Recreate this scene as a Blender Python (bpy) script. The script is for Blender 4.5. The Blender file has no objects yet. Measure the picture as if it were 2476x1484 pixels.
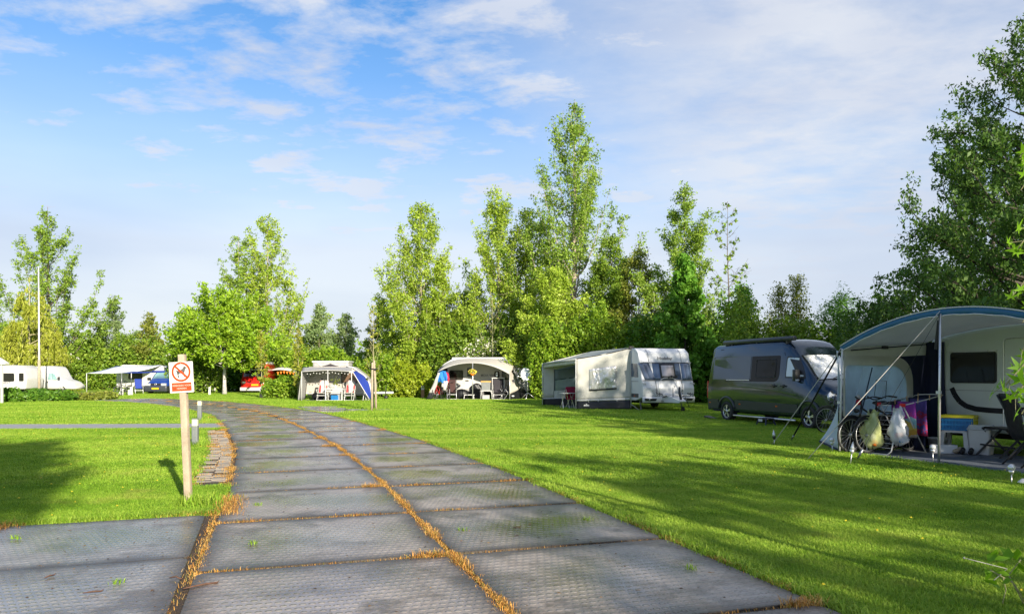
import bpy, bmesh, math, random
import numpy as np
from mathutils import Vector, Matrix
from math import sin, cos, pi, radians, atan2, hypot, sqrt

C = bpy.context.scene
COL = C.collection

# ------------------------------------------------------------------ camera
H = 1.52
FPX = 1812.0
cd = bpy.data.cameras.new('camera')
cam = bpy.data.objects.new('camera', cd)
COL.objects.link(cam)
cam.location = (0, 0, H)
cam.rotation_euler = (radians(90), 0, 0)
cd.sensor_width = 36.0
cd.lens = 36.0 * FPX / 2476.0
cd.shift_y = 163.0 / 2476.0
cd.clip_end = 3000
C.camera = cam

# ------------------------------------------------------------------ sun and sky
SUN_EL = radians(18.5)
SUN_DIR = Vector((2.39, -4.75, 0)).normalized()          # horizontal direction towards the sun
sd = bpy.data.lights.new('sun', 'SUN')
sun = bpy.data.objects.new('sun', sd)
COL.objects.link(sun)
sd.energy = 4.0
sd.angle = radians(0.6)
sd.color = (1.0, 0.90, 0.74)
sv = Vector((SUN_DIR.x * cos(SUN_EL), SUN_DIR.y * cos(SUN_EL), sin(SUN_EL)))
sun.rotation_euler = sv.to_track_quat('Z', 'Y').to_euler()
sun.location = sv * 60

world = bpy.data.worlds.new('World')
C.world = world
world.use_nodes = True
wn, wl = world.node_tree.nodes, world.node_tree.links
wn.clear()


def N(nt, typ, **kw):
    n = nt.nodes.new(typ)
    for k, v in kw.items():
        if k.startswith('i_'):
            n.inputs[k[2:]].default_value = v
        else:
            setattr(n, k, v)
    return n


def math_node(nt, op, a, b=None, clamp=False):
    n = nt.nodes.new('ShaderNodeMath')
    n.operation = op
    n.use_clamp = clamp
    for i, v in enumerate((a, b)):
        if v is None:
            continue
        if isinstance(v, (int, float)):
            n.inputs[i].default_value = v
        else:
            nt.links.new(v, n.inputs[i])
    return n.outputs[0]


def ramp(nt, fac, stops):
    r = nt.nodes.new('ShaderNodeValToRGB')
    e = r.color_ramp.elements
    while len(e) < len(stops):
        e.new(0.5)
    for el, (p, c) in zip(e, stops):
        el.position = p
        el.color = (c, c, c, 1) if isinstance(c, (int, float)) else (*c, 1)
    nt.links.new(fac, r.inputs[0])
    return r.outputs[0]


def mixc(nt, fac, a, b, mode='MIX'):
    m = nt.nodes.new('ShaderNodeMix')
    m.data_type = 'RGBA'
    m.blend_type = mode
    for v, k in ((fac, 0), (a, 6), (b, 7)):
        s = m.inputs[k]
        if isinstance(v, (int, float)):
            s.default_value = v if k == 0 else (v, v, v, 1)
        elif isinstance(v, tuple):
            s.default_value = (*v, 1) if len(v) == 3 else v
        else:
            nt.links.new(v, s)
    return m.outputs[2]


def build_sky():
    nt = world.node_tree
    L = nt.links.new
    out = N(nt, 'ShaderNodeOutputWorld')
    bg = N(nt, 'ShaderNodeBackground')
    bg.inputs[1].default_value = 0.075
    L(bg.outputs[0], out.inputs[0])
    sky = N(nt, 'ShaderNodeTexSky', sky_type='NISHITA', sun_disc=False)
    sky.sun_elevation = SUN_EL
    sky.sun_rotation = atan2(SUN_DIR.x, SUN_DIR.y)
    sky.air_density = 1.0
    sky.dust_density = 0.6
    sky.ozone_density = 1.6
    tc = N(nt, 'ShaderNodeTexCoord')
    sep = N(nt, 'ShaderNodeSeparateXYZ')
    L(tc.outputs['Generated'], sep.inputs[0])
    X, Y, Z = sep.outputs
    zc = math_node(nt, 'ADD', math_node(nt, 'MAXIMUM', Z, 0.0), 0.10)
    # cloud deck: directions projected onto a flat layer overhead
    u = math_node(nt, 'DIVIDE', X, zc)
    v = math_node(nt, 'DIVIDE', Y, zc)
    comb = N(nt, 'ShaderNodeCombineXYZ')
    L(u, comb.inputs[0]); L(v, comb.inputs[1])
    mp = N(nt, 'ShaderNodeMapping')
    mp.inputs['Rotation'].default_value = (0, 0, radians(28))
    mp.inputs['Scale'].default_value = (0.8, 1.05, 1)
    mp.inputs['Location'].default_value = (1.3, 4.2, 0)
    L(comb.outputs[0], mp.inputs[0])
    n1 = N(nt, 'ShaderNodeTexNoise', i_Scale=4.6, i_Detail=10.0, i_Roughness=0.62, i_Distortion=0.15)
    L(mp.outputs[0], n1.inputs['Vector'])
    n2 = N(nt, 'ShaderNodeTexNoise', i_Scale=0.55, i_Detail=3.0, i_Roughness=0.5)
    L(mp.outputs[0], n2.inputs['Vector'])
    # veil that thickens towards the right (towards the sun side) and towards the horizon
    az = math_node(nt, 'DIVIDE', X, math_node(nt, 'SQRT', math_node(nt, 'ADD', math_node(nt, 'MULTIPLY', X, X), math_node(nt, 'MULTIPLY', Y, Y))))
    right = ramp(nt, math_node(nt, 'ADD', math_node(nt, 'MULTIPLY', az, 0.5), 0.5), [(0.43, 0.0), (0.54, 0.55), (0.65, 1.0)])
    low = ramp(nt, Z, [(0.0, 1.0), (0.16, 0.90), (0.26, 0.45), (0.36, 0.12), (0.45, 0.0)])
    wisp = ramp(nt, math_node(nt, 'ADD', math_node(nt, 'MULTIPLY', n1.outputs[0], 0.72), math_node(nt, 'MULTIPLY', n2.outputs[0], 0.40)),
                [(0.50, 0.0), (0.57, 0.45), (0.66, 1.0)])
    wispr = ramp(nt, math_node(nt, 'ADD', math_node(nt, 'MULTIPLY', n1.outputs[0], 0.45), math_node(nt, 'MULTIPLY', n2.outputs[0], 0.55)),
                 [(0.34, 0.50), (0.52, 1.0)])
    veil = math_node(nt, 'MULTIPLY', right, wispr)
    f = math_node(nt, 'MAXIMUM', math_node(nt, 'MULTIPLY', wisp, 0.85), math_node(nt, 'MULTIPLY', veil, 0.90))
    f = math_node(nt, 'MAXIMUM', f, math_node(nt, 'MULTIPLY', low, 0.95), True)
    # soft grey bands low in the sky
    n3 = N(nt, 'ShaderNodeTexNoise', i_Scale=1.0, i_Detail=4.0, i_Roughness=0.5)
    mp3 = N(nt, 'ShaderNodeMapping')
    mp3.inputs['Scale'].default_value = (2.2, 2.2, 9.0)
    mp3.inputs['Location'].default_value = (0.4, 0.1, 0.35)
    L(tc.outputs['Generated'], mp3.inputs[0]); L(mp3.outputs[0], n3.inputs['Vector'])
    band = ramp(nt, n3.outputs[0], [(0.36, 0.0), (0.62, 1.0)])
    cloudc = mixc(nt, band, (3.95, 4.25, 5.0), (4.9, 5.08, 5.45))
    base = N(nt, 'ShaderNodeHueSaturation', i_Saturation=1.32, i_Value=1.25)
    L(sky.outputs[0], base.inputs['Color'])
    blue = mixc(nt, 1.0, base.outputs[0], (0.92, 0.93, 1.02), 'MULTIPLY')
    col = mixc(nt, f, blue, cloudc)
    L(col, bg.inputs[0])


build_sky()
C.view_settings.view_transform = 'Standard'
C.view_settings.look = 'None'
C.view_settings.gamma = 1.0
C.view_settings.exposure = 1.15
C.view_settings.use_curve_mapping = False
C.render.engine = 'CYCLES'
C.cycles.use_denoising = True
C.cycles.max_bounces = 6
C.cycles.transparent_max_bounces = 12
C.cycles.diffuse_bounces = 3

# ------------------------------------------------------------------ helpers


def tag(o, label=None, cat=None, group=None, kind=None):
    if label: o['label'] = label
    if cat: o['category'] = cat
    if group: o['group'] = group
    if kind: o['kind'] = kind
    return o


def thing(name, label, cat, loc=(0, 0, 0), rz=0.0, group=None):
    o = bpy.data.objects.new(name, None)
    COL.objects.link(o)
    o.location = loc
    o.rotation_euler = (0, 0, rz)
    o.empty_display_size = 0.2
    return tag(o, label, cat, group)


def link_mesh(name, me, mat=None, parent=None, smooth=False):
    if mat is not None and not me.materials:
        me.materials.append(mat)
    o = bpy.data.objects.new(name, me)
    COL.objects.link(o)
    if parent is not None:
        o.parent = parent
    return o


def copy_tree(o, parent=None):
    c = o.copy()
    COL.objects.link(c)
    c.parent = parent
    for ch in o.children:
        copy_tree(ch, c)
    return c


class MB:
    """collects boxes, tubes, prisms and sheets and links them as one mesh object"""

    def __init__(self):
        self.v, self.f, self.sm = [], [], []

    def add(self, vs, fs, smooth=False):
        b = len(self.v)
        self.v += [tuple(p) for p in vs]
        self.f += [tuple(b + i for i in f) for f in fs]
        self.sm += [smooth] * len(fs)
        return self

    def box(self, lo, hi, M=None):
        x0, y0, z0 = lo; x1, y1, z1 = hi
        vs = [(x0, y0, z0), (x1, y0, z0), (x1, y1, z0), (x0, y1, z0), (x0, y0, z1), (x1, y0, z1), (x1, y1, z1), (x0, y1, z1)]
        if M is not None:
            vs = [tuple(M @ Vector(p)) for p in vs]
        return self.add(vs, [(0, 3, 2, 1), (4, 5, 6, 7), (0, 1, 5, 4), (1, 2, 6, 5), (2, 3, 7, 6), (3, 0, 4, 7)])

    def rbox(self, lo, hi, r=0.02, seg=2, axis=2, M=None):
        """box whose edges along one axis are rounded"""
        lo = list(lo); hi = list(hi)
        a, b = [i for i in range(3) if i != axis]
        if axis == 1: a, b = 2, 0
        pts = rrect(lo[a], lo[b], hi[a], hi[b], r, seg)
        vs0, vs1 = [], []
        for p, q in pts:
            w = [0, 0, 0]; w[a] = p; w[b] = q; w[axis] = lo[axis]; vs0.append(tuple(w))
            w[axis] = hi[axis]; vs1.append(tuple(w))
        n = len(pts)
        vs = vs0 + vs1
        if M is not None:
            vs = [tuple(M @ Vector(p)) for p in vs]
        fs = [tuple(range(n - 1, -1, -1)), tuple(range(n, 2 * n))] + [(i, (i + 1) % n, n + (i + 1) % n, n + i) for i in range(n)]
        return self.add(vs, fs)

    def tube(self, pts, r, n=6, cap=True, closed=False):
        pts = [Vector(p) for p in pts]
        m = len(pts)
        rs = r if isinstance(r, (list, tuple)) else [r] * m
        vs, fs = [], []
        up = None
        for i, p in enumerate(pts):
            if closed:
                t = pts[(i + 1) % m] - pts[i - 1]
            else:
                t = pts[min(i + 1, m - 1)] - pts[max(i - 1, 0)]
            if t.length < 1e-9: t = Vector((0, 0, 1))
            t.normalize()
            if up is None:
                up = Vector((0, 0, 1)) if abs(t.z) < 0.9 else Vector((1, 0, 0))
            s = t.cross(up)
            if s.length < 1e-4:
                up = Vector((1, 0, 0)) if abs(t.x) < 0.9 else Vector((0, 1, 0))
                s = t.cross(up)
            s.normalize()
            up = s.cross(t)
            for k in range(n):
                a = 2 * pi * k / n
                vs.append(p + (s * cos(a) + up * sin(a)) * rs[i])
        for i in range(m if closed else m - 1):
            j = (i + 1) % m
            for k in range(n):
                fs.append((i * n + k, i * n + (k + 1) % n, j * n + (k + 1) % n, j * n + k))
        if cap and not closed:
            fs.append(tuple(range(n - 1, -1, -1)))
            fs.append(tuple((m - 1) * n + k for k in range(n)))
        return self.add(vs, fs, True)

    def bar(self, p, q, w, h=None):
        """square bar between two points"""
        h = h or w
        p, q = Vector(p), Vector(q)
        t = (q - p).normalized()
        up = Vector((0, 0, 1)) if abs(t.z) < 0.95 else Vector((0, 1, 0))
        s = t.cross(up).normalized(); u = s.cross(t)
        vs = []
        for c in (p, q):
            for a, b in ((-1, -1), (1, -1), (1, 1), (-1, 1)):
                vs.append(c + s * a * w / 2 + u * b * h / 2)
        return self.add(vs, [(3, 2, 1, 0), (4, 5, 6, 7), (0, 1, 5, 4), (1, 2, 6, 5), (2, 3, 7, 6), (3, 0, 4, 7)])

    def disc(self, c, axis, r0, r1, w, n=20, r_in=0.0):
        """solid wheel-like ring or disc with its axis along a vector: outer radius r0 (near face), r1 (far face), width w"""
        c = Vector(c); t = Vector(axis).normalized()
        up = Vector((0, 0, 1)) if abs(t.z) < 0.9 else Vector((1, 0, 0))
        s = t.cross(up).normalized(); u = s.cross(t)
        vs, fs = [], []
        for k in range(n):
            a = 2 * pi * k / n
            d = s * cos(a) + u * sin(a)
            vs += [c - t * w / 2 + d * r0, c + t * w / 2 + d * r1]
            if r_in > 0:
                vs += [c - t * w / 2 + d * r_in, c + t * w / 2 + d * r_in]
        st = 4 if r_in > 0 else 2
        for k in range(n):
            a, b = k * st, ((k + 1) % n) * st
            fs.append((a, b, b + 1, a + 1))
            if r_in > 0:
                fs += [(a + 2, a + 3, b + 3, b + 2), (a, a + 2, b + 2, b), (a + 1, b + 1, b + 3, a + 3)]
        if r_in <= 0:
            fs.append(tuple(k * st for k in range(n - 1, -1, -1)))
            fs.append(tuple(k * st + 1 for k in range(n)))
        return self.add(vs, fs, True)

    def torus(self, c, axis, R, r, n=28, m=8, squash=1.0):
        c = Vector(c); t = Vector(axis).normalized()
        up = Vector((0, 0, 1)) if abs(t.z) < 0.9 else Vector((1, 0, 0))
        s = t.cross(up).normalized(); u = s.cross(t)
        vs, fs = [], []
        for k in range(n):
            a = 2 * pi * k / n
            d = s * cos(a) + u * sin(a)
            for j in range(m):
                b = 2 * pi * j / m
                vs.append(c + d * (R + r * cos(b)) + t * r * squash * sin(b))
        for k in range(n):
            for j in range(m):
                fs.append((k * m + j, ((k + 1) % n) * m + j, ((k + 1) % n) * m + (j + 1) % m, k * m + (j + 1) % m))
        return self.add(vs, fs, True)

    def lathe(self, prof, c=(0, 0, 0), n=14, axis=None):
        """profile [(radius, height)] turned about z at c"""
        vs, fs = [], []
        for r, z in prof:
            for k in range(n):
                a = 2 * pi * k / n
                vs.append((c[0] + r * cos(a), c[1] + r * sin(a), c[2] + z))
        m = len(prof)
        for i in range(m - 1):
            for k in range(n):
                fs.append((i * n + k, i * n + (k + 1) % n, (i + 1) * n + (k + 1) % n, (i + 1) * n + k))
        fs.append(tuple(range(n - 1, -1, -1)))
        fs.append(tuple((m - 1) * n + k for k in range(n)))
        return self.add(vs, fs, True)

    def ball(self, c, r, n=12, m=8, sc=(1, 1, 1)):
        vs, fs = [], []
        for i in range(m + 1):
            th = pi * i / m
            for k in range(n):
                a = 2 * pi * k / n
                vs.append((c[0] + r * sc[0] * sin(th) * cos(a), c[1] + r * sc[1] * sin(th) * sin(a), c[2] + r * sc[2] * cos(th)))
        for i in range(m):
            for k in range(n):
                fs.append((i * n + k, (i + 1) * n + k, (i + 1) * n + (k + 1) % n, i * n + (k + 1) % n))
        return self.add(vs, fs, True)

    def prism(self, poly, fn0, fn1, smooth=False):
        """extrude a 2-D polygon between two maps (a,b)->xyz"""
        n = len(poly)
        vs = [fn0(*p) for p in poly] + [fn1(*p) for p in poly]
        fs = [tuple(range(n - 1, -1, -1)), tuple(range(n, 2 * n))] + [(i, (i + 1) % n, n + (i + 1) % n, n + i) for i in range(n)]
        return self.add(vs, fs, smooth)

    def sheet(self, fn, nu, nv, th=0.006, smooth=True):
        """cloth: fn(u,v)->xyz on [0,1]^2, two skins th apart with closed rims"""
        P = [[Vector(fn(i / nu, j / nv)) for j in range(nv + 1)] for i in range(nu + 1)]
        vs0, vs1 = [], []
        for i in range(nu + 1):
            for j in range(nv + 1):
                du = P[min(i + 1, nu)][j] - P[max(i - 1, 0)][j]
                dv = P[i][min(j + 1, nv)] - P[i][max(j - 1, 0)]
                nn = du.cross(dv)
                if nn.length > 1e-9: nn.normalize()
                vs0.append(P[i][j] + nn * th / 2); vs1.append(P[i][j] - nn * th / 2)
        w = nv + 1
        K = len(vs0)
        fs = []
        for i in range(nu):
            for j in range(nv):
                a, b, c, d = i * w + j, (i + 1) * w + j, (i + 1) * w + j + 1, i * w + j + 1
                fs += [(a, b, c, d), (K + d, K + c, K + b, K + a)]
        for i in range(nu):
            a, b = i * w, (i + 1) * w
            fs.append((a, K + a, K + b, b))
            a, b = i * w + nv, (i + 1) * w + nv
            fs.append((b, K + b, K + a, a))
        for j in range(nv):
            fs.append((j + 1, K + j + 1, K + j, j))
            a = nu * w + j
            fs.append((a, K + a, K + a + 1, a + 1))
        return self.add(vs0 + vs1, fs, smooth)

    def mesh(self, name, mat, bevel=0.0, seg=2, fix=False):
        me = bpy.data.meshes.new(name)
        me.from_pydata([tuple(p) for p in self.v], [], self.f)
        me.polygons.foreach_set('use_smooth', self.sm)
        if fix or bevel > 0:
            bm = bmesh.new(); bm.from_mesh(me)
            if fix:
                bmesh.ops.remove_doubles(bm, verts=bm.verts, dist=1e-5)
                bmesh.ops.recalc_face_normals(bm, faces=bm.faces)
            if bevel > 0:
                es = [e for e in bm.edges if e.is_manifold and e.calc_face_angle(0) > 0.5]
                bmesh.ops.bevel(bm, geom=es, offset=bevel, segments=seg, affect='EDGES', profile=0.5, clamp_overlap=True)
                for f in bm.faces: f.smooth = True
            bm.to_mesh(me); bm.free()
            if bevel > 0:
                try: me.set_sharp_from_angle(angle=radians(40))
                except Exception: pass
        me.materials.append(mat)
        me.update()
        return me

    def build(self, name, mat, parent=None, bevel=0.0, seg=2, fix=False):
        return link_mesh(name, self.mesh(name, mat, bevel, seg, fix), None, parent)


def rrect(x0, y0, x1, y1, r, seg=3):
    """rounded rectangle polygon, counter-clockwise; r may be one radius or four (bl, br, tr, tl)"""
    rs = r if isinstance(r, (list, tuple)) else (r,) * 4
    out = []
    for (cx, cy, sx, sy, a0), q in zip(((x0, y0, 1, 1, pi), (x1, y0, -1, 1, 1.5 * pi), (x1, y1, -1, -1, 0), (x0, y1, 1, -1, .5 * pi)), rs):
        q = max(q, 1e-4)
        for k in range(seg + 1):
            a = a0 + .5 * pi * k / seg
            out.append((cx + sx * q + q * cos(a), cy + sy * q + q * sin(a)))
    return out


def roundpoly(pts, seg=4):
    """polygon with per-corner radius: [(x, z, r)]"""
    out = []
    n = len(pts)
    for i in range(n):
        x, z, r = pts[i]
        p = Vector((x, z)); a = Vector(pts[i - 1][:2]) - p; b = Vector(pts[(i + 1) % n][:2]) - p
        la, lb = a.length, b.length
        if r <= 0 or la < 1e-6 or lb < 1e-6:
            out.append((x, z)); continue
        a.normalize(); b.normalize()
        ang = a.angle(b)
        if ang > pi - 1e-3:
            out.append((x, z)); continue
        d = min(r / math.tan(ang / 2), la * .49, lb * .49)
        s, e = p + a * d, p + b * d
        for k in range(seg + 1):
            t = k / seg
            q = s * (1 - t) ** 2 + p * 2 * t * (1 - t) + e * t * t
            out.append((q.x, q.y))
    return out


def ground(x, y):
    """a point of flat ground seen at display pixel (x, y) of the 2476-wide photograph"""
    d = FPX * H / (y - 905.0)
    return Vector(((x - 1238.0) / FPX * d, d, 0))


def at(x, y, d):
    return Vector(((x - 1238.0) / FPX * d, d, H - (y - 905.0) / FPX * d))


# ------------------------------------------------------------------ materials
_mats = {}


def pm(name, col, rough=0.5, metal=0.0, var=0.10, scale=6.0, bump=0.0, bscale=40.0, spec=0.5, dirt=None, dirt_amt=0.0, trans=0.0, coat=0.0, alpha=1.0, sheen=0.0):
    """Principled material with noise-driven tone, roughness and relief"""
    if name in _mats: return _mats[name]
    m = bpy.data.materials.new(name)
    m.use_nodes = True
    nt = m.node_tree
    b = nt.nodes['Principled BSDF']
    L = nt.links.new
    tc = N(nt, 'ShaderNodeTexCoord')
    n = N(nt, 'ShaderNodeTexNoise', i_Scale=scale, i_Detail=5.0, i_Roughness=0.6)
    L(tc.outputs['Object'], n.inputs['Vector'])
    k = ramp(nt, n.outputs[0], [(0.28, 1.0 - var), (0.72, 1.0 + var * 0.6)])
    c = mixc(nt, 1.0, tuple(col), k, 'MULTIPLY')
    if dirt is not None:
        n2 = N(nt, 'ShaderNodeTexNoise', i_Scale=scale * 0.6 + 1.3, i_Detail=8.0, i_Roughness=0.7)
        L(tc.outputs['Object'], n2.inputs['Vector'])
        d = ramp(nt, n2.outputs[0], [(0.48, 0.0), (0.75, dirt_amt)])
        c = mixc(nt, d, c, tuple(dirt))
    L(c, b.inputs['Base Color'])
    rr = ramp(nt, n.outputs[0], [(0.25, max(rough - .08, 0.02)), (0.75, min(rough + .08, 1))])
    L(rr, b.inputs['Roughness'])
    b.inputs['Metallic'].default_value = metal
    b.inputs['Specular IOR Level'].default_value = spec
    b.inputs['Transmission Weight'].default_value = trans
    b.inputs['Coat Weight'].default_value = coat
    b.inputs['Coat Roughness'].default_value = 0.06
    b.inputs['Alpha'].default_value = alpha
    if bump > 0:
        n3 = N(nt, 'ShaderNodeTexNoise', i_Scale=bscale, i_Detail=4.0, i_Roughness=0.6)
        L(tc.outputs['Object'], n3.inputs['Vector'])
        bp = N(nt, 'ShaderNodeBump')
        bp.inputs['Strength'].default_value = bump
        bp.inputs['Distance'].default_value = 0.02
        L(n3.outputs[0], bp.inputs['Height'])
        L(bp.outputs[0], b.inputs['Normal'])
    _mats[name] = m
    return m


def leaf_mat(name, c0, c1, c2, trans=0.28, rough=0.5):
    """leaf: colour differs from leaf to leaf, light passes partly through"""
    m = bpy.data.materials.new(name)
    m.use_nodes = True
    nt = m.node_tree
    nt.nodes.clear()
    L = nt.links.new
    out = N(nt, 'ShaderNodeOutputMaterial')
    g = N(nt, 'ShaderNodeNewGeometry')
    tc = N(nt, 'ShaderNodeTexCoord')
    n = N(nt, 'ShaderNodeTexNoise', i_Scale=0.55, i_Detail=2.0)
    L(tc.outputs['Object'], n.inputs['Vector'])
    f = math_node(nt, 'ADD', math_node(nt, 'MULTIPLY', g.outputs['Random Per Island'], 0.75), math_node(nt, 'MULTIPLY', math_node(nt, 'SUBTRACT', n.outputs[0], 0.3), 0.7), True)
    c = ramp(nt, f, [(0.05, c0), (0.5, c1), (0.95, c2)])
    d = N(nt, 'ShaderNodeBsdfPrincipled')
    L(c, d.inputs['Base Color'])
    d.inputs['Roughness'].default_value = rough
    d.inputs['Specular IOR Level'].default_value = 0.30
    t = N(nt, 'ShaderNodeBsdfTranslucent')
    c2n = mixc(nt, 1.0, c, (1.1, 1.1, 0.6), 'MULTIPLY')
    L(c2n, t.inputs[0])
    mx = N(nt, 'ShaderNodeMixShader')
    mx.inputs[0].default_value = trans
    L(d.outputs[0], mx.inputs[1]); L(t.outputs[0], mx.inputs[2])
    L(mx.outputs[0], out.inputs[0])
    return m


def translucent(m, amount, tint=(1, 1, 1)):
    """let part of the light through, as thin cloth or film does"""
    nt = m.node_tree; L = nt.links.new
    b = nt.nodes['Principled BSDF']; out = nt.nodes['Material Output']
    t = N(nt, 'ShaderNodeBsdfTranslucent')
    src = b.inputs['Base Color'].links[0].from_socket
    L(mixc(nt, 1.0, src, tint, 'MULTIPLY'), t.inputs[0])
    mx = N(nt, 'ShaderNodeMixShader'); mx.inputs[0].default_value = amount
    L(b.outputs[0], mx.inputs[1]); L(t.outputs[0], mx.inputs[2]); L(mx.outputs[0], out.inputs[0])
    return m


def glass_tint(name, col, rough=0.04):
    """dark acrylic or car window: smooth, reflective, nearly opaque"""
    return pm(name, col, rough=max(rough, 0.03), var=0.08, spec=0.6, coat=0.25)


M_white = pm('white_paint', (0.58, 0.575, 0.56), 0.30, var=0.05, scale=2.0, spec=0.5, dirt=(0.55, 0.52, 0.44), dirt_amt=0.18)
M_cream = pm('cream_panel', (0.50, 0.47, 0.42), 0.40, var=0.05, scale=3.0, bump=0.15, bscale=90)
M_alu = pm('aluminium', (0.72, 0.72, 0.72), 0.32, metal=0.75, var=0.08, scale=12)
M_steel = pm('steel', (0.42, 0.43, 0.44), 0.38, metal=0.85, var=0.15, scale=14)
M_black = pm('black_plastic', (0.022, 0.022, 0.024), 0.45, var=0.2, scale=10, bump=0.1, bscale=150)
M_rubber = pm('rubber', (0.020, 0.020, 0.021), 0.75, var=0.25, scale=12, bump=0.2, bscale=120)
M_dark = pm('dark_interior', (0.014, 0.014, 0.016), 0.9, var=0.3, scale=5)
M_win = glass_tint('acrylic_window', (0.020, 0.019, 0.018), 0.05)
M_wood = pm('weathered_wood', (0.44, 0.36, 0.26), 0.85, var=0.28, scale=9, bump=0.35, bscale=35, dirt=(0.28, 0.21, 0.13), dirt_amt=0.55)
M_whitepl = pm('white_plastic', (0.62, 0.62, 0.60), 0.42, var=0.06, scale=6)
M_orange = pm('orange_lamp', (0.80, 0.16, 0.02), 0.25, var=0.1, scale=20)
M_redlamp = pm('red_lamp', (0.55, 0.02, 0.03), 0.2, var=0.12, scale=20)
M_clear = pm('clear_lamp', (0.62, 0.65, 0.68), 0.10, var=0.15, scale=30, metal=0.35)
M_text = pm('grey_lettering', (0.20, 0.20, 0.21), 0.5, var=0.1)

# ------------------------------------------------------------------ ground
def mat_lawn(name, blades):
    m = bpy.data.materials.new(name)
    m.use_nodes = True
    nt = m.node_tree
    L = nt.links.new
    b = nt.nodes['Principled BSDF']
    g = N(nt, 'ShaderNodeNewGeometry')
    n1 = N(nt, 'ShaderNodeTexNoise', i_Scale=0.35, i_Detail=4.0, i_Roughness=0.6)
    n2 = N(nt, 'ShaderNodeTexNoise', i_Scale=3.0, i_Detail=5.0, i_Roughness=0.65)
    mp = N(nt, 'ShaderNodeMapping')
    mp.inputs['Rotation'].default_value = (0, 0, radians(-20))
    mp.inputs['Scale'].default_value = (0.55, 2.2, 1.0)
    L(g.outputs['Position'], mp.inputs[0])
    L(mp.outputs[0], n1.inputs['Vector'])
    L(g.outputs['Position'], n2.inputs['Vector'])
    f = math_node(nt, 'ADD', math_node(nt, 'MULTIPLY', n1.outputs[0], 0.85), math_node(nt, 'MULTIPLY', n2.outputs[0], 0.45))
    if blades:
        f = math_node(nt, 'ADD', f, math_node(nt, 'MULTIPLY', math_node(nt, 'SUBTRACT', g.outputs['Random Per Island'], 0.68), 0.42))
    c = ramp(nt, f, [(0.30, (0.105, 0.235, 0.014)), (0.52, (0.220, 0.390, 0.026)), (0.80, (0.400, 0.530, 0.075))])
    n5 = N(nt, 'ShaderNodeTexNoise', i_Scale=0.9, i_Detail=6.0, i_Roughness=0.7)
    L(g.outputs['Position'], n5.inputs['Vector'])
    c = mixc(nt, ramp(nt, n5.outputs[0], [(0.54, 0.0), (0.72, 0.55)]), c, (0.36, 0.36, 0.085))
    c = mixc(nt, ramp(nt, n5.outputs[0], [(0.28, 0.5), (0.42, 0.0)]), c, (0.075, 0.20, 0.022))
    if not blades:
        c = mixc(nt, 1.0, c, (0.9, 0.9, 0.9), 'MULTIPLY')
    L(c, b.inputs['Base Color'])
    b.inputs['Roughness'].default_value = 0.6
    b.inputs['Specular IOR Level'].default_value = 0.2
    if blades:
        out = nt.nodes['Material Output']
        t = N(nt, 'ShaderNodeBsdfTranslucent')
        L(mixc(nt, 1.0, c, (1.15, 1.1, 0.6), 'MULTIPLY'), t.inputs[0])
        mx = N(nt, 'ShaderNodeMixShader')
        mx.inputs[0].default_value = 0.25
        L(b.outputs[0], mx.inputs[1]); L(t.outputs[0], mx.inputs[2]); L(mx.outputs[0], out.inputs[0])
    else:
        n3 = N(nt, 'ShaderNodeTexNoise', i_Scale=22.0, i_Detail=6.0, i_Roughness=0.7)
        L(g.outputs['Position'], n3.inputs['Vector'])
        bp = N(nt, 'ShaderNodeBump')
        bp.inputs['Strength'].default_value = 0.9
        bp.inputs['Distance'].default_value = 0.06
        L(n3.outputs[0], bp.inputs['Height']); L(bp.outputs[0], b.inputs['Normal'])
    return m


M_lawn = mat_lawn('lawn_turf', False)
M_blade = mat_lawn('lawn_blades', True)

R0 = 900.0
gm = MB().add([(-R0, -R0, 0), (R0, -R0, 0), (R0, R0, 0), (-R0, R0, 0)], [(0, 1, 2, 3)])
lawn = tag(gm.build('lawn', M_lawn), kind='structure')

# ------------------------------------------------------------------ road
CL = np.array([(2.35, -3.0), (1.75, -1.0), (1.14, 1.0), (0.55, 2.9), (-0.02, 4.76), (-0.49, 6.2), (-1.07, 8.06), (-1.66, 9.98), (-2.31, 11.9), (-2.98, 13.8),
               (-3.66, 15.7), (-4.62, 18.0), (-5.62, 20.4), (-6.55, 22.6), (-7.85, 25.4), (-9.2, 28.3), (-10.9, 31.2), (-12.8, 34.1), (-14.9, 37.0),
               (-17.2, 39.8), (-19.8, 42.4), (-22.8, 44.5), (-26.4, 46.0), (-30.5, 46.8), (-36, 47.2)])


def smooth_curve(P, n=900):
    t = np.concatenate([[0], np.cumsum(np.hypot(*np.diff(P, axis=0).T))])
    s = np.linspace(0, t[-1], n)
    Q = np.stack([np.interp(s, t, P[:, 0]), np.interp(s, t, P[:, 1])], 1)
    k = np.hanning(41); k /= k.sum()
    pad = np.pad(Q, ((20, 20), (0, 0)), mode='reflect', reflect_type='odd')
    return np.stack([np.convolve(pad[:, i], k, 'valid') for i in (0, 1)], 1)


CURVE = smooth_curve(CL)
CS = np.concatenate([[0], np.cumsum(np.hypot(*np.diff(CURVE, axis=0).T))])
i0 = int(np.argmin(np.abs(CURVE[:, 1] - 6.2)))
S0 = CS[i0] - 4 * 2.0                      # a joint falls 6.2 m in front of the camera


def curve_at(s):
    p = np.array([np.interp(s, CS, CURVE[:, 0]), np.interp(s, CS, CURVE[:, 1])])
    q = np.array([np.interp(s + .3, CS, CURVE[:, 0]), np.interp(s + .3, CS, CURVE[:, 1])])
    r = np.array([np.interp(s - .3, CS, CURVE[:, 0]), np.interp(s - .3, CS, CURVE[:, 1])])
    d = (q - r) / np.hypot(*(q - r))
    return p, d


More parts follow.
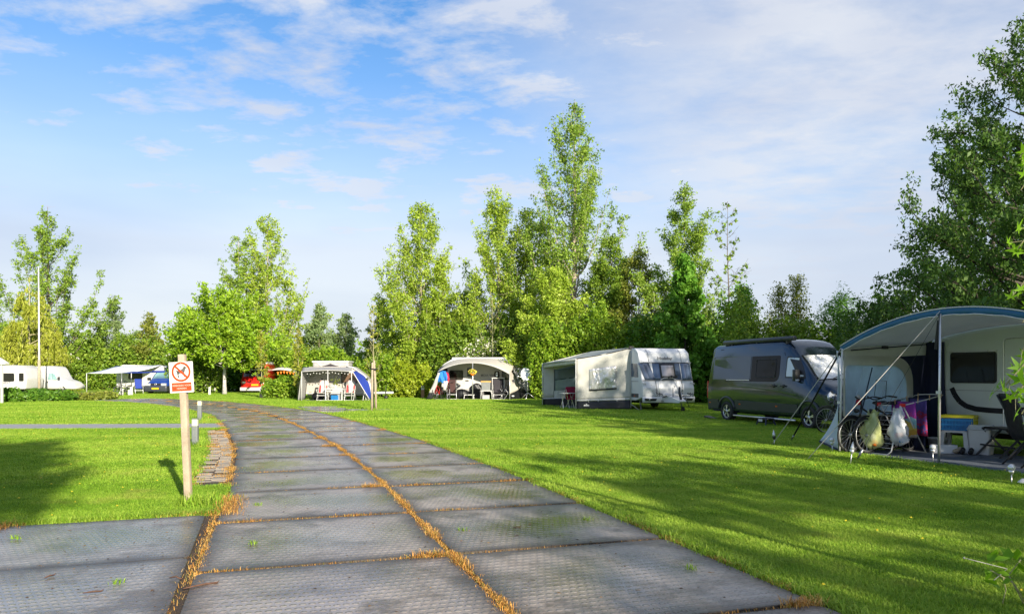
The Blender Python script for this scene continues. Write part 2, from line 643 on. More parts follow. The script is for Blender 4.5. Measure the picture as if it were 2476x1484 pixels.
def mat_plate(name, base, wet):
    """studded road plate: wet, streaked with silt, mossy in the hollow of the middle"""
    m = bpy.data.materials.new(name)
    m.use_nodes = True
    nt = m.node_tree
    L = nt.links.new
    b = nt.nodes['Principled BSDF']
    tc = N(nt, 'ShaderNodeTexCoord')
    oi = N(nt, 'ShaderNodeObjectInfo')
    g = N(nt, 'ShaderNodeNewGeometry')
    sep = N(nt, 'ShaderNodeSeparateXYZ')
    L(tc.outputs['Object'], sep.inputs[0])
    x, y, z = sep.outputs
    # staggered studs
    PX, PY = 0.060, 0.085
    vy = math_node(nt, 'DIVIDE', y, PY)
    row = math_node(nt, 'FLOOR', vy)
    odd = math_node(nt, 'MULTIPLY', math_node(nt, 'MODULO', math_node(nt, 'ABSOLUTE', row), 2.0), 0.5)
    ux = math_node(nt, 'ADD', math_node(nt, 'DIVIDE', x, PX), odd)
    fu = math_node(nt, 'ABSOLUTE', math_node(nt, 'SUBTRACT', math_node(nt, 'FRACT', ux), 0.5))
    fv = math_node(nt, 'ABSOLUTE', math_node(nt, 'SUBTRACT', math_node(nt, 'FRACT', vy), 0.5))
    du = math_node(nt, 'MULTIPLY', fu, 2.3)
    dv = math_node(nt, 'MULTIPLY', fv, 3.4)
    rr = math_node(nt, 'SQRT', math_node(nt, 'ADD', math_node(nt, 'MULTIPLY', du, du), math_node(nt, 'MULTIPLY', dv, dv)))
    stud = ramp(nt, rr, [(0.55, 1.0), (0.95, 0.0)])
    # large stains that run over neighbouring plates, and each plate's own hollow
    n1 = N(nt, 'ShaderNodeTexNoise', i_Scale=0.8, i_Detail=5.0, i_Roughness=0.6)
    L(g.outputs['Position'], n1.inputs['Vector'])
    n2 = N(nt, 'ShaderNodeTexNoise', i_Scale=9.0, i_Detail=6.0, i_Roughness=0.7)
    L(g.outputs['Position'], n2.inputs['Vector'])
    ox = math_node(nt, 'MULTIPLY', math_node(nt, 'SUBTRACT', oi.outputs['Random'], 0.5), 0.9)
    dx = math_node(nt, 'SUBTRACT', x, ox)
    rad = math_node(nt, 'SQRT', math_node(nt, 'ADD', math_node(nt, 'MULTIPLY', math_node(nt, 'MULTIPLY', dx, dx), 0.7), math_node(nt, 'MULTIPLY', math_node(nt, 'MULTIPLY', y, y), 1.3)))
    rad = math_node(nt, 'ADD', rad, math_node(nt, 'MULTIPLY', math_node(nt, 'SUBTRACT', n1.outputs[0], 0.5), 0.8))
    hollow = ramp(nt, rad, [(0.18, 1.0), (0.75, 0.0)])
    rim = ramp(nt, math_node(nt, 'MAXIMUM', math_node(nt, 'ABSOLUTE', x), math_node(nt, 'ABSOLUTE', y)), [(0.76, 0.0), (0.96, 1.0)])
    c = mixc(nt, ramp(nt, n1.outputs[0], [(0.36, 0.0), (0.64, 1.0)]), tuple(v * .62 for v in base), tuple(v * 1.55 for v in base))
    n4 = N(nt, 'ShaderNodeTexNoise', i_Scale=1.7, i_Detail=7.0, i_Roughness=0.7)
    L(g.outputs['Position'], n4.inputs['Vector'])
    c = mixc(nt, ramp(nt, n4.outputs[0], [(0.49, 0.0), (0.62, 0.8)]), c, (0.100, 0.072, 0.048))
    n6 = N(nt, 'ShaderNodeTexNoise', i_Scale=60.0, i_Detail=3.0, i_Roughness=0.6)
    L(g.outputs['Position'], n6.inputs['Vector'])
    c = mixc(nt, ramp(nt, n6.outputs[0], [(0.56, 0.0), (0.70, 0.55)]), c, (0.05, 0.042, 0.034))
    stud = math_node(nt, 'MULTIPLY', stud, ramp(nt, n4.outputs[0], [(0.36, 1.0), (0.62, 0.25)]))
    c = mixc(nt, math_node(nt, 'MULTIPLY', rim, 0.85), c, (0.036, 0.028, 0.020))
    silt = ramp(nt, math_node(nt, 'ADD', math_node(nt, 'MULTIPLY', n2.outputs[0], 0.6), math_node(nt, 'MULTIPLY', n1.outputs[0], 0.5)), [(0.55, 0.0), (0.80, 0.55)])
    c = mixc(nt, silt, c, (0.19, 0.165, 0.125))
    moss = math_node(nt, 'MULTIPLY', ramp(nt, oi.outputs['Random'], [(0.45, 0.0), (0.75, 0.75)]), math_node(nt, 'MULTIPLY', hollow, math_node(nt, 'SUBTRACT', 1.0, stud)))
    c = mixc(nt, moss, c, (0.055, 0.070, 0.020))
    c = mixc(nt, math_node(nt, 'MULTIPLY', math_node(nt, 'MULTIPLY', stud, math_node(nt, 'SUBTRACT', 1.0, rim)), 0.5), c, (0.40, 0.37, 0.34))
    L(c, b.inputs['Base Color'])
    ro = math_node(nt, 'SUBTRACT', 0.56 - wet, math_node(nt, 'MULTIPLY', hollow, 0.26))
    ro = math_node(nt, 'ADD', ro, math_node(nt, 'MULTIPLY', math_node(nt, 'SUBTRACT', n2.outputs[0], 0.5), 0.5))
    ro = math_node(nt, 'ADD', ro, math_node(nt, 'MULTIPLY', math_node(nt, 'SUBTRACT', n1.outputs[0], 0.5), 0.7))
    ro = math_node(nt, 'MAXIMUM', math_node(nt, 'ADD', ro, math_node(nt, 'MULTIPLY', rim, 0.10)), 0.10, True)
    L(ro, b.inputs['Roughness'])
    b.inputs['Specular IOR Level'].default_value = 0.42
    bp = N(nt, 'ShaderNodeBump')
    bp.inputs['Strength'].default_value = 0.65
    bp.inputs['Distance'].default_value = 0.012
    h = math_node(nt, 'ADD', stud, math_node(nt, 'MULTIPLY', n2.outputs[0], 0.35))
    L(h, bp.inputs['Height']); L(bp.outputs[0], b.inputs['Normal'])
    return m


M_plate = mat_plate('studded_plate', (0.262, 0.220, 0.190), 0.24)
M_plate_side = mat_plate('studded_plate_cold', (0.215, 0.198, 0.184), 0.28)
M_slab = pm('pale_slab', (0.33, 0.32, 0.31), 0.6, var=0.2, scale=2.5, bump=0.2, dirt=(0.16, 0.14, 0.10), dirt_amt=0.5)
M_bed = pm('road_soil', (0.055, 0.036, 0.022), 0.95, var=0.35, scale=4, bump=0.6, bscale=30)


def plate_mesh(name, mat, half=0.975, r=0.09, top=0.0, depth=0.10):
    me = bpy.data.meshes.new(name)
    p1 = rrect(-half, -half, half, half, r, 3)
    p2 = rrect(-half + .006, -half + .006, half - .006, half - .006, r, 3)
    n = len(p1)
    vs = [(a, b, top - depth) for a, b in p1] + [(a, b, top - .005) for a, b in p1] + [(a, b, top) for a, b in p2]
    fs = [tuple(range(2 * n, 3 * n))]
    for k in (0, 1):
        fs += [(k * n + i, k * n + (i + 1) % n, (k + 1) * n + (i + 1) % n, (k + 1) * n + i) for i in range(n)]
    me.from_pydata(vs, [], fs)
    me.materials.append(mat)
    return me


rnd = random.Random(7)
pm_road = plate_mesh('road_plate', M_plate)
road = tag(thing('road', None, None), kind='structure')
joints = []                                  # (p, q, kind) for the dry grass
nseg = 27
for k in range(nseg):
    s = S0 + 2.0 * k
    p, d = curve_at(s + 1.0)
    nrm_ = np.array([-d[1], d[0]])           # to the left of the direction of travel
    for side in (1, -1):
        c = p + nrm_ * side * 1.0
        o = link_mesh('plate', pm_road, None, road)
        o.location = (c[0], c[1], 0.030 + rnd.uniform(-.004, .004))
        o.rotation_euler = (radians(rnd.uniform(-.25, .25)), radians(rnd.uniform(-.25, .25)), atan2(d[1], d[0]) - pi / 2)
    p0, d0 = curve_at(s)
    n0 = np.array([-d0[1], d0[0]])
    joints.append((p0 + n0 * 1.98, p0 + n0 * .06, 'cross'))
    joints.append((p0 - n0 * .06, p0 - n0 * 1.98, 'cross'))
    p1, d1 = curve_at(s + 2.0)
    joints.append((p0, p1, 'centre'))
    joints.append((p0 + n0 * 2.03, p1 + np.array([-d1[1], d1[0]]) * 2.03, 'left'))
    joints.append((p0 - n0 * 2.03, p1 - np.array([-d1[1], d1[0]]) * 2.03, 'right'))

# soil bed under the road
bm_ = MB()
vs, fs = [], []
ss = np.arange(S0 - 3, S0 + 2 * nseg, 1.0)
for i, s in enumerate(ss):
    p, d = curve_at(s)
    n0 = np.array([-d[1], d[0]])
    a, b = p + n0 * 2.12, p - n0 * 2.08
    vs += [(a[0], a[1], .006), (b[0], b[1], .006)]
    if i: fs.append((2 * i - 2, 2 * i - 1, 2 * i + 1, 2 * i))
bm_.add(vs, fs)
bm_.build('road_bed', M_bed, road)

# side road branching off to the left in the foreground, one short branch to the right farther on
side_road = tag(thing('side_road', None, None), kind='structure')
pm_side = plate_mesh('side_road_plate', M_plate_side)
corner = np.array([-3.23, 8.02])
dr = np.array([-0.318, 0.948]); dl = np.array([-0.948, -0.318])
for i in range(3):
    for j in range(3):
        c = corner + dl * (1.0 + 2.02 * i + .02) - dr * (1.0 + 1.95 * j)
        o = link_mesh('plate', pm_side, None, side_road)
        o.location = (c[0], c[1], 0.026 + rnd.uniform(-.003, .003))
        o.rotation_euler = (radians(rnd.uniform(-.2, .2)), radians(rnd.uniform(-.2, .2)), atan2(dr[1], dr[0]) - pi / 2)
b4 = [corner + dl * -.0 + dr * .05, corner + dl * 6.2 + dr * .05, corner + dl * 6.2 - dr * 6.2, corner - dr * 6.2]
MB().add([(q[0], q[1], .010) for q in b4], [(0, 1, 2, 3)]).build('road_bed', M_bed, side_road)
for j in (1, 2):
    joints.append((corner - dr * (1.95 * j - .0), corner + dl * 5 - dr * (1.95 * j), 'thin'))
joints.append((corner + dl * 2.03, corner + dl * 2.03 - dr * 4, 'thin'))
joints.append((corner + dr * .06, corner + dl * 4 + dr * .06, 'lawnedge'))

spur = tag(thing('spur_road', None, None), kind='structure')
for (x, y, a) in ((-7.55, 30.6, 12), (-8.15, 32.6, 14), (-8.9, 34.6, 20), (-6.1, 31.7, 10)):
    o = link_mesh('plate', pm_road, None, spur)
    o.location = (x, y, .022)
    o.rotation_euler = (0, 0, radians(a))

path = tag(thing('path', None, None), kind='structure')
slab_me = plate_mesh('path_slab', M_slab, half=0.985, r=.03, depth=.08)
for k in range(16):
    x = -9.0 - 2.0 * k
    o = link_mesh('slab', slab_me, None, path)
    o.location = (x, 21.98 + (x + 9.9) * 0.07, .022 + rnd.uniform(-.003, .003))
    o.rotation_euler = (0, 0, radians(4) + radians(rnd.uniform(-.3, .3)))

# weathered paving stones laid along the left side of the road
M_stone = pm('old_paver', (0.30, 0.26, 0.21), 0.9, var=0.45, scale=1.7, bump=0.5, bscale=25, dirt=(0.10, 0.08, 0.05), dirt_amt=0.6)
edging = tag(thing('stone_edging', None, None), kind='structure')
st_me = []
for k in range(4):
    r_ = random.Random(k)
    h_ = .055
    P = [(-.10 + r_.uniform(-.01, .01), -.05), (.10 + r_.uniform(-.01, .01), -.05 + r_.uniform(-.006, .006)), (.10, .05), (-.10, .05 + r_.uniform(-.006, .006))]
    Q = [(a * .93, b * .88) for a, b in P]
    me = bpy.data.meshes.new('paver')
    me.from_pydata([(a, b, -h_) for a, b in P] + [(a, b, -.008) for a, b in P] + [(a, b, 0) for a, b in Q], [],
                   [(8, 9, 10, 11)] + [(j * 4 + i, j * 4 + (i + 1) % 4, j * 4 + 4 + (i + 1) % 4, j * 4 + 4 + i) for j in (0, 1) for i in range(4)])
    me.materials.append(M_stone)
    st_me.append(me)
s_a = CS[int(np.argmin(np.abs(CURVE[:, 1] - 11.3)))]
s_b = CS[int(np.argmin(np.abs(CURVE[:, 1] - 21.0)))]
nst = 0
s = s_a
while s < s_b:
    p, d = curve_at(s)
    n0 = np.array([-d[1], d[0]])
    for c_ in range(2):
        if rnd.random() < ((.35 if c_ else .15) if s < s_a + 3.0 else (.30 if c_ else .05)): continue
        q = p + n0 * (2.16 + .21 * c_ + rnd.uniform(-.015, .015))
        o = link_mesh('paving_stone', rnd.choice(st_me), None, edging)
        o.location = (q[0], q[1], .022 + rnd.uniform(-.008, .012))
        o.rotation_euler = (radians(rnd.uniform(-3, 3)), radians(rnd.uniform(-3, 3)), atan2(d[1], d[0]) - pi / 2 + radians(rnd.uniform(-4, 4)))
        nst += 1
    s += .118
vs, fs = [], []
for i, s in enumerate(np.arange(s_a - 1.0, s_b + .6, .5)):
    p, d = curve_at(s); n0 = np.array([-d[1], d[0]])
    w = 2.52 + .05 * sin(s * 3)
    a, b = p + n0 * w, p + n0 * 2.05
    vs += [(a[0], a[1], .012), (b[0], b[1], .012)]
    if i: fs.append((2 * i - 2, 2 * i - 1, 2 * i + 1, 2 * i))
MB().add(vs, fs).build('edging_bed', M_bed, edging)

# ------------------------------------------------------------------ grass
npr = np.random.default_rng(11)


def blade_mesh(name, base, h, w, lean, mat, rng, droop=0.25):
    """one mesh of many bent blades: five points each"""
    n = len(base)
    h = np.broadcast_to(h, n) * rng.uniform(.6, 1.25, n)
    az = rng.uniform(0, 2 * pi, n)
    le = np.broadcast_to(lean, n) * rng.uniform(.3, 1.4, n)
    dirv = np.stack([np.cos(az), np.sin(az), np.zeros(n)], 1)
    side = np.stack([-np.sin(az), np.cos(az), np.zeros(n)], 1)
    a2 = rng.uniform(0, 2 * pi, n)
    side = side * np.cos(a2 * .15)[:, None]
    w = (np.broadcast_to(w, n) * rng.uniform(.7, 1.3, n))[:, None]
    up = np.array([0, 0, 1.0])
    mid = base + dirv * (h * le * .4)[:, None] + up * (h * .62)[:, None]
    tip = base + dirv * (h * le)[:, None] + up * (h * (1 - droop * le))[:, None]
    V = np.stack([base - side * w / 2, base + side * w / 2, mid + side * w * .42, mid - side * w * .42, tip], 1).reshape(-1, 3)
    me = bpy.data.meshes.new(name)
    me.vertices.add(5 * n)
    me.vertices.foreach_set('co', V.astype(np.float32).ravel())
    idx = np.arange(n)[:, None] * 5
    loops = np.concatenate([idx + np.array([[0, 1, 2, 3]]), idx + np.array([[3, 2, 4]])], 1).ravel()
    me.loops.add(7 * n)
    me.loops.foreach_set('vertex_index', loops.astype(np.int32))
    me.polygons.add(2 * n)
    st = (np.arange(n)[:, None] * 7 + np.array([[0, 4]])).ravel()
    me.polygons.foreach_set('loop_start', st.astype(np.int32))
    me.update(calc_edges=True)
    me.materials.append(mat)
    return me


def curve_dist(P):
    """signed lateral distance to the road's centre line (positive to the left) and arc length"""
    Q = CURVE[::4]
    out = np.empty(len(P)); arc = np.empty(len(P))
    T = np.gradient(Q, axis=0); T /= np.hypot(T[:, 0], T[:, 1])[:, None]
    for a in range(0, len(P), 20000):
        B = P[a:a + 20000]
        D = ((B[:, None, :] - Q[None]) ** 2).sum(2)
        j = D.argmin(1)
        v = B - Q[j]
        out[a:a + 20000] = np.sign(T[j, 0] * v[:, 1] - T[j, 1] * v[:, 0]) * np.sqrt(D[np.arange(len(B)), j])
        arc[a:a + 20000] = CS[::4][j]
    return out, arc


KEEP_OUT = []                                # convex footprints without grass: [(x, y), ...] counter-clockwise


def on_lawn(P, margin=0.0):
    d, arc = curve_dist(P)
    ok = np.abs(d + .02) > 2.03 + margin
    # stone strip
    ok &= ~((d > 0) & (d < 2.50 + margin) & (arc > s_a - .6) & (arc < s_b + .3))
    # side road
    r = P - corner
    a, b = r @ dl, r @ dr
    ok &= ~((a > -.1) & (a < 6.1) & (b < .03 + margin) & (b > -6.1))
    # path
    yy = P[:, 1] - (21.98 + (P[:, 0] + 9.9) * .07)
    ok &= ~((np.abs(yy) < 1.0 + margin) & (P[:, 0] < -8.0))
    for (x, y) in ((-7.55, 30.6), (-8.15, 32.6), (-8.9, 34.6), (-6.1, 31.7)):
        ok &= ~((np.abs(P[:, 0] - x) < 1.0) & (np.abs(P[:, 1] - y) < 1.0))
    for F in KEEP_OUT:
        ins = np.ones(len(P), bool)
        for i in range(len(F)):
            (x0, y0), (x1, y1) = F[i], F[(i + 1) % len(F)]
            ins &= ((x1 - x0) * (P[:, 1] - y0) - (y1 - y0) * (P[:, 0] - x0)) > 0
        ok &= ~ins
    return ok


def grass_gn(name, pts, scale, tufts, seed):
    """a cloud of points that carries tufts of real blades (geometry nodes)"""
    me = bpy.data.meshes.new(name)
    me.vertices.add(len(pts))
    me.vertices.foreach_set('co', pts.astype(np.float32).ravel())
    rot = np.zeros((len(pts), 3)); rot[:, 2] = npr.uniform(0, 2 * pi, len(pts))
    a = me.attributes.new('rot', 'FLOAT_VECTOR', 'POINT'); a.data.foreach_set('vector', rot.astype(np.float32).ravel())
    a = me.attributes.new('sc', 'FLOAT', 'POINT'); a.data.foreach_set('value', scale.astype(np.float32))
    me.update()
    o = bpy.data.objects.new(name, me)
    COL.objects.link(o)
    ng = bpy.data.node_groups.new(name, 'GeometryNodeTree')
    ng.interface.new_socket('Geometry', in_out='INPUT', socket_type='NodeSocketGeometry')
    ng.interface.new_socket('Geometry', in_out='OUTPUT', socket_type='NodeSocketGeometry')
    gi = ng.nodes.new('NodeGroupInput'); go = ng.nodes.new('NodeGroupOutput')
    ip = ng.nodes.new('GeometryNodeInstanceOnPoints')
    oi = ng.nodes.new('GeometryNodeObjectInfo')
    oi.inputs['Object'].default_value = tufts
    nr = ng.nodes.new('GeometryNodeInputNamedAttribute'); nr.data_type = 'FLOAT_VECTOR'; nr.inputs[0].default_value = 'rot'
    ns = ng.nodes.new('GeometryNodeInputNamedAttribute'); ns.data_type = 'FLOAT'; ns.inputs[0].default_value = 'sc'
    ng.links.new(gi.outputs[0], ip.inputs['Points'])
    ng.links.new(oi.outputs['Geometry'], ip.inputs['Instance'])
    ng.links.new(nr.outputs[0], ip.inputs['Rotation'])
    ng.links.new(ns.outputs[0], ip.inputs['Scale'])
    ng.links.new(ip.outputs[0], go.inputs[0])
    md = o.modifiers.new('tufts', 'NODES'); md.node_group = ng
    return tag(o, kind='stuff')


def tuft(nb, rad, h, w, seed, mat):
    r = np.random.default_rng(seed)
    a, q = r.uniform(0, 2 * pi, nb), rad * np.sqrt(r.uniform(0, 1, nb))
    base = np.stack([q * np.cos(a), q * np.sin(a), np.full(nb, -.004)], 1)
    me = blade_mesh('grass_tuft', base, h, w, .75, mat, r)
    return bpy.data.objects.new('grass_tuft', me)      # never linked: only a source for the instances


M_dry = leaf_mat('dry_grass', (0.28, 0.115, 0.028), (0.66, 0.32, 0.065), (0.86, 0.56, 0.18), trans=0.2)
M_drygreen = leaf_mat('half_dry_grass', (0.10, 0.11, 0.025), (0.26, 0.24, 0.05), (0.42, 0.33, 0.10), trans=0.2)


def build_grass():
    def wedge(n, d0, d1):
        """random ground points over the field of view and some way beside it"""
        d = np.sqrt(npr.uniform(d0 * d0, d1 * d1, n))
        x = npr.uniform(-.86, .86, n) * d
        return np.stack([x, d], 1)
    for nm, d0, d1, n, tf, sc in (('near', 3.2, 10.5, 52000, tuft(52, .11, .042, .0045, 1, M_blade), (.8, 1.25)),
                                  ('mid', 10.0, 24.0, 62000, tuft(48, .20, .050, .0080, 2, M_blade), (.8, 1.25)),
                                  ('far', 23.0, 62.0, 60000, tuft(50, .42, .070, .016, 3, M_blade), (.8, 1.3))):
        P = wedge(n, d0, d1)
        P = P[on_lawn(P, {'near': .03, 'mid': .08, 'far': .25}[nm])]
        P3 = np.concatenate([P, np.zeros((len(P), 1))], 1)
        grass_gn('lawn_grass', P3, npr.uniform(*sc, len(P)), tf, 5)
    # lusher blades that lean over the lawn's edge
    pts = []
    for (p, q, kd) in joints:
        if kd not in ('right', 'left', 'lawnedge'): continue
        L_ = np.hypot(*(np.array(q) - np.array(p)))
        if min(p[1], q[1]) > 40: continue
        n = int(L_ * (650 if p[1] < 16 else 260))
        t = npr.uniform(0, 1, n)[:, None]
        off = npr.normal(.03, .055, n)[:, None]
        dd = (np.array(q) - np.array(p)) / L_
        nn = np.array([-dd[1], dd[0]]) * (-1 if kd == 'right' else 1)
        if kd == 'lawnedge': nn = dr
        X = np.array(p) * (1 - t) + np.array(q) * t + nn * off
        if kd == 'left':
            X = X[on_lawn(X, -.04)]
        pts.append(X)
    P = np.concatenate(pts)
    P3 = np.concatenate([P, np.zeros((len(P), 1))], 1)
    tag(link_mesh('edge_grass', blade_mesh('edge_grass', P3, .075, .007, .9, M_blade, npr), None), kind='stuff')
    # dead orange grass in the joints
    pts, hs = [], []
    def strew(p, q, per_m, sig, h, clump=0):
        p, q = np.array(p), np.array(q)
        L_ = np.hypot(*(q - p))
        n = int(L_ * per_m)
        t = npr.uniform(0, 1, n)
        if clump:
            cs = npr.uniform(0, 1, max(1, int(clump)))
            t = np.clip(npr.choice(cs, n) + npr.normal(0, .06, n), 0, 1)
        X = p + (q - p) * t[:, None] + npr.normal(0, sig, (n, 2))
        pts.append(X); hs.append(np.full(n, h) * (.5 + npr.uniform(0, .6, n)))
    for (p, q, kd) in joints:
        far = p[1] > 14
        if kd == 'centre':
            if p[1] < 24:
                strew(p, q, 620 if not far else 420, .022 if not far else .04, .034)
                strew(p, q, 520, .030, .052, clump=3)
            else:
                dd = (np.array(q) - np.array(p)); strew(np.array(p), np.array(p) + dd * .25, 420, .10, .09)
        elif kd == 'cross':
            strew(p, q, 170, .014, .026)
            if npr.uniform() < .9: strew(p, q, 150, .022, .045, clump=2)
            if kd == 'cross' and npr.uniform() < .5:
                e = np.array(q) if npr.uniform() < .6 else np.array(p)
                strew(e - (np.array(q) - np.array(p)) * .12, e, 1500, .035, .075)
        elif kd == 'left':
            strew(p, q, 90, .03, .04)
            if p[1] > 9: strew(p, q, 230, .06, .05, clump=2)
        elif kd == 'right':
            strew(p, q, 220, .03, .045, clump=3)
        elif kd == 'thin':
            strew(p, q, 40, .012, .022)
        elif kd == 'lawnedge':
            strew(p, q, 170, .035, .055, clump=4)
    e = corner + dr * .35 - dl * .18                     # the big dead tuft at the corner of the two roads
    strew(e - dr * .45, e + dr * .75, 1100, .075, .09)
    strew(corner - dl * .06 - dr * 4.2, corner - dl * .06, 60, .016, .02)
    strew(corner - dl * .06 - dr * 4.2, corner - dl * .06, 190, .022, .034, clump=5)
    strew((-5.15, 7.3), (-5.0, 7.4), 2500, .10, .07)
    for _ in range(40):                                   # dead grass creeping over the old pavers
        p_, d_ = curve_at(npr.uniform(s_a - .6, s_b)); n_ = np.array([-d_[1], d_[0]])
        c_ = p_ + n_ * npr.uniform(2.08, 2.50)
        pts.append(c_ + npr.normal(0, .07, (70, 2))); hs.append(np.full(70, .045) * npr.uniform(.5, 1.2, 70))
    P = np.concatenate(pts); hh = np.concatenate(hs)
    P3 = np.concatenate([P, np.full((len(P), 1), .014)], 1)
    half = npr.uniform(0, 1, len(P)) < .80
    tag(link_mesh('dry_grass', blade_mesh('dry_grass', P3[half], hh[half], .0045, 1.0, M_dry, npr, .35), None), kind='stuff')
    tag(link_mesh('dry_grass', blade_mesh('dry_grass', P3[~half], hh[~half], .0045, 1.2, M_drygreen, npr, .3), None), kind='stuff')
    P = wedge(900, 4, 30); P = P[on_lawn(P, .1)]
    V, Fc = [], []
    for (x, y) in P:
        z = npr.uniform(.045, .075); r_ = npr.uniform(.009, .016); b = len(V)
        V += [(x + r_ * cos(k * pi / 3), y + r_ * sin(k * pi / 3), z + (.004 if k % 2 else 0)) for k in range(6)] + [(x, y, z + .012)]
        Fc += [(b + k, b + (k + 1) % 6, b + 6) for k in range(6)]
    tag(MB().add(V, Fc).build('dandelion_flowers', pm('dandelion_petal', (.75, .58, .02), .7, var=.2)), kind='stuff')
    # crumbs of bark and leaf blown over the plates
    sc_, dd_ = npr.uniform(S0, S0 + 26, 700), npr.uniform(-1.95, 1.95, 700)
    L0 = []
    for a_, b_ in zip(sc_, dd_):
        p, d = curve_at(a_); L0.append(p + np.array([-d[1], d[0]]) * b_)
    L0 = np.concatenate([np.array(L0), corner + dl * npr.uniform(0, 3, (160, 1)) - dr * npr.uniform(0, 4, (160, 1))])
    V, Fc = [], []
    for (x, y) in L0:
        a_ = npr.uniform(0, 2 * pi); r1, r2 = npr.uniform(.006, .022), npr.uniform(.003, .007); b = len(V)
        ca, sa = cos(a_), sin(a_)
        for (u_, v_, z_) in ((-r1, 0, .036), (0, -r2, .037), (r1, 0, .038), (0, r2, .043)):
            V.append((x + u_ * ca - v_ * sa, y + u_ * sa + v_ * ca, z_))
        Fc.append((b, b + 1, b + 2, b + 3))
    tag(MB().add(V, Fc).build('leaf_litter', leaf_mat('leaf_litter', (.03, .02, .012), (.10, .055, .025), (.24, .15, .06), trans=.05)), kind='stuff')
    # little tufts and the odd dandelion growing on the plates and the lawn
    cl = []
    for (x, y) in ((285, 1420), (622, 1228), (610, 1323), (1418, 1264), (1668, 1386), (40, 1310), (1120, 1290)):
        g_ = ground(x, y)
        cl.append(np.array([g_.x, g_.y]) + npr.normal(0, .022, (26, 2)))
    P = np.concatenate(cl)
    tag(link_mesh('plate_moss', blade_mesh('plate_moss', np.concatenate([P, np.full((len(P), 1), .03)], 1), .045, .007, 1.1, M_blade, npr), None), kind='stuff')


def twig(pts, r, label):
    t = MB()
    t.tube(pts, r, 5)
    t.tube([pts[-1], Vector(pts[-1]) + Vector((.01, .012, .012))], [r if isinstance(r, float) else r[-1], .001], 4)
    tag(t.build('twig', pm('twig_bark', (.11, .055, .035), .8, var=.4, scale=30)), label, 'twig', 'fallen twigs on the road')


def gp(x, y, z=.04):
    g_ = ground(x, y); return (g_.x, g_.y, z)


twig([gp(443, 1436), gp(470, 1431, .044), gp(497, 1424), gp(525, 1421)], [.005, .007, .007, .008], 'long reddish twig lying on the road plate near the left joint')
twig([gp(108, 1409), gp(120, 1404, .042), gp(130, 1402)], [.004, .006, .005], 'short dark twig on the bluish plate at the bottom left')
twig([gp(200, 1447), gp(225, 1444, .043), gp(245, 1442)], [.003, .007, .006], 'broad curled brown twig lowest on the left side road')
twig([gp(410, 1409), gp(425, 1409, .05), gp(438, 1412)], [.004, .006, .005], 'crooked black twig touching the soil joint beside the side road')
twig([gp(1240, 1283), gp(1258, 1283)], [.004, .004], 'small straight dark twig on the mossy plate right of the middle joint')

# ------------------------------------------------------------------ trees
M_bark = pm('grey_bark', (0.16, 0.135, 0.10), 0.9, var=0.4, scale=7, bump=0.6, bscale=22)
M_barkp = pm('pale_bark', (0.42, 0.36, 0.26), 0.85, var=0.35, scale=6, bump=0.5, bscale=20)
M_barkd = pm('dark_bark', (0.075, 0.062, 0.048), 0.9, var=0.4, scale=7, bump=0.6, bscale=22)
M_birch = pm('birch_bark', (0.60, 0.57, 0.52), 0.8, var=0.5, scale=5, bump=0.3, bscale=16, dirt=(0.06, 0.055, 0.05), dirt_amt=0.7)
M_barkg = pm('young_bark', (0.40, 0.37, 0.20), 0.8, var=0.3, scale=8, bump=0.4, bscale=24)
L_poplar = leaf_mat('poplar_leaf', (0.170, 0.280, 0.018), (0.300, 0.430, 0.032), (0.460, 0.560, 0.090))
L_poplard = leaf_mat('aspen_leaf', (0.110, 0.210, 0.020), (0.205, 0.330, 0.032), (0.350, 0.470, 0.080))
L_willow = leaf_mat('willow_leaf', (0.210, 0.260, 0.018), (0.330, 0.380, 0.035), (0.480, 0.500, 0.090))
L_round = leaf_mat('round_tree_leaf', (0.130, 0.260, 0.012), (0.240, 0.400, 0.018), (0.370, 0.510, 0.045))
L_grey = leaf_mat('grey_green_leaf', (0.120, 0.200, 0.065), (0.210, 0.310, 0.110), (0.350, 0.440, 0.190))
L_mid = leaf_mat('mixed_leaf', (0.085, 0.170, 0.014), (0.165, 0.280, 0.024), (0.300, 0.400, 0.050))
L_olive = leaf_mat('olive_leaf', (0.110, 0.150, 0.018), (0.205, 0.250, 0.030), (0.330, 0.350, 0.070))
L_maple = leaf_mat('maple_leaf', (0.060, 0.180, 0.012), (0.115, 0.285, 0.022), (0.200, 0.390, 0.050))
L_dark = leaf_mat('dark_leaf', (0.042, 0.108, 0.018), (0.084, 0.175, 0.030), (0.155, 0.255, 0.058), trans=0.40)
L_hedge = leaf_mat('hedge_leaf', (0.090, 0.190, 0.010), (0.180, 0.310, 0.016), (0.330, 0.450, 0.042))
L_hedgey = leaf_mat('privet_leaf', (0.165, 0.250, 0.010), (0.285, 0.375, 0.016), (0.430, 0.490, 0.050))
L_low = leaf_mat('low_hedge_leaf', (0.040, 0.120, 0.010), (0.085, 0.205, 0.016), (0.160, 0.295, 0.028))
L_young = leaf_mat('young_leaf', (0.190, 0.235, 0.018), (0.290, 0.325, 0.030), (0.410, 0.410, 0.060))
L_sweet = leaf_mat('sweetgum_leaf', (0.130, 0.300, 0.012), (0.190, 0.390, 0.018), (0.270, 0.470, 0.035), trans=0.5)
L_bloom = leaf_mat('white_blossom', (0.66, 0.64, 0.55), (0.78, 0.76, 0.68), (0.84, 0.82, 0.76), trans=0.3)


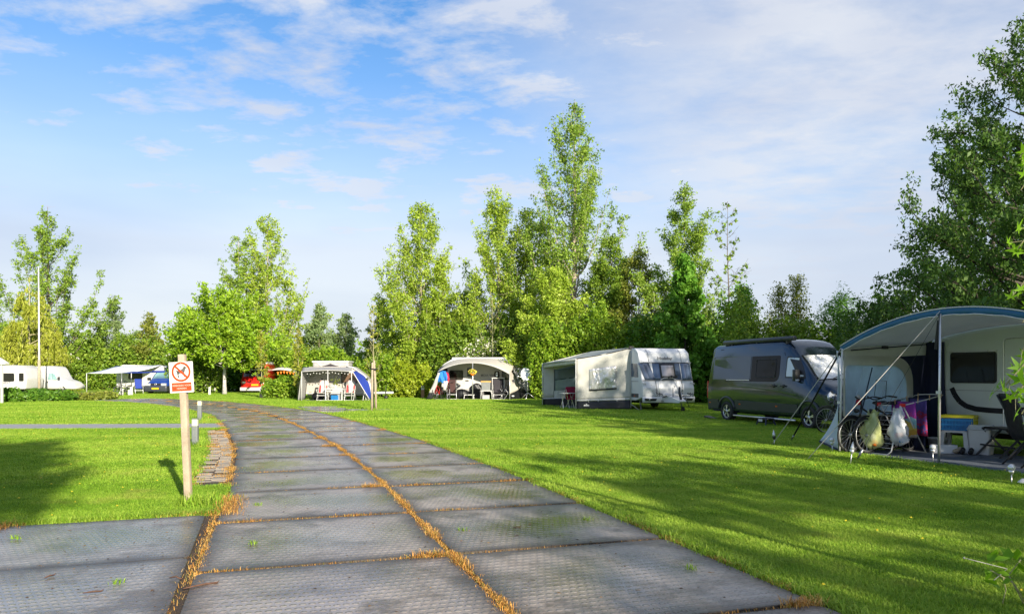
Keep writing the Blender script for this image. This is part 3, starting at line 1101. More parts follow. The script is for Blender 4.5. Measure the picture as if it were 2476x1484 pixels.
def leaf_mesh(name, P, size, mat, rng, axis=None, aspect=0.6, flat=0.35):
    """leaf-sized rhombs at the points P: one quad each"""
    n = len(P)
    a = rng.normal(0, 1, (n, 3))
    if axis is not None: a = a * .55 + np.asarray(axis)
    a /= np.linalg.norm(a, axis=1)[:, None]
    u = rng.normal(0, 1, (n, 3)); u[:, 2] += flat
    b = np.cross(a, u); b /= (np.linalg.norm(b, axis=1)[:, None] + 1e-9)
    c = np.cross(a, b)
    s = (size * np.clip(rng.lognormal(-.04, .34, n), .45, 1.9))[:, None]
    V = np.stack([P - a * s * .5, P + b * s * aspect * .5 - a * s * .08 + c * s * .05, P + a * s * .5, P - b * s * aspect * .5 - a * s * .08 + c * s * .05], 1).reshape(-1, 3)
    me = bpy.data.meshes.new(name)
    me.vertices.add(4 * n)
    me.vertices.foreach_set('co', V.astype(np.float32).ravel())
    me.loops.add(4 * n)
    me.loops.foreach_set('vertex_index', np.arange(4 * n, dtype=np.int32))
    me.polygons.add(n)
    me.polygons.foreach_set('loop_start', np.arange(0, 4 * n, 4, dtype=np.int32))
    me.update(calc_edges=True)
    me.materials.append(mat)
    return me


def make_tree(seed, h, crown, r_trunk, nb, up, leaves, size, lmat, bmat, base=0.12, lean=(0, 0), droop=0.0, sub=4, twig_r=.012,
              scatter=.16, axis=None, aspect=.6, stems=1, top_tuft=True, curl=.35, len_jit=.25, inner=.25, wiggle=.02, tmax=1.0):
    """trunk mesh and crown mesh of a tree standing at the origin. crown(t): half width at relative height t; up(t): branch angle"""
    rng = np.random.default_rng(seed)
    W = MB()
    segs = []                                       # (p, q, weight)
    for st in range(stems):
        off = np.array([0, 0, 0.0]) if stems == 1 else np.array([rng.normal(0, .12), rng.normal(0, .12), 0])
        ln = np.array(lean) + (rng.normal(0, .05, 2) if stems > 1 else 0)
        hh = h * (1 if st == 0 else rng.uniform(.78, .95))
        K = 12
        zz = np.linspace(0, hh, K)
        wob = np.cumsum(rng.normal(0, wiggle, (K, 2)), 0) * hh / 10; wob[0] = 0
        T = np.stack([off[0] + zz * ln[0] + wob[:, 0], off[1] + zz * ln[1] + wob[:, 1], zz], 1)
        rs = [max(r_trunk * (1 - .93 * (z / hh) ** .8), .008) for z in zz]
        rs[0] *= 1.25
        W.tube([tuple(p) for p in T], rs, 7)
        segs.append((T[-3], T[-1], .5))
        per = nb // stems
        for i in range(per):
            t = base + (tmax - base) * ((i + rng.uniform(0, .9)) / per) ** .9
            t = min(t, .985)
            az = i * 2.39996 + rng.normal(0, .35) + st
            e = up(t) + rng.normal(0, .10)
            R = crown(t) * (1 + rng.normal(0, len_jit))
            if R < .05: R = .05
            Lh = R
            Lv = R * math.tan(min(max(e, -1.2), 1.38))
            if Lv > 0:                                  # t is the height of the branch tip
                z0 = max(t * hh - Lv, base * hh * (.6 + .4 * rng.uniform()))
                z0 = min(z0, t * hh - .02)
                Lv = t * hh - z0
            else: z0 = t * hh
            p0 = np.array([np.interp(z0, zz, T[:, k]) for k in range(3)])
            tb = z0 / hh
            hd = np.array([cos(az), sin(az), 0])
            pts = []
            for s in (0, .25, .5, .75, 1.0):
                q = p0 + hd * Lh * (s ** (1 - curl * .5) if e > .5 else s) + np.array([0, 0, Lv * (s ** (1 + curl))]) - np.array([0, 0, droop * R * s ** 2.2])
                q = q + rng.normal(0, .03 * R, 3) * s
                if q[2] < .25: q[2] = .25
                pts.append(q)
            r0 = max(r_trunk * (1 - tb) * .42, twig_r * 1.3)
            W.tube([tuple(p) for p in pts], [r0, r0 * .75, r0 * .5, r0 * .3, twig_r * .5], 4, cap=False)
            for k in range(1, 4):
                segs.append((pts[k], pts[k + 1], R * (.35 if k == 1 else .8)))
            for j in range(sub):
                s = rng.uniform(inner, .95)
                k = min(int(s * 4), 3); f = s * 4 - k
                a = pts[k] * (1 - f) + pts[k + 1] * f
                d = (pts[k + 1] - pts[k]); d /= np.linalg.norm(d) + 1e-9
                d = d * .9 + rng.normal(0, .55, 3); d[2] += .15 - droop * .8
                d /= np.linalg.norm(d)
                l2 = R * rng.uniform(.22, .48) * (1.15 - .5 * s) + .12
                b = a + d * l2 - np.array([0, 0, droop * l2 * .4])
                if b[2] < .2: b[2] = .2
                W.tube([tuple(a), tuple((a + b) / 2 + rng.normal(0, .04 * l2, 3)), tuple(b)], [twig_r, twig_r * .7, twig_r * .35], 3, cap=False)
                segs.append((a, b, l2 * 1.1))
    A = np.array([s[0] for s in segs]); B = np.array([s[1] for s in segs]); w = np.array([s[2] for s in segs]); w = w / w.sum()
    me_c = None
    if leaves:
        # leaves sit in sprays: every spray is a spot on a twig with a handful of leaves round it
        ns = max(leaves // 9, 1)
        j = rng.choice(len(w), ns, p=w)
        t = rng.uniform(0, 1, ns) ** .8
        spot = A[j] + (B[j] - A[j]) * t[:, None] + rng.normal(0, scatter * .8, (ns, 3))
        P = np.repeat(spot, 9, 0)[:leaves] + rng.normal(0, scatter * .55, (min(leaves, ns * 9), 3)) * np.array([1, 1, .8])
        P[:, 2] = np.maximum(P[:, 2], .12)
        me_c = leaf_mesh('crown', P, size, lmat, rng, axis, aspect)
    return W.mesh('trunk', bmat), me_c


def place_tree(name, label, x, D, meshes, cat='tree', group=None, rz=0.0, z=0.0, world=None):
    loc = world if world else ((x - 1238.0) / FPX * D, D, z)
    t = thing(name, label, cat, loc, rz, group)
    link_mesh('trunk', meshes[0], None, t)
    if meshes[1]: link_mesh('crown', meshes[1], None, t)
    return t


def zh(y, D):
    return H - (y - 905.0) / FPX * D


def wpx(px, D):
    return px / FPX * D


def prof(pts):
    a = np.array(pts)
    return lambda t: float(np.interp(t, a[:, 0], a[:, 1]))


def build_trees():
    pop_up = lambda t: 1.02 + .12 * t
    # --- the tall poplars and aspens behind the pitches
    def poplar(seed, D, x, ytop, half, label, leaves, mat=L_poplar, shape=None, lean=(0, 0), bark=M_barkp, name='poplar_tree', size=.17, group='tall poplars behind the pitches', nb=66, e=pop_up, **k):
        h = zh(ytop, D)
        R = wpx(half * 1.28, D)
        shape = shape or [(.08, .75), (.25, 1.0), (.45, .95), (.65, .72), (.82, .45), (.94, .22), (1, .05)]
        f = prof([(a, b * R) for a, b in shape])
        m = make_tree(seed, h, f, h * .013, nb, e, int(leaves * 2.5), size * .76, mat, bark, base=.10, lean=lean, scatter=k.pop('scatter', .22), sub=6, **k)
        return place_tree(name, label, x, D, m, group=group)
    g = 'tall poplars behind the pitches'
    poplar(1, 74, 118, 500, 92, 'tall loose poplar standing behind the white motorhome on the left', 16000, L_poplard, [(.05, 1.0), (.3, 1.05), (.5, .85), (.62, .8), (.7, .45), (.85, .4), (1, .08)], bark=M_bark, size=.24, lean=(-.01, 0), tmax=.98)
    poplar(2, 72, 645, 520, 86, 'tall yellow-green poplar rising behind the round tree and the red camper', 19000, L_poplar, [(.05, .9), (.3, 1.1), (.5, .95), (.7, .62), (.86, .42), (1, .10)], size=.23, lean=(0, 0))
    poplar(12, 71, 576, 566, 34, 'slim poplar side leader just left of the tall poplar behind the round tree', 5500, L_poplard, [(.3, .8), (.6, 1), (.8, .9), (.93, .55), (1, .1)], size=.22, nb=26)
    poplar(3, 58, 1018, 484, 80, 'broad pale green poplar between the two white caravans with awnings', 26000, L_poplar, [(.05, .7), (.25, 1.0), (.5, 1.0), (.66, .8), (.8, .55), (.92, .33), (1, .08)], size=.19)
    poplar(4, 56, 1208, 452, 82, 'yellow-green poplar left of the tallest tree, behind the caravan with brown chairs', 24000, L_poplar, [(.05, .8), (.3, 1.05), (.5, 1.0), (.64, .8), (.78, .42), (.92, .30), (1, .08)], size=.185)
    poplar(6, 57, 1272, 500, 60, 'lower pale poplar crown between the yellow-green poplar and the tallest tree', 16000, L_poplar, [(.05, .9), (.3, 1.05), (.5, 1.0), (.66, .8), (.82, .5), (.93, .3), (1, .08)], size=.185)
    poplar(5, 53, 1384, 246, 98, 'tallest poplar of all with a bare pale trunk, right of the middle', 30000, L_poplard, [(.08, .7), (.25, .95), (.45, 1.0), (.58, .92), (.70, .62), (.85, .48), (.95, .28), (1, .06)], size=.18, e=lambda t: .92 + .22 * t, nb=76, lean=(.012, 0))
    # --- the willow and the slender birches on the left
    D = 66
    h = zh(668, D)
    m = make_tree(21, h, prof([(.3, 1.6), (.6, 2.9), (.85, 2.4), (1, 1.2)]), .22, 44, lambda t: .9, 34000, .30, L_willow, M_barkg, base=.4, droop=1.9, sub=7, scatter=.16, axis=(0, 0, -1.4), aspect=.22, inner=.4)
    place_tree('willow_tree', 'yellow weeping willow with hanging branches at the left edge', 70, D, m)
    def birch(seed, D, x, ytop, half, label, leaves, mat, name='birch_tree', size=.17, bark=M_birch, group=None, shape=None, **k):
        h = zh(ytop, D); R = wpx(half * 1.12, D)
        f = prof([(a, b * R) for a, b in (shape or [(.1, .7), (.3, 1), (.55, .85), (.8, .45), (1, .06)])])
        m = make_tree(seed, h, f, h * .012, k.pop('nb', 36), k.pop('e', lambda t: .55 + .3 * t), int(leaves * 2.2), size * .80, mat, bark, base=k.pop('base', .12), droop=k.pop('droop', .25), scatter=k.pop('scatter', .2), **k)
        return place_tree(name, label, x, D, m, group=group)
    birch(31, 78, 274, 720, 45, 'slender grey-green birch between the poplar and the awning, left background', 7500, L_grey, size=.24)
    birch(32, 76, 362, 756, 46, 'small loose olive tree with a pale straight trunk behind the blue van', 6000, L_olive, name='alder_tree', size=.22, bark=M_bark)
    birch(33, 80, 455, 745, 50, 'feathery pale birch peeking out left of the round tree', 8000, L_grey, size=.24)
    birch(34, 70, 770, 735, 45, 'dull green tree right behind the folding-roof caravan', 7500, L_grey, name='alder_tree', size=.22, bark=M_bark)
    birch(35, 72, 835, 760, 44, 'lower grey-green tree left of the staked sapling', 7500, L_grey, name='alder_tree', size=.22, bark=M_bark)
    birch(36, 68, 925, 722, 34, 'narrow fresh green birch just right of the staked sapling', 6500, L_mid, size=.2)
    birch(37, 57, 1065, 640, 62, 'birch with a pale trunk and drooping twigs behind the left end of the curved awning', 13000, L_poplar, size=.17, droop=.6, base=.22)
    birch(38, 60, 1125, 705, 40, 'small dark aspen in the gap between the two middle poplars', 6500, L_poplard, name='aspen_tree', size=.19, bark=M_bark)
    # --- the big round tree
    D = 57
    h = zh(686, D)
    m = make_tree(41, h, prof([(.34, 2.4), (.45, 3.2), (.65, 3.3), (.85, 2.5), (1, 1.0)]), .16, 70, lambda t: .35 + .75 * t, 52000, .19, L_round, M_birch, base=.37, droop=.12, sub=6, scatter=.22, lean=(.02, 0), inner=.3)
    place_tree('round_tree', 'dense round bright green tree with a leaning white trunk', 543, D, m)
    # --- the belt right of the tallest poplar
    birch(51, 50, 1478, 570, 78, 'bushy olive-green tree directly right of the tallest poplar', 20000, L_mid, name='alder_tree', size=.165, bark=M_bark, shape=[(.05, 1), (.3, 1.05), (.6, .9), (.8, .55), (1, .12)], nb=48)
    birch(52, 49, 1545, 600, 60, 'thin-topped alder behind the grey awning roof', 13000, L_olive, name='alder_tree', size=.16, bark=M_bark, shape=[(.05, 1), (.4, 1), (.7, .8), (.9, .4), (1, .1)])
    birch(53, 46, 1652, 446, 92, 'tall airy birch behind the maple and the white caravan', 22000, L_poplard, size=.155, e=lambda t: .75 + .3 * t, shape=[(.08, .7), (.3, 1.0), (.55, .95), (.72, .6), (.88, .42), (1, .06)], nb=46)
    birch(54, 48, 1330, 640, 90, 'leafy light green tree filling the space under the tallest poplar', 24000, L_poplar, name='alder_tree', size=.165, bark=M_bark, shape=[(.03, 1), (.35, 1.05), (.7, .85), (1, .15)], nb=52)
    D = 40
    h = zh(618, D)
    m = make_tree(55, h, prof([(.05, 1.1), (.2, 1.55), (.5, 1.25), (.75, .72), (1, .12)]), .10, 60, lambda t: .35 + .3 * t, 34000, .17, L_maple, M_barkd, base=.06, droop=.25, sub=5, scatter=.13, aspect=.85, axis=(0, 0, -.5))
    place_tree('maple_tree', 'vivid green young maple between the white caravan and the dark van', 1655, D, m)
    # sparse leaning tree with bare twigs
    D = 42
    h = zh(486, D)
    m = make_tree(56, h, prof([(.35, 1.1), (.6, 1.2), (.8, .7), (1, .15)]), .09, 34, lambda t: .62, 950, .15, L_mid, M_bark, base=.30, sub=5, scatter=.10, twig_r=.011)
    place_tree('sparse_tree', 'almost bare thin tree with a few leaves at its tip, right of the maple', 1762, D, m)
    birch(57, 40, 1795, 690, 50, 'bright green sapling crown under the almost bare tree', 7500, L_maple, name='maple_tree', size=.15, bark=M_barkd, e=lambda t: .8, shape=[(.05, 1), (.4, .9), (.7, .5), (1, .1)])
    birch(58, 38, 1885, 690, 34, 'small hawthorn with thin upright shoots behind the dark van', 5200, L_olive, name='hawthorn_tree', size=.11, bark=M_barkd, e=lambda t: .9)
    birch(59, 38, 1924, 665, 30, 'narrow hawthorn shoot, the tallest twig behind the van roof', 5200, L_olive, name='hawthorn_tree', size=.11, bark=M_barkd, e=lambda t: 1.0)
    birch(60, 34, 2030, 702, 70, 'fine-leaved dark shrub tree left of the big right-hand tree', 15000, L_maple, name='willow_shrub', size=.13, bark=M_barkd, aspect=.3, droop=.5, shape=[(.05, 1.1), (.5, 1), (.8, .75), (1, .3)])
    birch(61, 33, 2135, 715, 60, 'dark shrub tree under the left branches of the big right-hand tree', 13000, L_dark, name='willow_shrub', size=.13, bark=M_barkd, aspect=.3, droop=.5, shape=[(.05, 1.1), (.5, 1), (.8, .75), (1, .3)])
    # --- big dark tree on the right
    D = 23
    h = zh(15, D)
    m = make_tree(71, h, prof([(.15, 4.2), (.34, 5.3), (.49, 4.3), (.57, 3.5), (.72, 2.9), (.82, 2.3), (.92, 1.3), (1, .3)]), .24, 110, lambda t: .30 + .55 * t, 98000, .12, L_dark, M_barkd, base=.14, droop=.10, sub=6, scatter=.16, twig_r=.013, len_jit=.12, aspect=.48, axis=(0, 0, -.6))
    place_tree('dark_tree', 'large dark green tree towering behind the awning on the right', 2520, D, m)
    D = 29
    m = make_tree(72, zh(330, D), prof([(.08, 3.6), (.35, 3.4), (.6, 2.5), (.85, 1.2), (1, .3)]), .2, 60, lambda t: .4 + .4 * t, 44000, .14, L_dark, M_barkd, base=.08, droop=.15, sub=5, scatter=.17, aspect=.5)
    place_tree('dark_tree', 'second dark green tree farther behind the big one at the right edge', 2400, D, m)
    # --- young trees with stakes
    def young(seed, D, x, ytop, half, label, leaves, mat=L_young, size=.11, base=.18, **k):
        h = zh(ytop, D); R = wpx(half, D)
        f = prof([(.1, .5 * R), (.3, R), (.6, .9 * R), (.9, .45 * R), (1, .1 * R)])
        m = make_tree(seed, h, f, .035, 34, lambda t: 1.0, leaves, size, mat, M_barkg, base=base, scatter=.07, sub=2, twig_r=.007, wiggle=.006)
        return place_tree('young_tree', label, x, D, m, group='young staked trees')
    young(81, 48.5, 632, 800, 17, 'yellowish columnar young tree in front of the red camper', 1900, base=.25)
    young(82, 45, 721, 795, 17, 'yellowish columnar young tree at the left end of the folding-roof caravan', 2000, base=.22)
    young(83, 31.8, 903, 735, 22, 'thin nearly bare sapling tied to wooden stakes beside the road spur', 330, size=.09, base=.3)
    young(84, 50, 1192, 715, 60, 'bare pale sapling with wide thin branches above the curved awning', 260, size=.12, base=.30)


def leaf_cloud(name, label, cat, blobs, n, size, mat, seed, group=None, bark=M_barkd, nstick=26, aspect=.65, bloom=0, kind=None, extra=None, loc=None):
    """a shrub or hedge: leaves crowd the outer skin of lumpy volumes (c, radii), twigs inside"""
    rng = np.random.default_rng(seed)
    bl = [(np.array(c, float), np.array(r, float)) for c, r in blobs]
    o0 = np.array(loc if loc else (np.mean([b[0][0] for b in bl]), np.mean([b[0][1] for b in bl]), 0.0))
    w = np.array([b[1][0] * b[1][2] + b[1][1] * b[1][2] + b[1][0] * b[1][1] for b in bl]); w /= w.sum()
    j = rng.choice(len(bl), n, p=w)
    d = rng.normal(0, 1, (n, 3)); d /= np.linalg.norm(d, axis=1)[:, None]
    ctr = np.array([b[0] for b in bl])[j]; rad = np.array([b[1] for b in bl])[j]
    lump = 1 + .13 * np.sin(d[:, 0] * 7 + j) * np.sin(d[:, 1] * 6 + 2 * j) + .10 * np.sin(d[:, 2] * 11 + d[:, 0] * 9)
    q = np.where(rng.uniform(0, 1, n) < .72, rng.normal(1.0, .07, n), rng.uniform(.45, 1.0, n))
    P = ctr + d * rad * (q * lump)[:, None] - o0
    P = P[P[:, 2] > .03]
    if bloom:
        P2 = P[:bloom] * np.array([1, 1, 1]) + rng.normal(0, .03, (min(bloom, len(P)), 3))
        P = P[bloom:]
    W = MB()
    for k in range(nstick):
        c, r = bl[rng.choice(len(bl), p=w)]
        a = c + np.array([rng.uniform(-.5, .5) * r[0], rng.uniform(-.5, .5) * r[1], 0]); a[2] = 0
        b = c + rng.normal(0, .5, 3) * r; b[2] = abs(b[2]) + .2
        W.tube([tuple(a - o0), tuple((a + b) / 2 - o0 + rng.normal(0, .06, 3)), tuple(b - o0)], [.03, .02, .008], 4, cap=False)
    t = thing(name, label, cat, tuple(o0), 0, group)
    if kind: t['kind'] = kind
    link_mesh('stems', W.mesh('stems', bark), None, t)
    link_mesh('foliage', leaf_mesh('foliage', P, size, mat, rng, None, aspect), None, t)
    if bloom:
        link_mesh('blossom', leaf_mesh('blossom', P2, size * .9, L_bloom, rng, None, .9), None, t)
    return t


def run_blobs(p, q, n, h, dep, rng, jit=.12):
    """a row of blobs from ground point p to q"""
    out = []
    for i in range(n):
        t = (i + .5) / n
        c = (p[0] + (q[0] - p[0]) * t + rng.normal(0, .1), p[1] + (q[1] - p[1]) * t + rng.normal(0, .1))
        hh = h * (1 + rng.normal(0, jit))
        w = hypot(q[0] - p[0], q[1] - p[1]) / n
        out.append(((c[0], c[1], hh * .48), (w * .85, dep * .5, hh * .55)))
    return out


def build_hedges():
    rng = np.random.default_rng(5)
    def gx(x, D): return ((x - 1238.0) / FPX * D, D)
    def hz(y, D): return zh(y, D)
    def row(label, x0, D0, x1, D1, ytop, n, dep, leaves, size, mat, seed, name='hedge', cat='hedge', **k):
        Dm = (D0 + D1) / 2
        return leaf_cloud(name, label, cat, run_blobs(gx(x0, D0), gx(x1, D1), n, hz(ytop, Dm), dep, rng), int(leaves * 1.5), size, mat, seed, **k)
    row('low dark green hedge in front of the white motorhome on the left', -60, 40.5, 172, 42.5, 943, 7, 1.9, 9500, .13, L_low, 101)
    row('scrubby low bush at the right end of the low hedge, beside the bicycles', 185, 44, 262, 47, 948, 3, 1.6, 2800, .13, L_olive, 102, name='bush', cat='bush')
    row('dark bushes with white flower heads behind the white motorhome', -80, 73, 210, 74, 820, 6, 3.5, 17000, .22, L_mid, 103, name='bush', cat='bush', bloom=420)
    row('dense bushes behind the white awning and the blue van', 190, 75, 470, 75, 835, 6, 3.5, 15000, .23, L_mid, 104, name='bush', cat='bush')
    row('dark bush with cream blossom right behind the warning sign', 425, 60, 530, 60, 800, 3, 3.5, 9500, .19, L_mid, 105, name='bush', cat='bush', bloom=600)
    row('deep green bush between the leaning white trunk and the red camper', 520, 68, 615, 68, 822, 3, 3.0, 8000, .2, L_low, 106, name='bush', cat='bush')
    row('clipped green hedge between the red camper and the folding-roof caravan', 655, 47.5, 715, 46.5, 912, 3, 1.5, 4500, .14, L_hedge, 107)
    row('tall bushes behind the folding-roof caravan', 640, 66, 860, 64, 845, 5, 3.0, 15000, .2, L_hedge, 108, name='bush', cat='bush')
    row('thick green hedge right of the folding-roof caravan', 855, 50, 950, 49.5, 868, 4, 2.4, 10500, .15, L_hedge, 109)
    row('sunlit yellowish hedge at the left end of the curved awning', 950, 49.5, 1032, 49, 878, 3, 2.2, 9500, .14, L_hedgey, 110)
    row('dark bushes behind the caravan with the curved awning', 1030, 55, 1330, 52, 800, 7, 3.2, 24000, .18, L_mid, 111, name='bush', cat='bush')
    row('tangled light green bushes behind the grey awning', 1290, 46, 1560, 44, 775, 6, 3.2, 24000, .155, L_hedge, 112, name='bush', cat='bush')
    row('dark bushes behind the white caravan and the maple', 1540, 43, 1790, 40, 790, 5, 3.0, 18000, .145, L_low, 113, name='bush', cat='bush')
    row('dark mixed bushes behind the roof of the dark van', 1770, 36, 2080, 33, 790, 6, 3.0, 21000, .125, L_mid, 114, name='bush', cat='bush')
    row('shadowy bushes behind the awning on the right', 2060, 30, 2560, 26, 740, 7, 3.0, 24000, .12, L_dark, 115, name='bush', cat='bush')
    D = 35.5
    row('hawthorn bush covered in white blossom above the dark van', 1868, D, 1962, D - .5, 790, 3, 1.6, 4600, .105, L_mid, 116, name='hawthorn_bush', cat='bush', bloom=1500)
    # white flowering crown behind the curved awning
    c = at(1162, 838, 50.5)
    leaf_cloud('hawthorn_bush', 'small hawthorn full of white blossom above the curved awning', 'bush',
               [((c.x - .5, c.y, c.z - .3), (.75, .6, .42)), ((c.x + .35, c.y, c.z + .15), (.7, .6, .5)), ((c.x + .6, c.y, c.z - .4), (.6, .5, .4)), ((c.x - 1.2, c.y, c.z - .75), (.6, .5, .3))],
               2600, .12, L_mid, 117, bloom=650, nstick=12)
    # far wood closing the view all round the site
    bl = []
    for i in range(120):
        a = 2 * pi * i / 120
        r_ = 92 + rng.uniform(-5, 5)
        x, y = r_ * sin(a), 8 + r_ * cos(a)
        bl.append(((x, y, 2.2), (3.6, 3.4, 2.8 + rng.uniform(-.6, 2.2) + (1.5 if y < 40 else 0))))
    leaf_cloud('distant_wood', 'dark green wood closing the view far behind the trees', None, bl, 130000, .46, L_mid, 130, kind='stuff', nstick=60, loc=(0, 0, 0))


def build_shade_trees():
    """the row of trees behind the photographer on the right; their long shadows lie over the lawn"""
    m1 = make_tree(91, 10.5, prof([(.15, 2.2), (.4, 2.9), (.7, 2.2), (1, .4)]), .17, 56, lambda t: .45 + .4 * t, 6600, .24, L_mid, M_bark, base=.14, sub=5, scatter=.25)
    m2 = make_tree(92, 8.0, prof([(.12, 2.0), (.4, 2.5), (.7, 1.9), (1, .4)]), .14, 50, lambda t: .45 + .4 * t, 4300, .24, L_mid, M_bark, base=.10, sub=5, scatter=.25)
    m3 = make_tree(93, 11.0, prof([(.74, .7), (.83, 1.05), (.92, .8), (1, .2)]), .17, 46, lambda t: .5 + .4 * t, 6500, .24, L_mid, M_bark, base=.76, sub=5, scatter=.25)
    for i, (x, y, m, rz, sc) in enumerate(SHADE):
        t = place_tree('garden_tree', SHADE_LABELS[i], 0, 0, (m1, m2, m3)[m], group='trees behind the viewpoint', rz=rz, world=(x, y, 0))
        t.scale = (sc, sc, sc)


SHADE_LABELS = ['garden tree out of the frame whose shadow falls on the tail of the dark van', 'garden tree out of the frame that shades the bonnet side of the white caravan',
                'garden tree out of the frame on the far right, the tallest of its row', 'small garden tree out of the frame right of the large awning',
                'small garden tree behind the viewpoint shading the middle of the right lawn', 'small garden tree behind the viewpoint shading the lawn before the right awning',
                'small garden tree behind the viewpoint shading the lawn along the road', 'high-crowned tree behind the viewpoint whose shadow lies on the left lawn']
SHADE = [(15.0, 5.0, 0, .3, 1.14), (17.2, 6.5, 0, 1.2, 1.14), (18.9, 8.3, 0, 2.0, 1.19), (14.7, -.5, 1, 4.0, 1.10), (11.2, -7.5, 1, 3.0, 1.0), (13.6, -7.8, 1, .4, .98), (9.3, -9.4, 1, 5.1, .85), (4.2, -13.2, 2, 1.7, 1.0)]

# ------------------------------------------------------------------ vehicles and tents
def text_mesh(s, size, mat, ext=.003, align='CENTER', shear=0.0, sx=1.0, bold=0.0):
    cu = bpy.data.curves.new('lettering', 'FONT')
    cu.body = s; cu.size = size; cu.extrude = ext; cu.align_x = align; cu.align_y = 'CENTER'; cu.shear = shear
    cu.offset = bold
    o = bpy.data.objects.new('lettering', cu)
    COL.objects.link(o)
    dg = bpy.context.evaluated_depsgraph_get()
    me = bpy.data.meshes.new_from_object(o.evaluated_get(dg))
    bpy.data.objects.remove(o)
    if sx != 1.0:
        for v in me.vertices: v.co.x *= sx
    me.materials.clear(); me.materials.append(mat)
    return me


def lettering(s, size, mat, parent, M, name='lettering', **k):
    me = text_mesh(s, size, mat, **k)
    me.transform(M)
    return link_mesh(name, me, None, parent)


def MXZ(x, y, z, flip=1, yaw=0.0):
    """matrix that puts flat text upright, reading along +x (flip 1) or -x (flip -1), its face towards -y (flip 1) or +y"""
    R = Matrix.Rotation(radians(90), 4, 'X')
    if flip < 0: R = Matrix.Rotation(pi, 4, 'Z') @ R
    return Matrix.Translation((x, y, z)) @ Matrix.Rotation(yaw, 4, 'Z') @ R


def boolean_cut(o, cutters):
    """cut solid holes into a mesh object and keep only the result"""
    mb = MB()
    for f in cutters: f(mb)
    c = mb.build('cutter', M_dark, None, fix=True)
    md = o.modifiers.new('cut', 'BOOLEAN'); md.operation = 'DIFFERENCE'; md.object = c; md.solver = 'EXACT'
    dg = bpy.context.evaluated_depsgraph_get()
    me = bpy.data.meshes.new_from_object(o.evaluated_get(dg))
    o.modifiers.clear()
    o.data = me
    bpy.data.objects.remove(c)


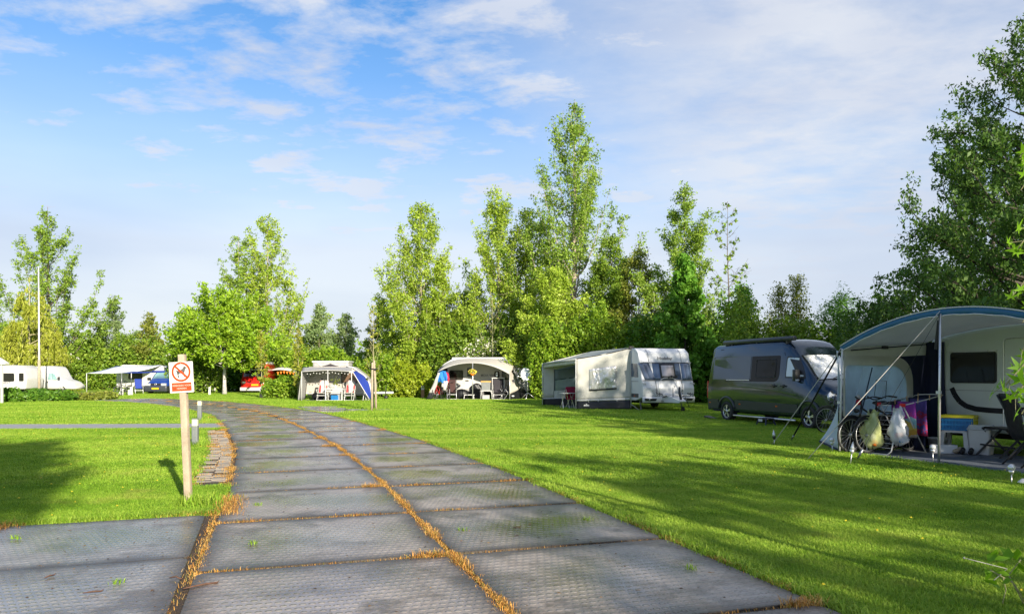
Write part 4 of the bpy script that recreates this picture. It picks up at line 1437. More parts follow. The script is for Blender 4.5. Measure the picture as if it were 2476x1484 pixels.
class Loft:
    """vehicle shell from stations (xb, xt, zb, zt, wb, wm, wt, zm, r): mirrored cross-sections joined along the length"""

    def __init__(self, st):
        self.st = st
        self.rows = []
        for (xb, xt, zb, zt, wb, wm, wt, zm, r) in st:
            half = [(0, zb), (wb - .08, zb), (wb, zb + .07), (wb + (wm - wb) * .7, zb + (zm - zb) * .5), (wm, zm)]
            zr = max(zt - r, zm + .02)
            for k in (1, 2, 3):
                half.append((wm + (wt - wm) * k / 3 , zm + (zr - zm) * k / 3))
            for k in (1, 2, 3):
                a = pi / 2 * k / 3
                half.append((wt - r * 1.1 * (1 - cos(a)), zr + (zt - .03 - zr) * sin(a)))
            half += [((wt - r * 1.1) * .55, zt - .010), (0, zt)]
            sh = lambda z: xb + (xt - xb) * (z - zb) / max(zt - zb, 1e-3)
            ring = [(sh(z), -w, z) for w, z in half] + [(sh(z), w, z) for w, z in reversed(half[1:-1])]
            self.rows.append(ring)
            self.nh = len(half)

    def shell(self):
        m = MB()
        n = len(self.rows[0])
        vs = [p for r in self.rows for p in r]
        fs = []
        for i in range(len(self.rows) - 1):
            for j in range(n):
                fs.append((i * n + j, i * n + (j + 1) % n, (i + 1) * n + (j + 1) % n, (i + 1) * n + j))
        k = (len(self.rows) - 1) * n
        fs += [tuple(range(n - 1, -1, -1)), tuple(k + j for j in range(n))]
        return m.add(vs, fs, True)

    def side_y(self, x, z):
        """half width of the shell at height z and length x"""
        def at_row(row):
            h = row[:self.nh]
            zs = [p[2] for p in h]; ws = [-p[1] for p in h]
            for a in range(2, len(h) - 1):
                if zs[a] <= z <= zs[a + 1]:
                    t = (z - zs[a]) / max(zs[a + 1] - zs[a], 1e-6)
                    return ws[a] + (ws[a + 1] - ws[a]) * t, h[a][0] + (h[a + 1][0] - h[a][0]) * t
            a = 2 if z < zs[2] else len(h) - 3
            return ws[a], h[a][0]
        P = [at_row(r) for r in self.rows]
        for i in range(len(P) - 1):
            if P[i][1] <= x <= P[i + 1][1]:
                t = (x - P[i][1]) / max(P[i + 1][1] - P[i][1], 1e-6)
                return P[i][0] + (P[i + 1][0] - P[i][0]) * t
        return P[0][0] if x < P[0][1] else P[-1][0]

    def side_panel(self, poly, off=.004, th=.02, side=-1):
        m = MB()
        f0 = lambda x, z: (x, side * (self.side_y(x, z) - th), z)
        f1 = lambda x, z: (x, side * (self.side_y(x, z) + off), z)
        return m.prism(poly if side < 0 else poly[::-1], f0, f1)

    def strip(self, pts, h, off=.006, side=-1):
        """thin moulding along (x, z) points on the side"""
        m = MB()
        for (a, b) in zip(pts[:-1], pts[1:]):
            dx, dz = b[0] - a[0], b[1] - a[1]
            L_ = hypot(dx, dz); nx, nz = -dz / L_ * h / 2, dx / L_ * h / 2
            poly = [(a[0] - nx, a[1] - nz), (b[0] - nx, b[1] - nz), (b[0] + nx, b[1] + nz), (a[0] + nx, a[1] + nz)]
            m.prism(poly, lambda x, z: (x, side * (self.side_y(x, z) - .01), z), lambda x, z: (x, side * (self.side_y(x, z) + off), z))
        return m

    def top_panel(self, i0, i1, j_in, off=.006, nsub=1):
        """panel over the front or roof between two stations, from corner to corner of the upper arc"""
        js = list(range(self.nh - 1 - j_in, self.nh + j_in))
        m = MB()
        rows = []
        for i in range(i0, i1 + 1):
            rows.append([Vector(self.rows[i][j]) for j in js])
        nr, nc = len(rows), len(js)
        out, inn = [], []
        for a in range(nr):
            for b in range(nc):
                du = rows[min(a + 1, nr - 1)][b] - rows[max(a - 1, 0)][b]
                dv = rows[a][min(b + 1, nc - 1)] - rows[a][max(b - 1, 0)]
                n = du.cross(dv).normalized()
                if n.z < 0 and n.x < 0: n = -n
                if n.x < 0 and abs(n.z) < .3: n = -n
                out.append(rows[a][b] + n * off); inn.append(rows[a][b] - n * .015)
        K = len(out); fs = []
        for a in range(nr - 1):
            for b in range(nc - 1):
                q = (a * nc + b, a * nc + b + 1, (a + 1) * nc + b + 1, (a + 1) * nc + b)
                fs += [q, tuple(K + t for t in reversed(q))]
        rim = [b for b in range(nc)] + [a * nc + nc - 1 for a in range(1, nr)] + [(nr - 1) * nc + b for b in range(nc - 2, -1, -1)] + [a * nc for a in range(nr - 2, 0, -1)]
        for a, b in zip(rim, rim[1:] + rim[:1]):
            fs.append((a, b, K + b, K + a))
        return m.add(out + inn, fs, True)


def wheel(parent, c, R, w, side=-1, spokes=5, rim_mat=None, name='wheel'):
    t = MB()
    prof_ = [(R * .66, -w / 2), (R * .90, -w / 2), (R * .985, -w * .36), (R, -w * .2), (R, w * .2), (R * .985, w * .36), (R * .90, w / 2), (R * .66, w / 2)]
    n = 28
    vs = []; fs = []
    for r, y in prof_:
        for k in range(n):
            a = 2 * pi * k / n
            vs.append((c[0] + r * cos(a), c[1] + y, c[2] + r * sin(a)))
    m = len(prof_)
    for i in range(m):
        for k in range(n):
            fs.append((i * n + k, i * n + (k + 1) % n, ((i + 1) % m) * n + (k + 1) % n, ((i + 1) % m) * n + k))
    t.add(vs, fs, True)
    o = t.build(name, M_rubber, parent)
    rm = MB()
    y0 = c[1] + side * w * .30
    rm.disc((c[0], y0, c[2]), (0, 1, 0), R * .68, R * .68, .05, 26, r_in=R * .60)
    rm.disc((c[0], y0 + side * .01, c[2]), (0, 1, 0), R * .17, R * .17, .05, 14)
    for k in range(spokes):
        a = 2 * pi * k / spokes + .3
        for da in ((-.13, .13) if spokes <= 6 else (0,)):
            p = (c[0] + R * .14 * cos(a), y0 + side * .02, c[2] + R * .14 * sin(a))
            q = (c[0] + R * .63 * cos(a + da), y0 + side * .012, c[2] + R * .63 * sin(a + da))
            rm.bar(p, q, R * .075, .03)
    rm.build('rim', rim_mat or M_rim, o)
    hb = MB()
    hb.disc((c[0], c[1] + side * w * .12, c[2]), (0, 1, 0), R * .6, R * .6, .04, 22)
    hb.build('brake_disc', M_black, o)
    return o


M_rim = pm('alloy_rim', (0.62, 0.63, 0.65), 0.28, metal=0.85, var=0.12, scale=18)
M_van = pm('van_paint', (0.036, 0.058, 0.086), 0.11, metal=0.7, var=0.06, scale=1.5, spec=0.4, coat=0.5)
M_vanglass = pm('van_glass', (0.006, 0.008, 0.011), 0.05, var=.05, spec=.16)
M_vantrim = pm('van_trim', (0.040, 0.046, 0.054), 0.38, var=0.12, scale=5, spec=0.5)
M_seam = pm('seam', (0.006, 0.006, 0.007), 0.8, var=0.1)


def foil(name):
    """quilted silver foil"""
    m = bpy.data.materials.new(name); m.use_nodes = True
    nt = m.node_tree; b = nt.nodes['Principled BSDF']; L = nt.links.new
    tc = N(nt, 'ShaderNodeTexCoord')
    v = N(nt, 'ShaderNodeTexVoronoi', i_Scale=8.5); v.feature = 'F1'
    n = N(nt, 'ShaderNodeTexNoise', i_Scale=14, i_Detail=5.0, i_Distortion=1.5)
    L(tc.outputs['Object'], v.inputs['Vector']); L(tc.outputs['Object'], n.inputs['Vector'])
    h = math_node(nt, 'ADD', v.outputs[0], math_node(nt, 'MULTIPLY', n.outputs[0], 0.7))
    bp = N(nt, 'ShaderNodeBump'); bp.inputs['Strength'].default_value = 0.8; bp.inputs['Distance'].default_value = 0.05
    L(h, bp.inputs['Height']); L(bp.outputs[0], b.inputs['Normal'])
    L(ramp(nt, n.outputs[0], [(.3, (.66, .70, .74)), (.7, (.92, .93, .94))]), b.inputs['Base Color'])
    b.inputs['Metallic'].default_value = 0.25; b.inputs['Roughness'].default_value = 0.26
    return m


M_foil = foil('silver_foil')


def build_black_van():
    rz = atan2(-.95, .313)
    t = thing('camper_van', 'dark grey panel van with roof awning case and silver windscreen shade', 'van', (7.86, 24.87, 0), rz)
    st = [(-1.09, -.86, .36, 2.40, .84, .89, .74, 1.15, .10), (-1.05, -.80, .33, 2.47, .885, .935, .79, 1.15, .13), (-.75, -.60, .30, 2.53, .90, .95, .82, 1.15, .15),
          (1.2, 1.2, .29, 2.56, .90, .95, .83, 1.15, .15), (2.85, 2.72, .29, 2.56, .90, .95, .82, 1.15, .16), (3.12, 2.99, .29, 2.49, .90, .95, .80, 1.15, .18),
          (3.36, 3.24, .29, 2.30, .90, .95, .775, 1.15, .16), (3.56, 3.40, .29, 2.10, .90, .95, .75, 1.15, .10), (3.80, 3.68, .29, 1.86, .90, .945, .77, 1.12, .11),
          (4.00, 3.93, .29, 1.61, .895, .94, .80, 1.10, .10), (4.17, 4.15, .29, 1.39, .89, .93, .80, 1.06, .10), (4.40, 4.38, .29, 1.30, .88, .915, .75, 1.00, .14),
          (4.62, 4.60, .28, 1.20, .85, .87, .69, .95, .16), (4.79, 4.76, .28, 1.08, .80, .80, .60, .88, .16), (4.88, 4.85, .30, .93, .70, .70, .50, .78, .12)]
    lf = Loft(st)
    body = lf.shell().build('body', M_van, t, fix=True)
    xr, xf, R = .10, 3.99, .325
    cut = [(lambda m, X=X, s=s: m.disc((X, s * .86, .33), (0, 1, 0), .43, .43, .62, 30)) for X in (xr, xf) for s in (-1, 1)]
    boolean_cut(body, cut)
    try: body.data.set_sharp_from_angle(angle=radians(35))
    except Exception: pass
    for X in (xr, xf):
        for s in (-1, 1):
            wheel(t, (X, s * .83, R), R, .23, s)
    und = MB(); und.box((-.8, -.55, .26), (4.6, .55, .5)); und.build('underbody', M_dark, t)
    for X in (xr, xf):                       # flared arches on both sides
        for s in (-1, 1):
            f = MB()
            f.tube([(X + .455 * cos(a), s * (lf.side_y(X, .6) + .012), .33 + .455 * sin(a)) for a in np.linspace(.06 * pi, .94 * pi, 14)], .035, 6)
            f.build('arch_flare', M_vantrim, t)
    for s in (-1, 1):
        lf.side_panel([(.56, .42), (3.53, .42), (3.53, .66), (.56, .70)], .016, side=s).build('side_moulding', M_vantrim, t)
        lf.side_panel([(-1.0, .40), (-.36, .40), (-.36, .70), (-1.0, .70)], .014, side=s).build('side_moulding', M_vantrim, t)
        # smooth blank panel and glazed panel of the sliding door
        lf.side_panel(rrect(-.72, 1.36, 1.34, 2.09, .06), .008, side=s).build('blank_panel', M_van, t)
        w = lf.side_panel(rrect(1.38, 1.30, 2.72, 2.08, [.03, .22, .05, .03]), .007, side=s).build('side_window', M_vanglass, t)
        fr = MB()
        P = [(x, s * (lf.side_y(x, z) + .012), z) for x, z in rrect(1.63, 1.44, 2.56, 1.97, .05)]
        fr.tube(P, .015, 5, closed=True); fr.build('window_frame', M_black, w)
        lf.side_panel(rrect(1.655, 1.465, 2.535, 1.945, .04), .014, side=s).build('pane', M_vanglass, w)
        # cab door
        dw = lf.side_panel(roundpoly([(2.99, 1.42, .04), (3.80, 1.40, .03), (3.72, 1.58, .0), (3.44, 2.02, .12), (2.99, 2.05, .05)]), .007, side=s).build('door_window', M_black, t)
        lf.side_panel(roundpoly([(3.03, 1.46, .04), (3.42, 1.46, .02), (3.42, 1.99, .03), (3.03, 2.01, .05)]), .012, side=s).build('pane', M_shadepane, dw)
        lf.side_panel(roundpoly([(3.47, 1.46, .02), (3.72, 1.46, .03), (3.50, 1.90, .03), (3.47, 1.93, .02)]), .012, side=s).build('pane', M_shadepane, dw)
        for pts in ([(2.86, .45), (2.90, 2.12)], [(1.36, .45), (1.36, 1.30)], [(3.66, .70), (3.80, 1.38)], [(-.74, 2.14), (2.9, 2.14)], [(-.36, 2.33), (2.9, 2.35)], [(2.9, 2.14), (3.38, 2.08)]):
            lf.strip(pts, .016, .003, s).build('seam', M_seam, t)
        lf.strip([(-.9, 1.15), (1.4, 1.12), (2.7, 1.03), (3.5, .94)], .035, .012, s).build('crease', M_van, t)
        r_ = lf.strip([(.11, 1.335), (1.35, 1.335)], .05, .016, s).build('door_rail', M_black, t)
        lf.strip([(.11, 1.345), (1.33, 1.345)], .016, .022, s).build('rail_trim', M_alu, r_)
        for x in (2.52, 2.95):
            h = MB(); y = lf.side_y(x, 1.18)
            h.rbox((x - .11, s * (y + .035) - .018, 1.165), (x + .11, s * (y + .035) + .018, 1.20), .01)
            h.disc((x, s * (y + .004), 1.18), (0, 1, 0), .055, .055, .016, 14)
            h.build('door_handle', M_black, t)
        for x in (-.86, .82, 2.62):
            lf.side_panel(rrect(x - .04, .565, x + .04, .60, .012), .024, side=s).build('marker_light', M_orange, t)
        tb = MB(); tb.tube([(.55, s * .97, .215), (3.50, s * .97, .215)], .030, 8); tb.build('side_step', M_alu, t)
        mi = MB()
        ym = s * (lf.side_y(3.55, 1.45))
        mi.rbox((3.46, ym + s * .10 - .10, 1.33), (3.60, ym + s * .10 + .10, 1.66), .05, 3, axis=2)
        mi.rbox((3.50, ym - .02 if s > 0 else ym - .05, 1.36), (3.60, ym + .05 if s > 0 else ym + .02, 1.46), .02)
        mo = mi.build('mirror', M_black, t, bevel=.02)
        g_ = MB(); g_.rbox((3.595, ym + s * .12 - .06, 1.335), (3.612, ym + s * .12 + .06, 1.385), .015, axis=0); g_.build('indicator', M_clear, mo)
        hl = MB(); hl.ball((0, 0, 0), 1.0, 16, 10, (.20, .075, .135))
        for i, p in enumerate(hl.v):
            v = Matrix.Rotation(s * radians(62), 3, 'Z') @ Vector((p[0], p[1], p[2] + p[0] * -.18 * s * -1)) 
            hl.v[i] = (v.x + 4.60, v.y * 1 + s * .70, v.z + .93)
        ho = hl.build('headlight', M_clear, t)
        b_ = MB(); b_.ball((4.66, s * .655, .92), .075, 12, 8); b_.build('bulb', M_foil, ho)
        tl = MB(); tl.rbox((-1.045, s * .895 - .03, .74), (-.985, s * .895 + .03, 1.30), .02); tl.build('tail_light', M_redlamp, t)
    ws = lf.top_panel(7, 10, 3, .006).build('windscreen', M_win, t)
    fl = lf.top_panel(7, 10, 2, .011)
    for i, p in enumerate(fl.v):                      # the shade stops short of the glass edge
        fl.v[i] = (p[0] + (3.79 - p[0]) * .05, p[1] * .985, p[2] + (1.75 - p[2]) * .05)
    fl.build('sun_shade', M_foil, ws)
    wi = MB()
    for y in (-.25, .35):
        wi.bar((4.18, y, 1.41), (4.05, y + .55 if y > 0 else y + .5, 1.56), .018)
    wi.build('wiper', M_black, t)
    gr = MB(); gr.rbox((4.80, -.48, .62), (4.90, .48, .86), .05, axis=0)
    go = gr.build('grille', M_black, t)
    for z in (.68, .74, .80):
        s_ = MB(); s_.box((4.89, -.42, z - .008), (4.912, .42, z + .008)); s_.build('slat', M_alu, go)
    bp = MB(); bp.rbox((4.55, -.84, .30), (4.93, .84, .56), .16, 4, axis=2); bp.build('bumper', M_vantrim, t, bevel=.03)
    ca = MB()
    ca.prism([(-.05, 0), (.06, 0), (.10, .05), (.07, .125), (-.03, .135), (-.08, .07)], lambda y, z: (-.26, -.76 + y, 2.50 + z), lambda y, z: (3.20, -.76 + y, 2.50 + z))
    co = ca.build('awning_case', M_vantrim, t, bevel=.012)
    for x in (.2, 1.5, 2.9):
        k = MB(); k.box((x - .03, -.80, 2.42), (x + .03, -.64, 2.51)); k.build('bracket', M_black, co)
    an = MB(); an.tube([(2.9, .1, 2.55), (2.75, .1, 2.85)], [.006, .003], 5); an.build('antenna', M_black, t)
    # folding step under the sill
    sp = thing('folding_step', 'small dark folding step stool with a white label beside the van', 'step stool', tuple(ground(1852, 1029)), rz)
    a = MB(); a.rbox((-.20, -.14, .20), (.20, .14, .235), .03); a.build('tread', M_navy, sp)
    for s in (-1, 1):
        b_ = MB(); b_.bar((s * .17, -.13, .2), (s * .22, -.18, 0), .035); b_.bar((s * .17, .13, .2), (s * .22, .18, 0), .035); b_.bar((s * .19, -.15, .1), (s * .19, .15, .1), .02); b_.build('leg', M_navy, sp)
    lb = MB(); lb.box((-.19, -.147, .13), (.02, -.141, .20)); lb.build('label_plate', M_whitepl, sp)
    # levelling wedge behind the rear wheel
    lv = MB(); lv.prism([(-.3, 0), (.3, 0), (.3, .03), (-.25, .11)], lambda x, z: (x, -.11, z), lambda x, z: (x, .11, z))
    o = lv.build('wheel_chock', M_black, None); o.location = (7.86 - .95 * .313 - .83 * .95, 24.87 + .95 * .95 - .83 * .313, 0.0); o.rotation_euler = (0, 0, rz)
    tag(o, 'black wedge on the grass under the tail of the dark van', 'wheel chock')
    # ladder-free rear: bumper
    rb = MB(); rb.rbox((-1.10, -.88, .34), (-.86, .88, .56), .08, 3, axis=2); rb.build('rear_bumper', M_vantrim, t, bevel=.02)


M_shadepane = pm('shaded_pane', (0.60, 0.68, 0.72), 0.12, var=0.10, scale=2.5, coat=.6)
M_navy = pm('navy_plastic', (0.012, 0.018, 0.045), 0.5, var=.2)
M_hobby = pm('caravan_white', (0.66, 0.68, 0.71), 0.22, var=0.04, scale=1.2, spec=0.5, coat=0.3, dirt=(.45, .43, .38), dirt_amt=.10)
M_front = pm('blue_grey_glass', (0.065, 0.095, 0.165), 0.10, var=0.15, scale=.9, spec=.8, coat=.8)
M_tent = pm('grey_tent_fabric', (0.68, 0.675, 0.62), 0.85, var=0.08, scale=5, bump=.5, bscale=9, spec=.2, dirt=(.40, .37, .31), dirt_amt=.2)
M_tentroof = pm('grey_green_roof_fabric', (0.42, 0.46, 0.45), 0.75, var=0.08, scale=3, bump=.25, bscale=12, spec=.25)
M_flap = pm('black_mud_flap', (0.013, 0.014, 0.017), 0.45, var=0.25, scale=6, bump=.35, bscale=14, spec=.4)
M_mat = pm('ground_mat', (0.13, 0.15, 0.18), 0.85, var=0.25, scale=6, bump=.4, bscale=60, spec=.15)
M_vinyl = pm('clear_vinyl', (0.40, 0.48, 0.52), 0.15, var=.15, scale=3, spec=.6, alpha=.62)
M_red = pm('crimson_fabric', (0.30, 0.01, 0.05), 0.8, var=.2, scale=12)


def crinkle(name, col, scale):
    m = pm(name, col, .16, var=.10, scale=4, spec=.7)
    nt = m.node_tree; L = nt.links.new; b = nt.nodes['Principled BSDF']
    tc = N(nt, 'ShaderNodeTexCoord'); mp = N(nt, 'ShaderNodeMapping'); mp.inputs['Rotation'].default_value = (0, .5, .3); mp.inputs['Scale'].default_value = (1, 1, .45)
    n = N(nt, 'ShaderNodeTexNoise', i_Scale=scale, i_Detail=4.0, i_Distortion=1.3)
    L(tc.outputs['Object'], mp.inputs[0]); L(mp.outputs[0], n.inputs['Vector'])
    bp = N(nt, 'ShaderNodeBump'); bp.inputs['Strength'].default_value = 1.0; bp.inputs['Distance'].default_value = .10
    L(n.outputs[0], bp.inputs['Height']); L(bp.outputs[0], b.inputs['Normal'])
    b.inputs['Metallic'].default_value = .45
    return m


M_silver = crinkle('silver_vinyl', (.72, .71, .69), 3.5)


for m_, a_ in ((M_tent, .25), (M_tentroof, .25), (M_vinyl, .5)): translucent(m_, a_)


def build_hobby():
    O = (5.286, 31.2); rz = atan2(-.96, .28)
    t = thing('caravan', 'white touring caravan facing the viewer with a blue-grey front window band', 'caravan', (O[0], O[1], 0), rz)
    W = 2.36
    # side profile (x forward, z)
    P = roundpoly([(-6.2, .42, .05), (-.35, .42, .12), (.02, .50, .10), (.36, .58, .14), (.40, .95, .12), (.26, 1.30, .25), (.04, 2.02, .25), (-.10, 2.44, .18), (-.42, 2.63, .22), (-6.0, 2.60, .15), (-6.25, 2.2, .1)], 5)
    b = MB().prism(P, lambda x, z: (x, 0.0, z), lambda x, z: (x, W, z))
    body = b.build('body', M_hobby, t, bevel=.075, seg=4, fix=True)
    boolean_cut(body, [lambda m: m.disc((-3.0, 0, .42), (0, 1, 0), .42, .42, .5, 28), lambda m: m.disc((-3.0, W, .42), (0, 1, 0), .42, .42, .5, 28)])
    Pa = np.array(P)
    def fx(z):
        best = -9
        for (a, c) in zip(Pa, np.roll(Pa, -1, 0)):
            if (a[1] - z) * (c[1] - z) <= 0 and abs(a[1] - c[1]) > 1e-6:
                best = max(best, a[0] + (c[0] - a[0]) * (z - a[1]) / (c[1] - a[1]))
        return best
    def front(poly, off, th=.03):
        """panel lying on the curved front; outer corners wrap back a little"""
        m = MB()
        cv = lambda y: -.10 * max(0, abs(y - W / 2) / (W / 2) - .72) ** 1.5 * 3
        return m.prism(poly, lambda y, z: (fx(z) - th, y, z), lambda y, z: (fx(z) + off, y, z))
    def band(y0, y1, z0, z1, off, n=4, sl=0.0):
        m = MB()
        return m.sheet(lambda u, v: (fx(z0 + (z1 - z0) * v) + off, y0 + (y1 - y0) * u + sl * (v - .5), z0 + (z1 - z0) * v), 2, 8, .02)
    w1 = band(.035, .52, 1.30, 1.995, .008, sl=-.22).build('front_window', M_front, t); w1['label'] = 'left blue front window'
    w2 = band(.56, 1.83, 1.30, 1.995, .006).build('front_window', M_front, t)
    w3 = band(1.87, W - .035, 1.30, 1.995, .008, sl=.0).build('front_window', M_front, t)
    hz_ = band(.86, 1.56, 1.36, 1.98, .05).build('opening_window', M_black, t); hz_['label'] = 'small opening window with a black frame'
    band(.93, 1.49, 1.44, 1.90, .07).build('pane', M_hpane, hz_)
    band(.02, W - .02, 2.005, 2.03, .010).build('seam', M_vantrim, t)
    band(.02, W - .02, 1.262, 1.285, .012).build('seam', M_vantrim, t)
    for y in (.60, 1.80):
        band(y, y + .014, .62, 1.25, .006).build('seam', M_vantrim, t)
    for y in (.42, W - .42):
        band(y, y + .012, 2.05, 2.56, .006).build('seam', M_text, t)
    lettering('Hobby', .165, M_text, t, Matrix.Translation((fx(2.20) + .03, 1.18, 2.20)) @ Matrix.Rotation(radians(90), 4, 'Z') @ Matrix.Rotation(radians(72), 4, 'X'), sx=1.55, bold=.004)
    lettering('7', .17, M_text, t, Matrix.Translation((fx(1.0) + .012, 1.40, .98)) @ Matrix.Rotation(radians(90), 4, 'Z') @ Matrix.Rotation(radians(95), 4, 'X'), name='emblem', shear=.3)
    # lower bumper moulding with lamp recesses
    bm = MB().sheet(lambda u, v: (.40 + .05 * sin(pi * u) - .03 * abs(u - .5) * 4 + .02, -.02 + (W + .04) * u, .36 + .24 * v), 14, 2, .05)
    bo = bm.build('bumper', M_hobby, t)
    for y in (.30, 1.98):
        r_ = MB().prism(roundpoly([(y - .22, .44, .03), (y + .24, .43, .05), (y + .30, .52, .02), (y - .26, .54, .05)]), lambda a, z: (.40, a, z), lambda a, z: (.462, a, z)); r_.build('lamp_recess', M_black, bo)
        l_ = MB().disc((.468, y - .05, .485), (1, 0, 0), .035, .035, .012, 14); l_.build('lamp', M_clear, bo)
    for y in (.06, W - .06):
        l_ = MB().rbox((fx(1.97) + .01, y - .07, 2.005), (fx(1.97) + .04, y + .07, 2.03), .01, axis=2); l_.build('position_lamp', M_clear, t)
        g_ = MB().tube([(fx(1.18) + .03, y - .12, 1.17), (fx(1.18) + .07, y - .05, 1.16), (fx(1.18) + .07, y + .05, 1.15), (fx(1.18) + .03, y + .09, 1.10)], .018, 6); g_.build('grab_handle', M_whitepl, t)
    # mud splashes
    r_ = random.Random(4); sp = MB()
    for k in range(46):
        y, z = .1 + abs(r_.gauss(.35, .22)), .62 + abs(r_.gauss(.15, .14))
        if y > 1.1 or z > 1.15: continue
        sp.disc((fx(z) + .003, y, z), (1, 0, 0), r_.uniform(.006, .016), r_.uniform(.004, .01), .006, 6)
    tag(sp.build('mud_spatter', pm('dried_mud', (.20, .17, .12), .9), t), kind='stuff')
    # visible left side: window, door, service flap, reflector
    def side(poly, off): return MB().prism(poly, lambda x, z: (x, .03, z), lambda x, z: (x, -off, z))
    side(roundpoly([(-.80, 1.42, .03), (-.06, 1.40, .05), (-.14, 1.98, .10), (-.80, 1.99, .03)]), .006).build('side_window', M_front, t)
    side(roundpoly([(-2.4, .5, .03), (-.72, .5, .03), (-.72, 2.3, .10), (-2.4, 2.3, .10)]), .004).build('door', M_hobby, t)
    side(rrect(-.70, .56, -.04, .72, .03), .010).build('skirt_panel', M_vantrim, t)
    side(rrect(-.44, .60, -.34, .64, .02), .018).build('reflector', M_orange, t)
    side(rrect(-.72, 1.22, -.05, 1.245, .01), .008).build('seam', M_text, t)
    ro = MB().rbox((-3.2, .7, 2.58), (-2.3, 1.7, 2.70), .08, axis=2); ro.build('roof_hatch', M_win, t, bevel=.02)
    for y in (.12, W - .12):
        wheel(t, (-3.0, y, .32), .32, .2, -1 if y < 1 else 1)
    ch = MB().box((-5.8, .4, .30), (-.2, W - .4, .43)); ch.build('chassis', M_dark, t)
    for y in (.22, W - .22):
        lg = MB(); lg.bar((-.35, y, .42), (-.25, y, .04), .045); lg.box((-.33, y - .08, .0), (-.17, y + .08, .03)); lg.build('support_leg', M_steel, t)
    # drawbar, jockey wheel, coupling
    db = MB(); db.bar((-.3, .55, .40), (1.45, W / 2, .42), .07, .1); db.bar((-.3, W - .55, .40), (1.45, W / 2, .42), .07, .1)
    db.build('drawbar', M_steel, t)
    cv = MB().prism(roundpoly([(-.1, .38, .03), (1.15, .38, .05), (1.25, .46, .05), (.5, .62, .08), (-.1, .62, .02)]), lambda x, z: (x + .35, W / 2 - .42 + (x + .1) * .22, z), lambda x, z: (x + .35, W / 2 + .42 - (x + .1) * .22, z)); cv.build('drawbar_cover', M_hobby, t, fix=True)
    jk = MB(); jk.tube([(1.15, W / 2 + .16, .16), (1.15, W / 2 + .16, .80)], .028, 8); jk.tube([(1.15, W / 2 + .16, .80), (1.22, W / 2 + .10, .86)], .012, 5)
    jo = jk.build('jockey_wheel', M_steel, t); jw = MB(); jw.disc((1.15, W / 2 + .22, .105), (0, 1, 0), .105, .105, .07, 18); jw.build('tyre', M_rubber, jo)
    st = MB(); st.tube([(1.40, W / 2, .5), (1.30, W / 2 - .02, .78), (1.22, W / 2 + .02, 1.02)], [.045, .05, .03], 8); st.tube([(1.1, W / 2 - .2, .6), (1.1, W / 2 - .2, .98)], .014, 5); st.tube([(1.1, W / 2 + .35, .6), (1.35, W / 2 + .4, .2)], .016, 5); st.build('coupling', M_black, t)
    # folded bike rack on the front
    rk = thing('bike_rack', 'folded bicycle carrier on the nose of the white caravan', 'bike rack', (O[0], O[1], 0), rz)
    m = MB()
    m.tube([(.62, .62, .72), (.48, .74, 1.10), (.42, .80, 1.32), (.42, .95, 1.38), (.42, 1.30, 1.38), (.42, 1.46, 1.32), (.48, 1.55, 1.10), (.62, 1.72, .72)], .016, 6)
    m.build('hoop', M_alu, rk)
    for x, z in ((.62, .68), (.80, .66)):
        r1 = MB(); r1.rbox((x, .45, z - .02), (x + .06, 2.05, z + .02), .012, axis=1); ro = r1.build('rail', M_whitepl, rk)
        for y in (.5, .62, 1.92, 2.02):
            c_ = MB(); c_.torus((x + .03, y, z + .03), (0, 1, 0), .05, .014, 14, 5); c_.build('wheel_strap', M_black, ro)
    for y in (1.12, 1.36):
        r2 = MB(); r2.tube([(.42, y, 1.38), (.60, y + .05, 1.42)], .018, 6); r2.ball((.62, y + .05, 1.43), .05, 10, 6); r2.build('clamp', M_black, rk)
    for y in (.80, 1.60):
        r3 = MB(); r3.bar((.56, y, .58), (.90, y, .64), .035); r3.build('bracket', M_black, rk)
    # ---- awning on its left side, in world coordinates
    A, B, Cc, Dd = Vector((1.52, 36.7, 0)), Vector((2.79, 32.4, 0)), Vector((5.08, 31.95, 0)), Vector((3.78, 36.2, 0))
    aw = thing('awning', 'grey sun awning with silver window panel on the side of the white caravan', 'awning', tuple(B))
    def L_(p): return tuple(Vector(p) - B)
    zA, zB, zC, zD = 2.06, 2.20, 2.66, 2.62
    nz = np.random.default_rng(3)
    def roof(u, v):
        p = (A + (Dd - A) * v) * (1 - u) + (B + (Cc - B) * v) * u
        z = (zA + (zD - zA) * v) * (1 - u) + (zB + (zC - zB) * v) * u
        return L_((p.x, p.y, z - .05 * sin(pi * v) * (1 - .5 * sin(pi * u))))
    MB().sheet(roof, 12, 8, .012).build('roof_sheet', M_tentroof, aw)
    fb = MB(); fb.tube([L_((A.x, A.y, zA - .03)), L_((B.x, B.y, zB - .03))], .045, 8); fb.build('front_rail', M_tentroof, aw)
    va = MB().sheet(lambda u, v: L_(((A + (B - A) * u).x + .01, (A + (B - A) * u).y, (zA + (zB - zA) * u) - .05 - .17 * v)), 6, 2, .008); va.build('valance', M_tent, aw)
    tr = MB(); tr.tube([roof(1, v / 8) for v in range(9)], .022, 6); tr.build('roof_edge', M_black, aw)
    ce = MB(); ce.rbox(tuple(Vector(L_((Cc.x, Cc.y, zC))) - Vector((.10, .05, .06))), tuple(Vector(L_((Cc.x, Cc.y, zC))) + Vector((.12, .10, .06))), .03); ce.build('case_end', M_black, aw)
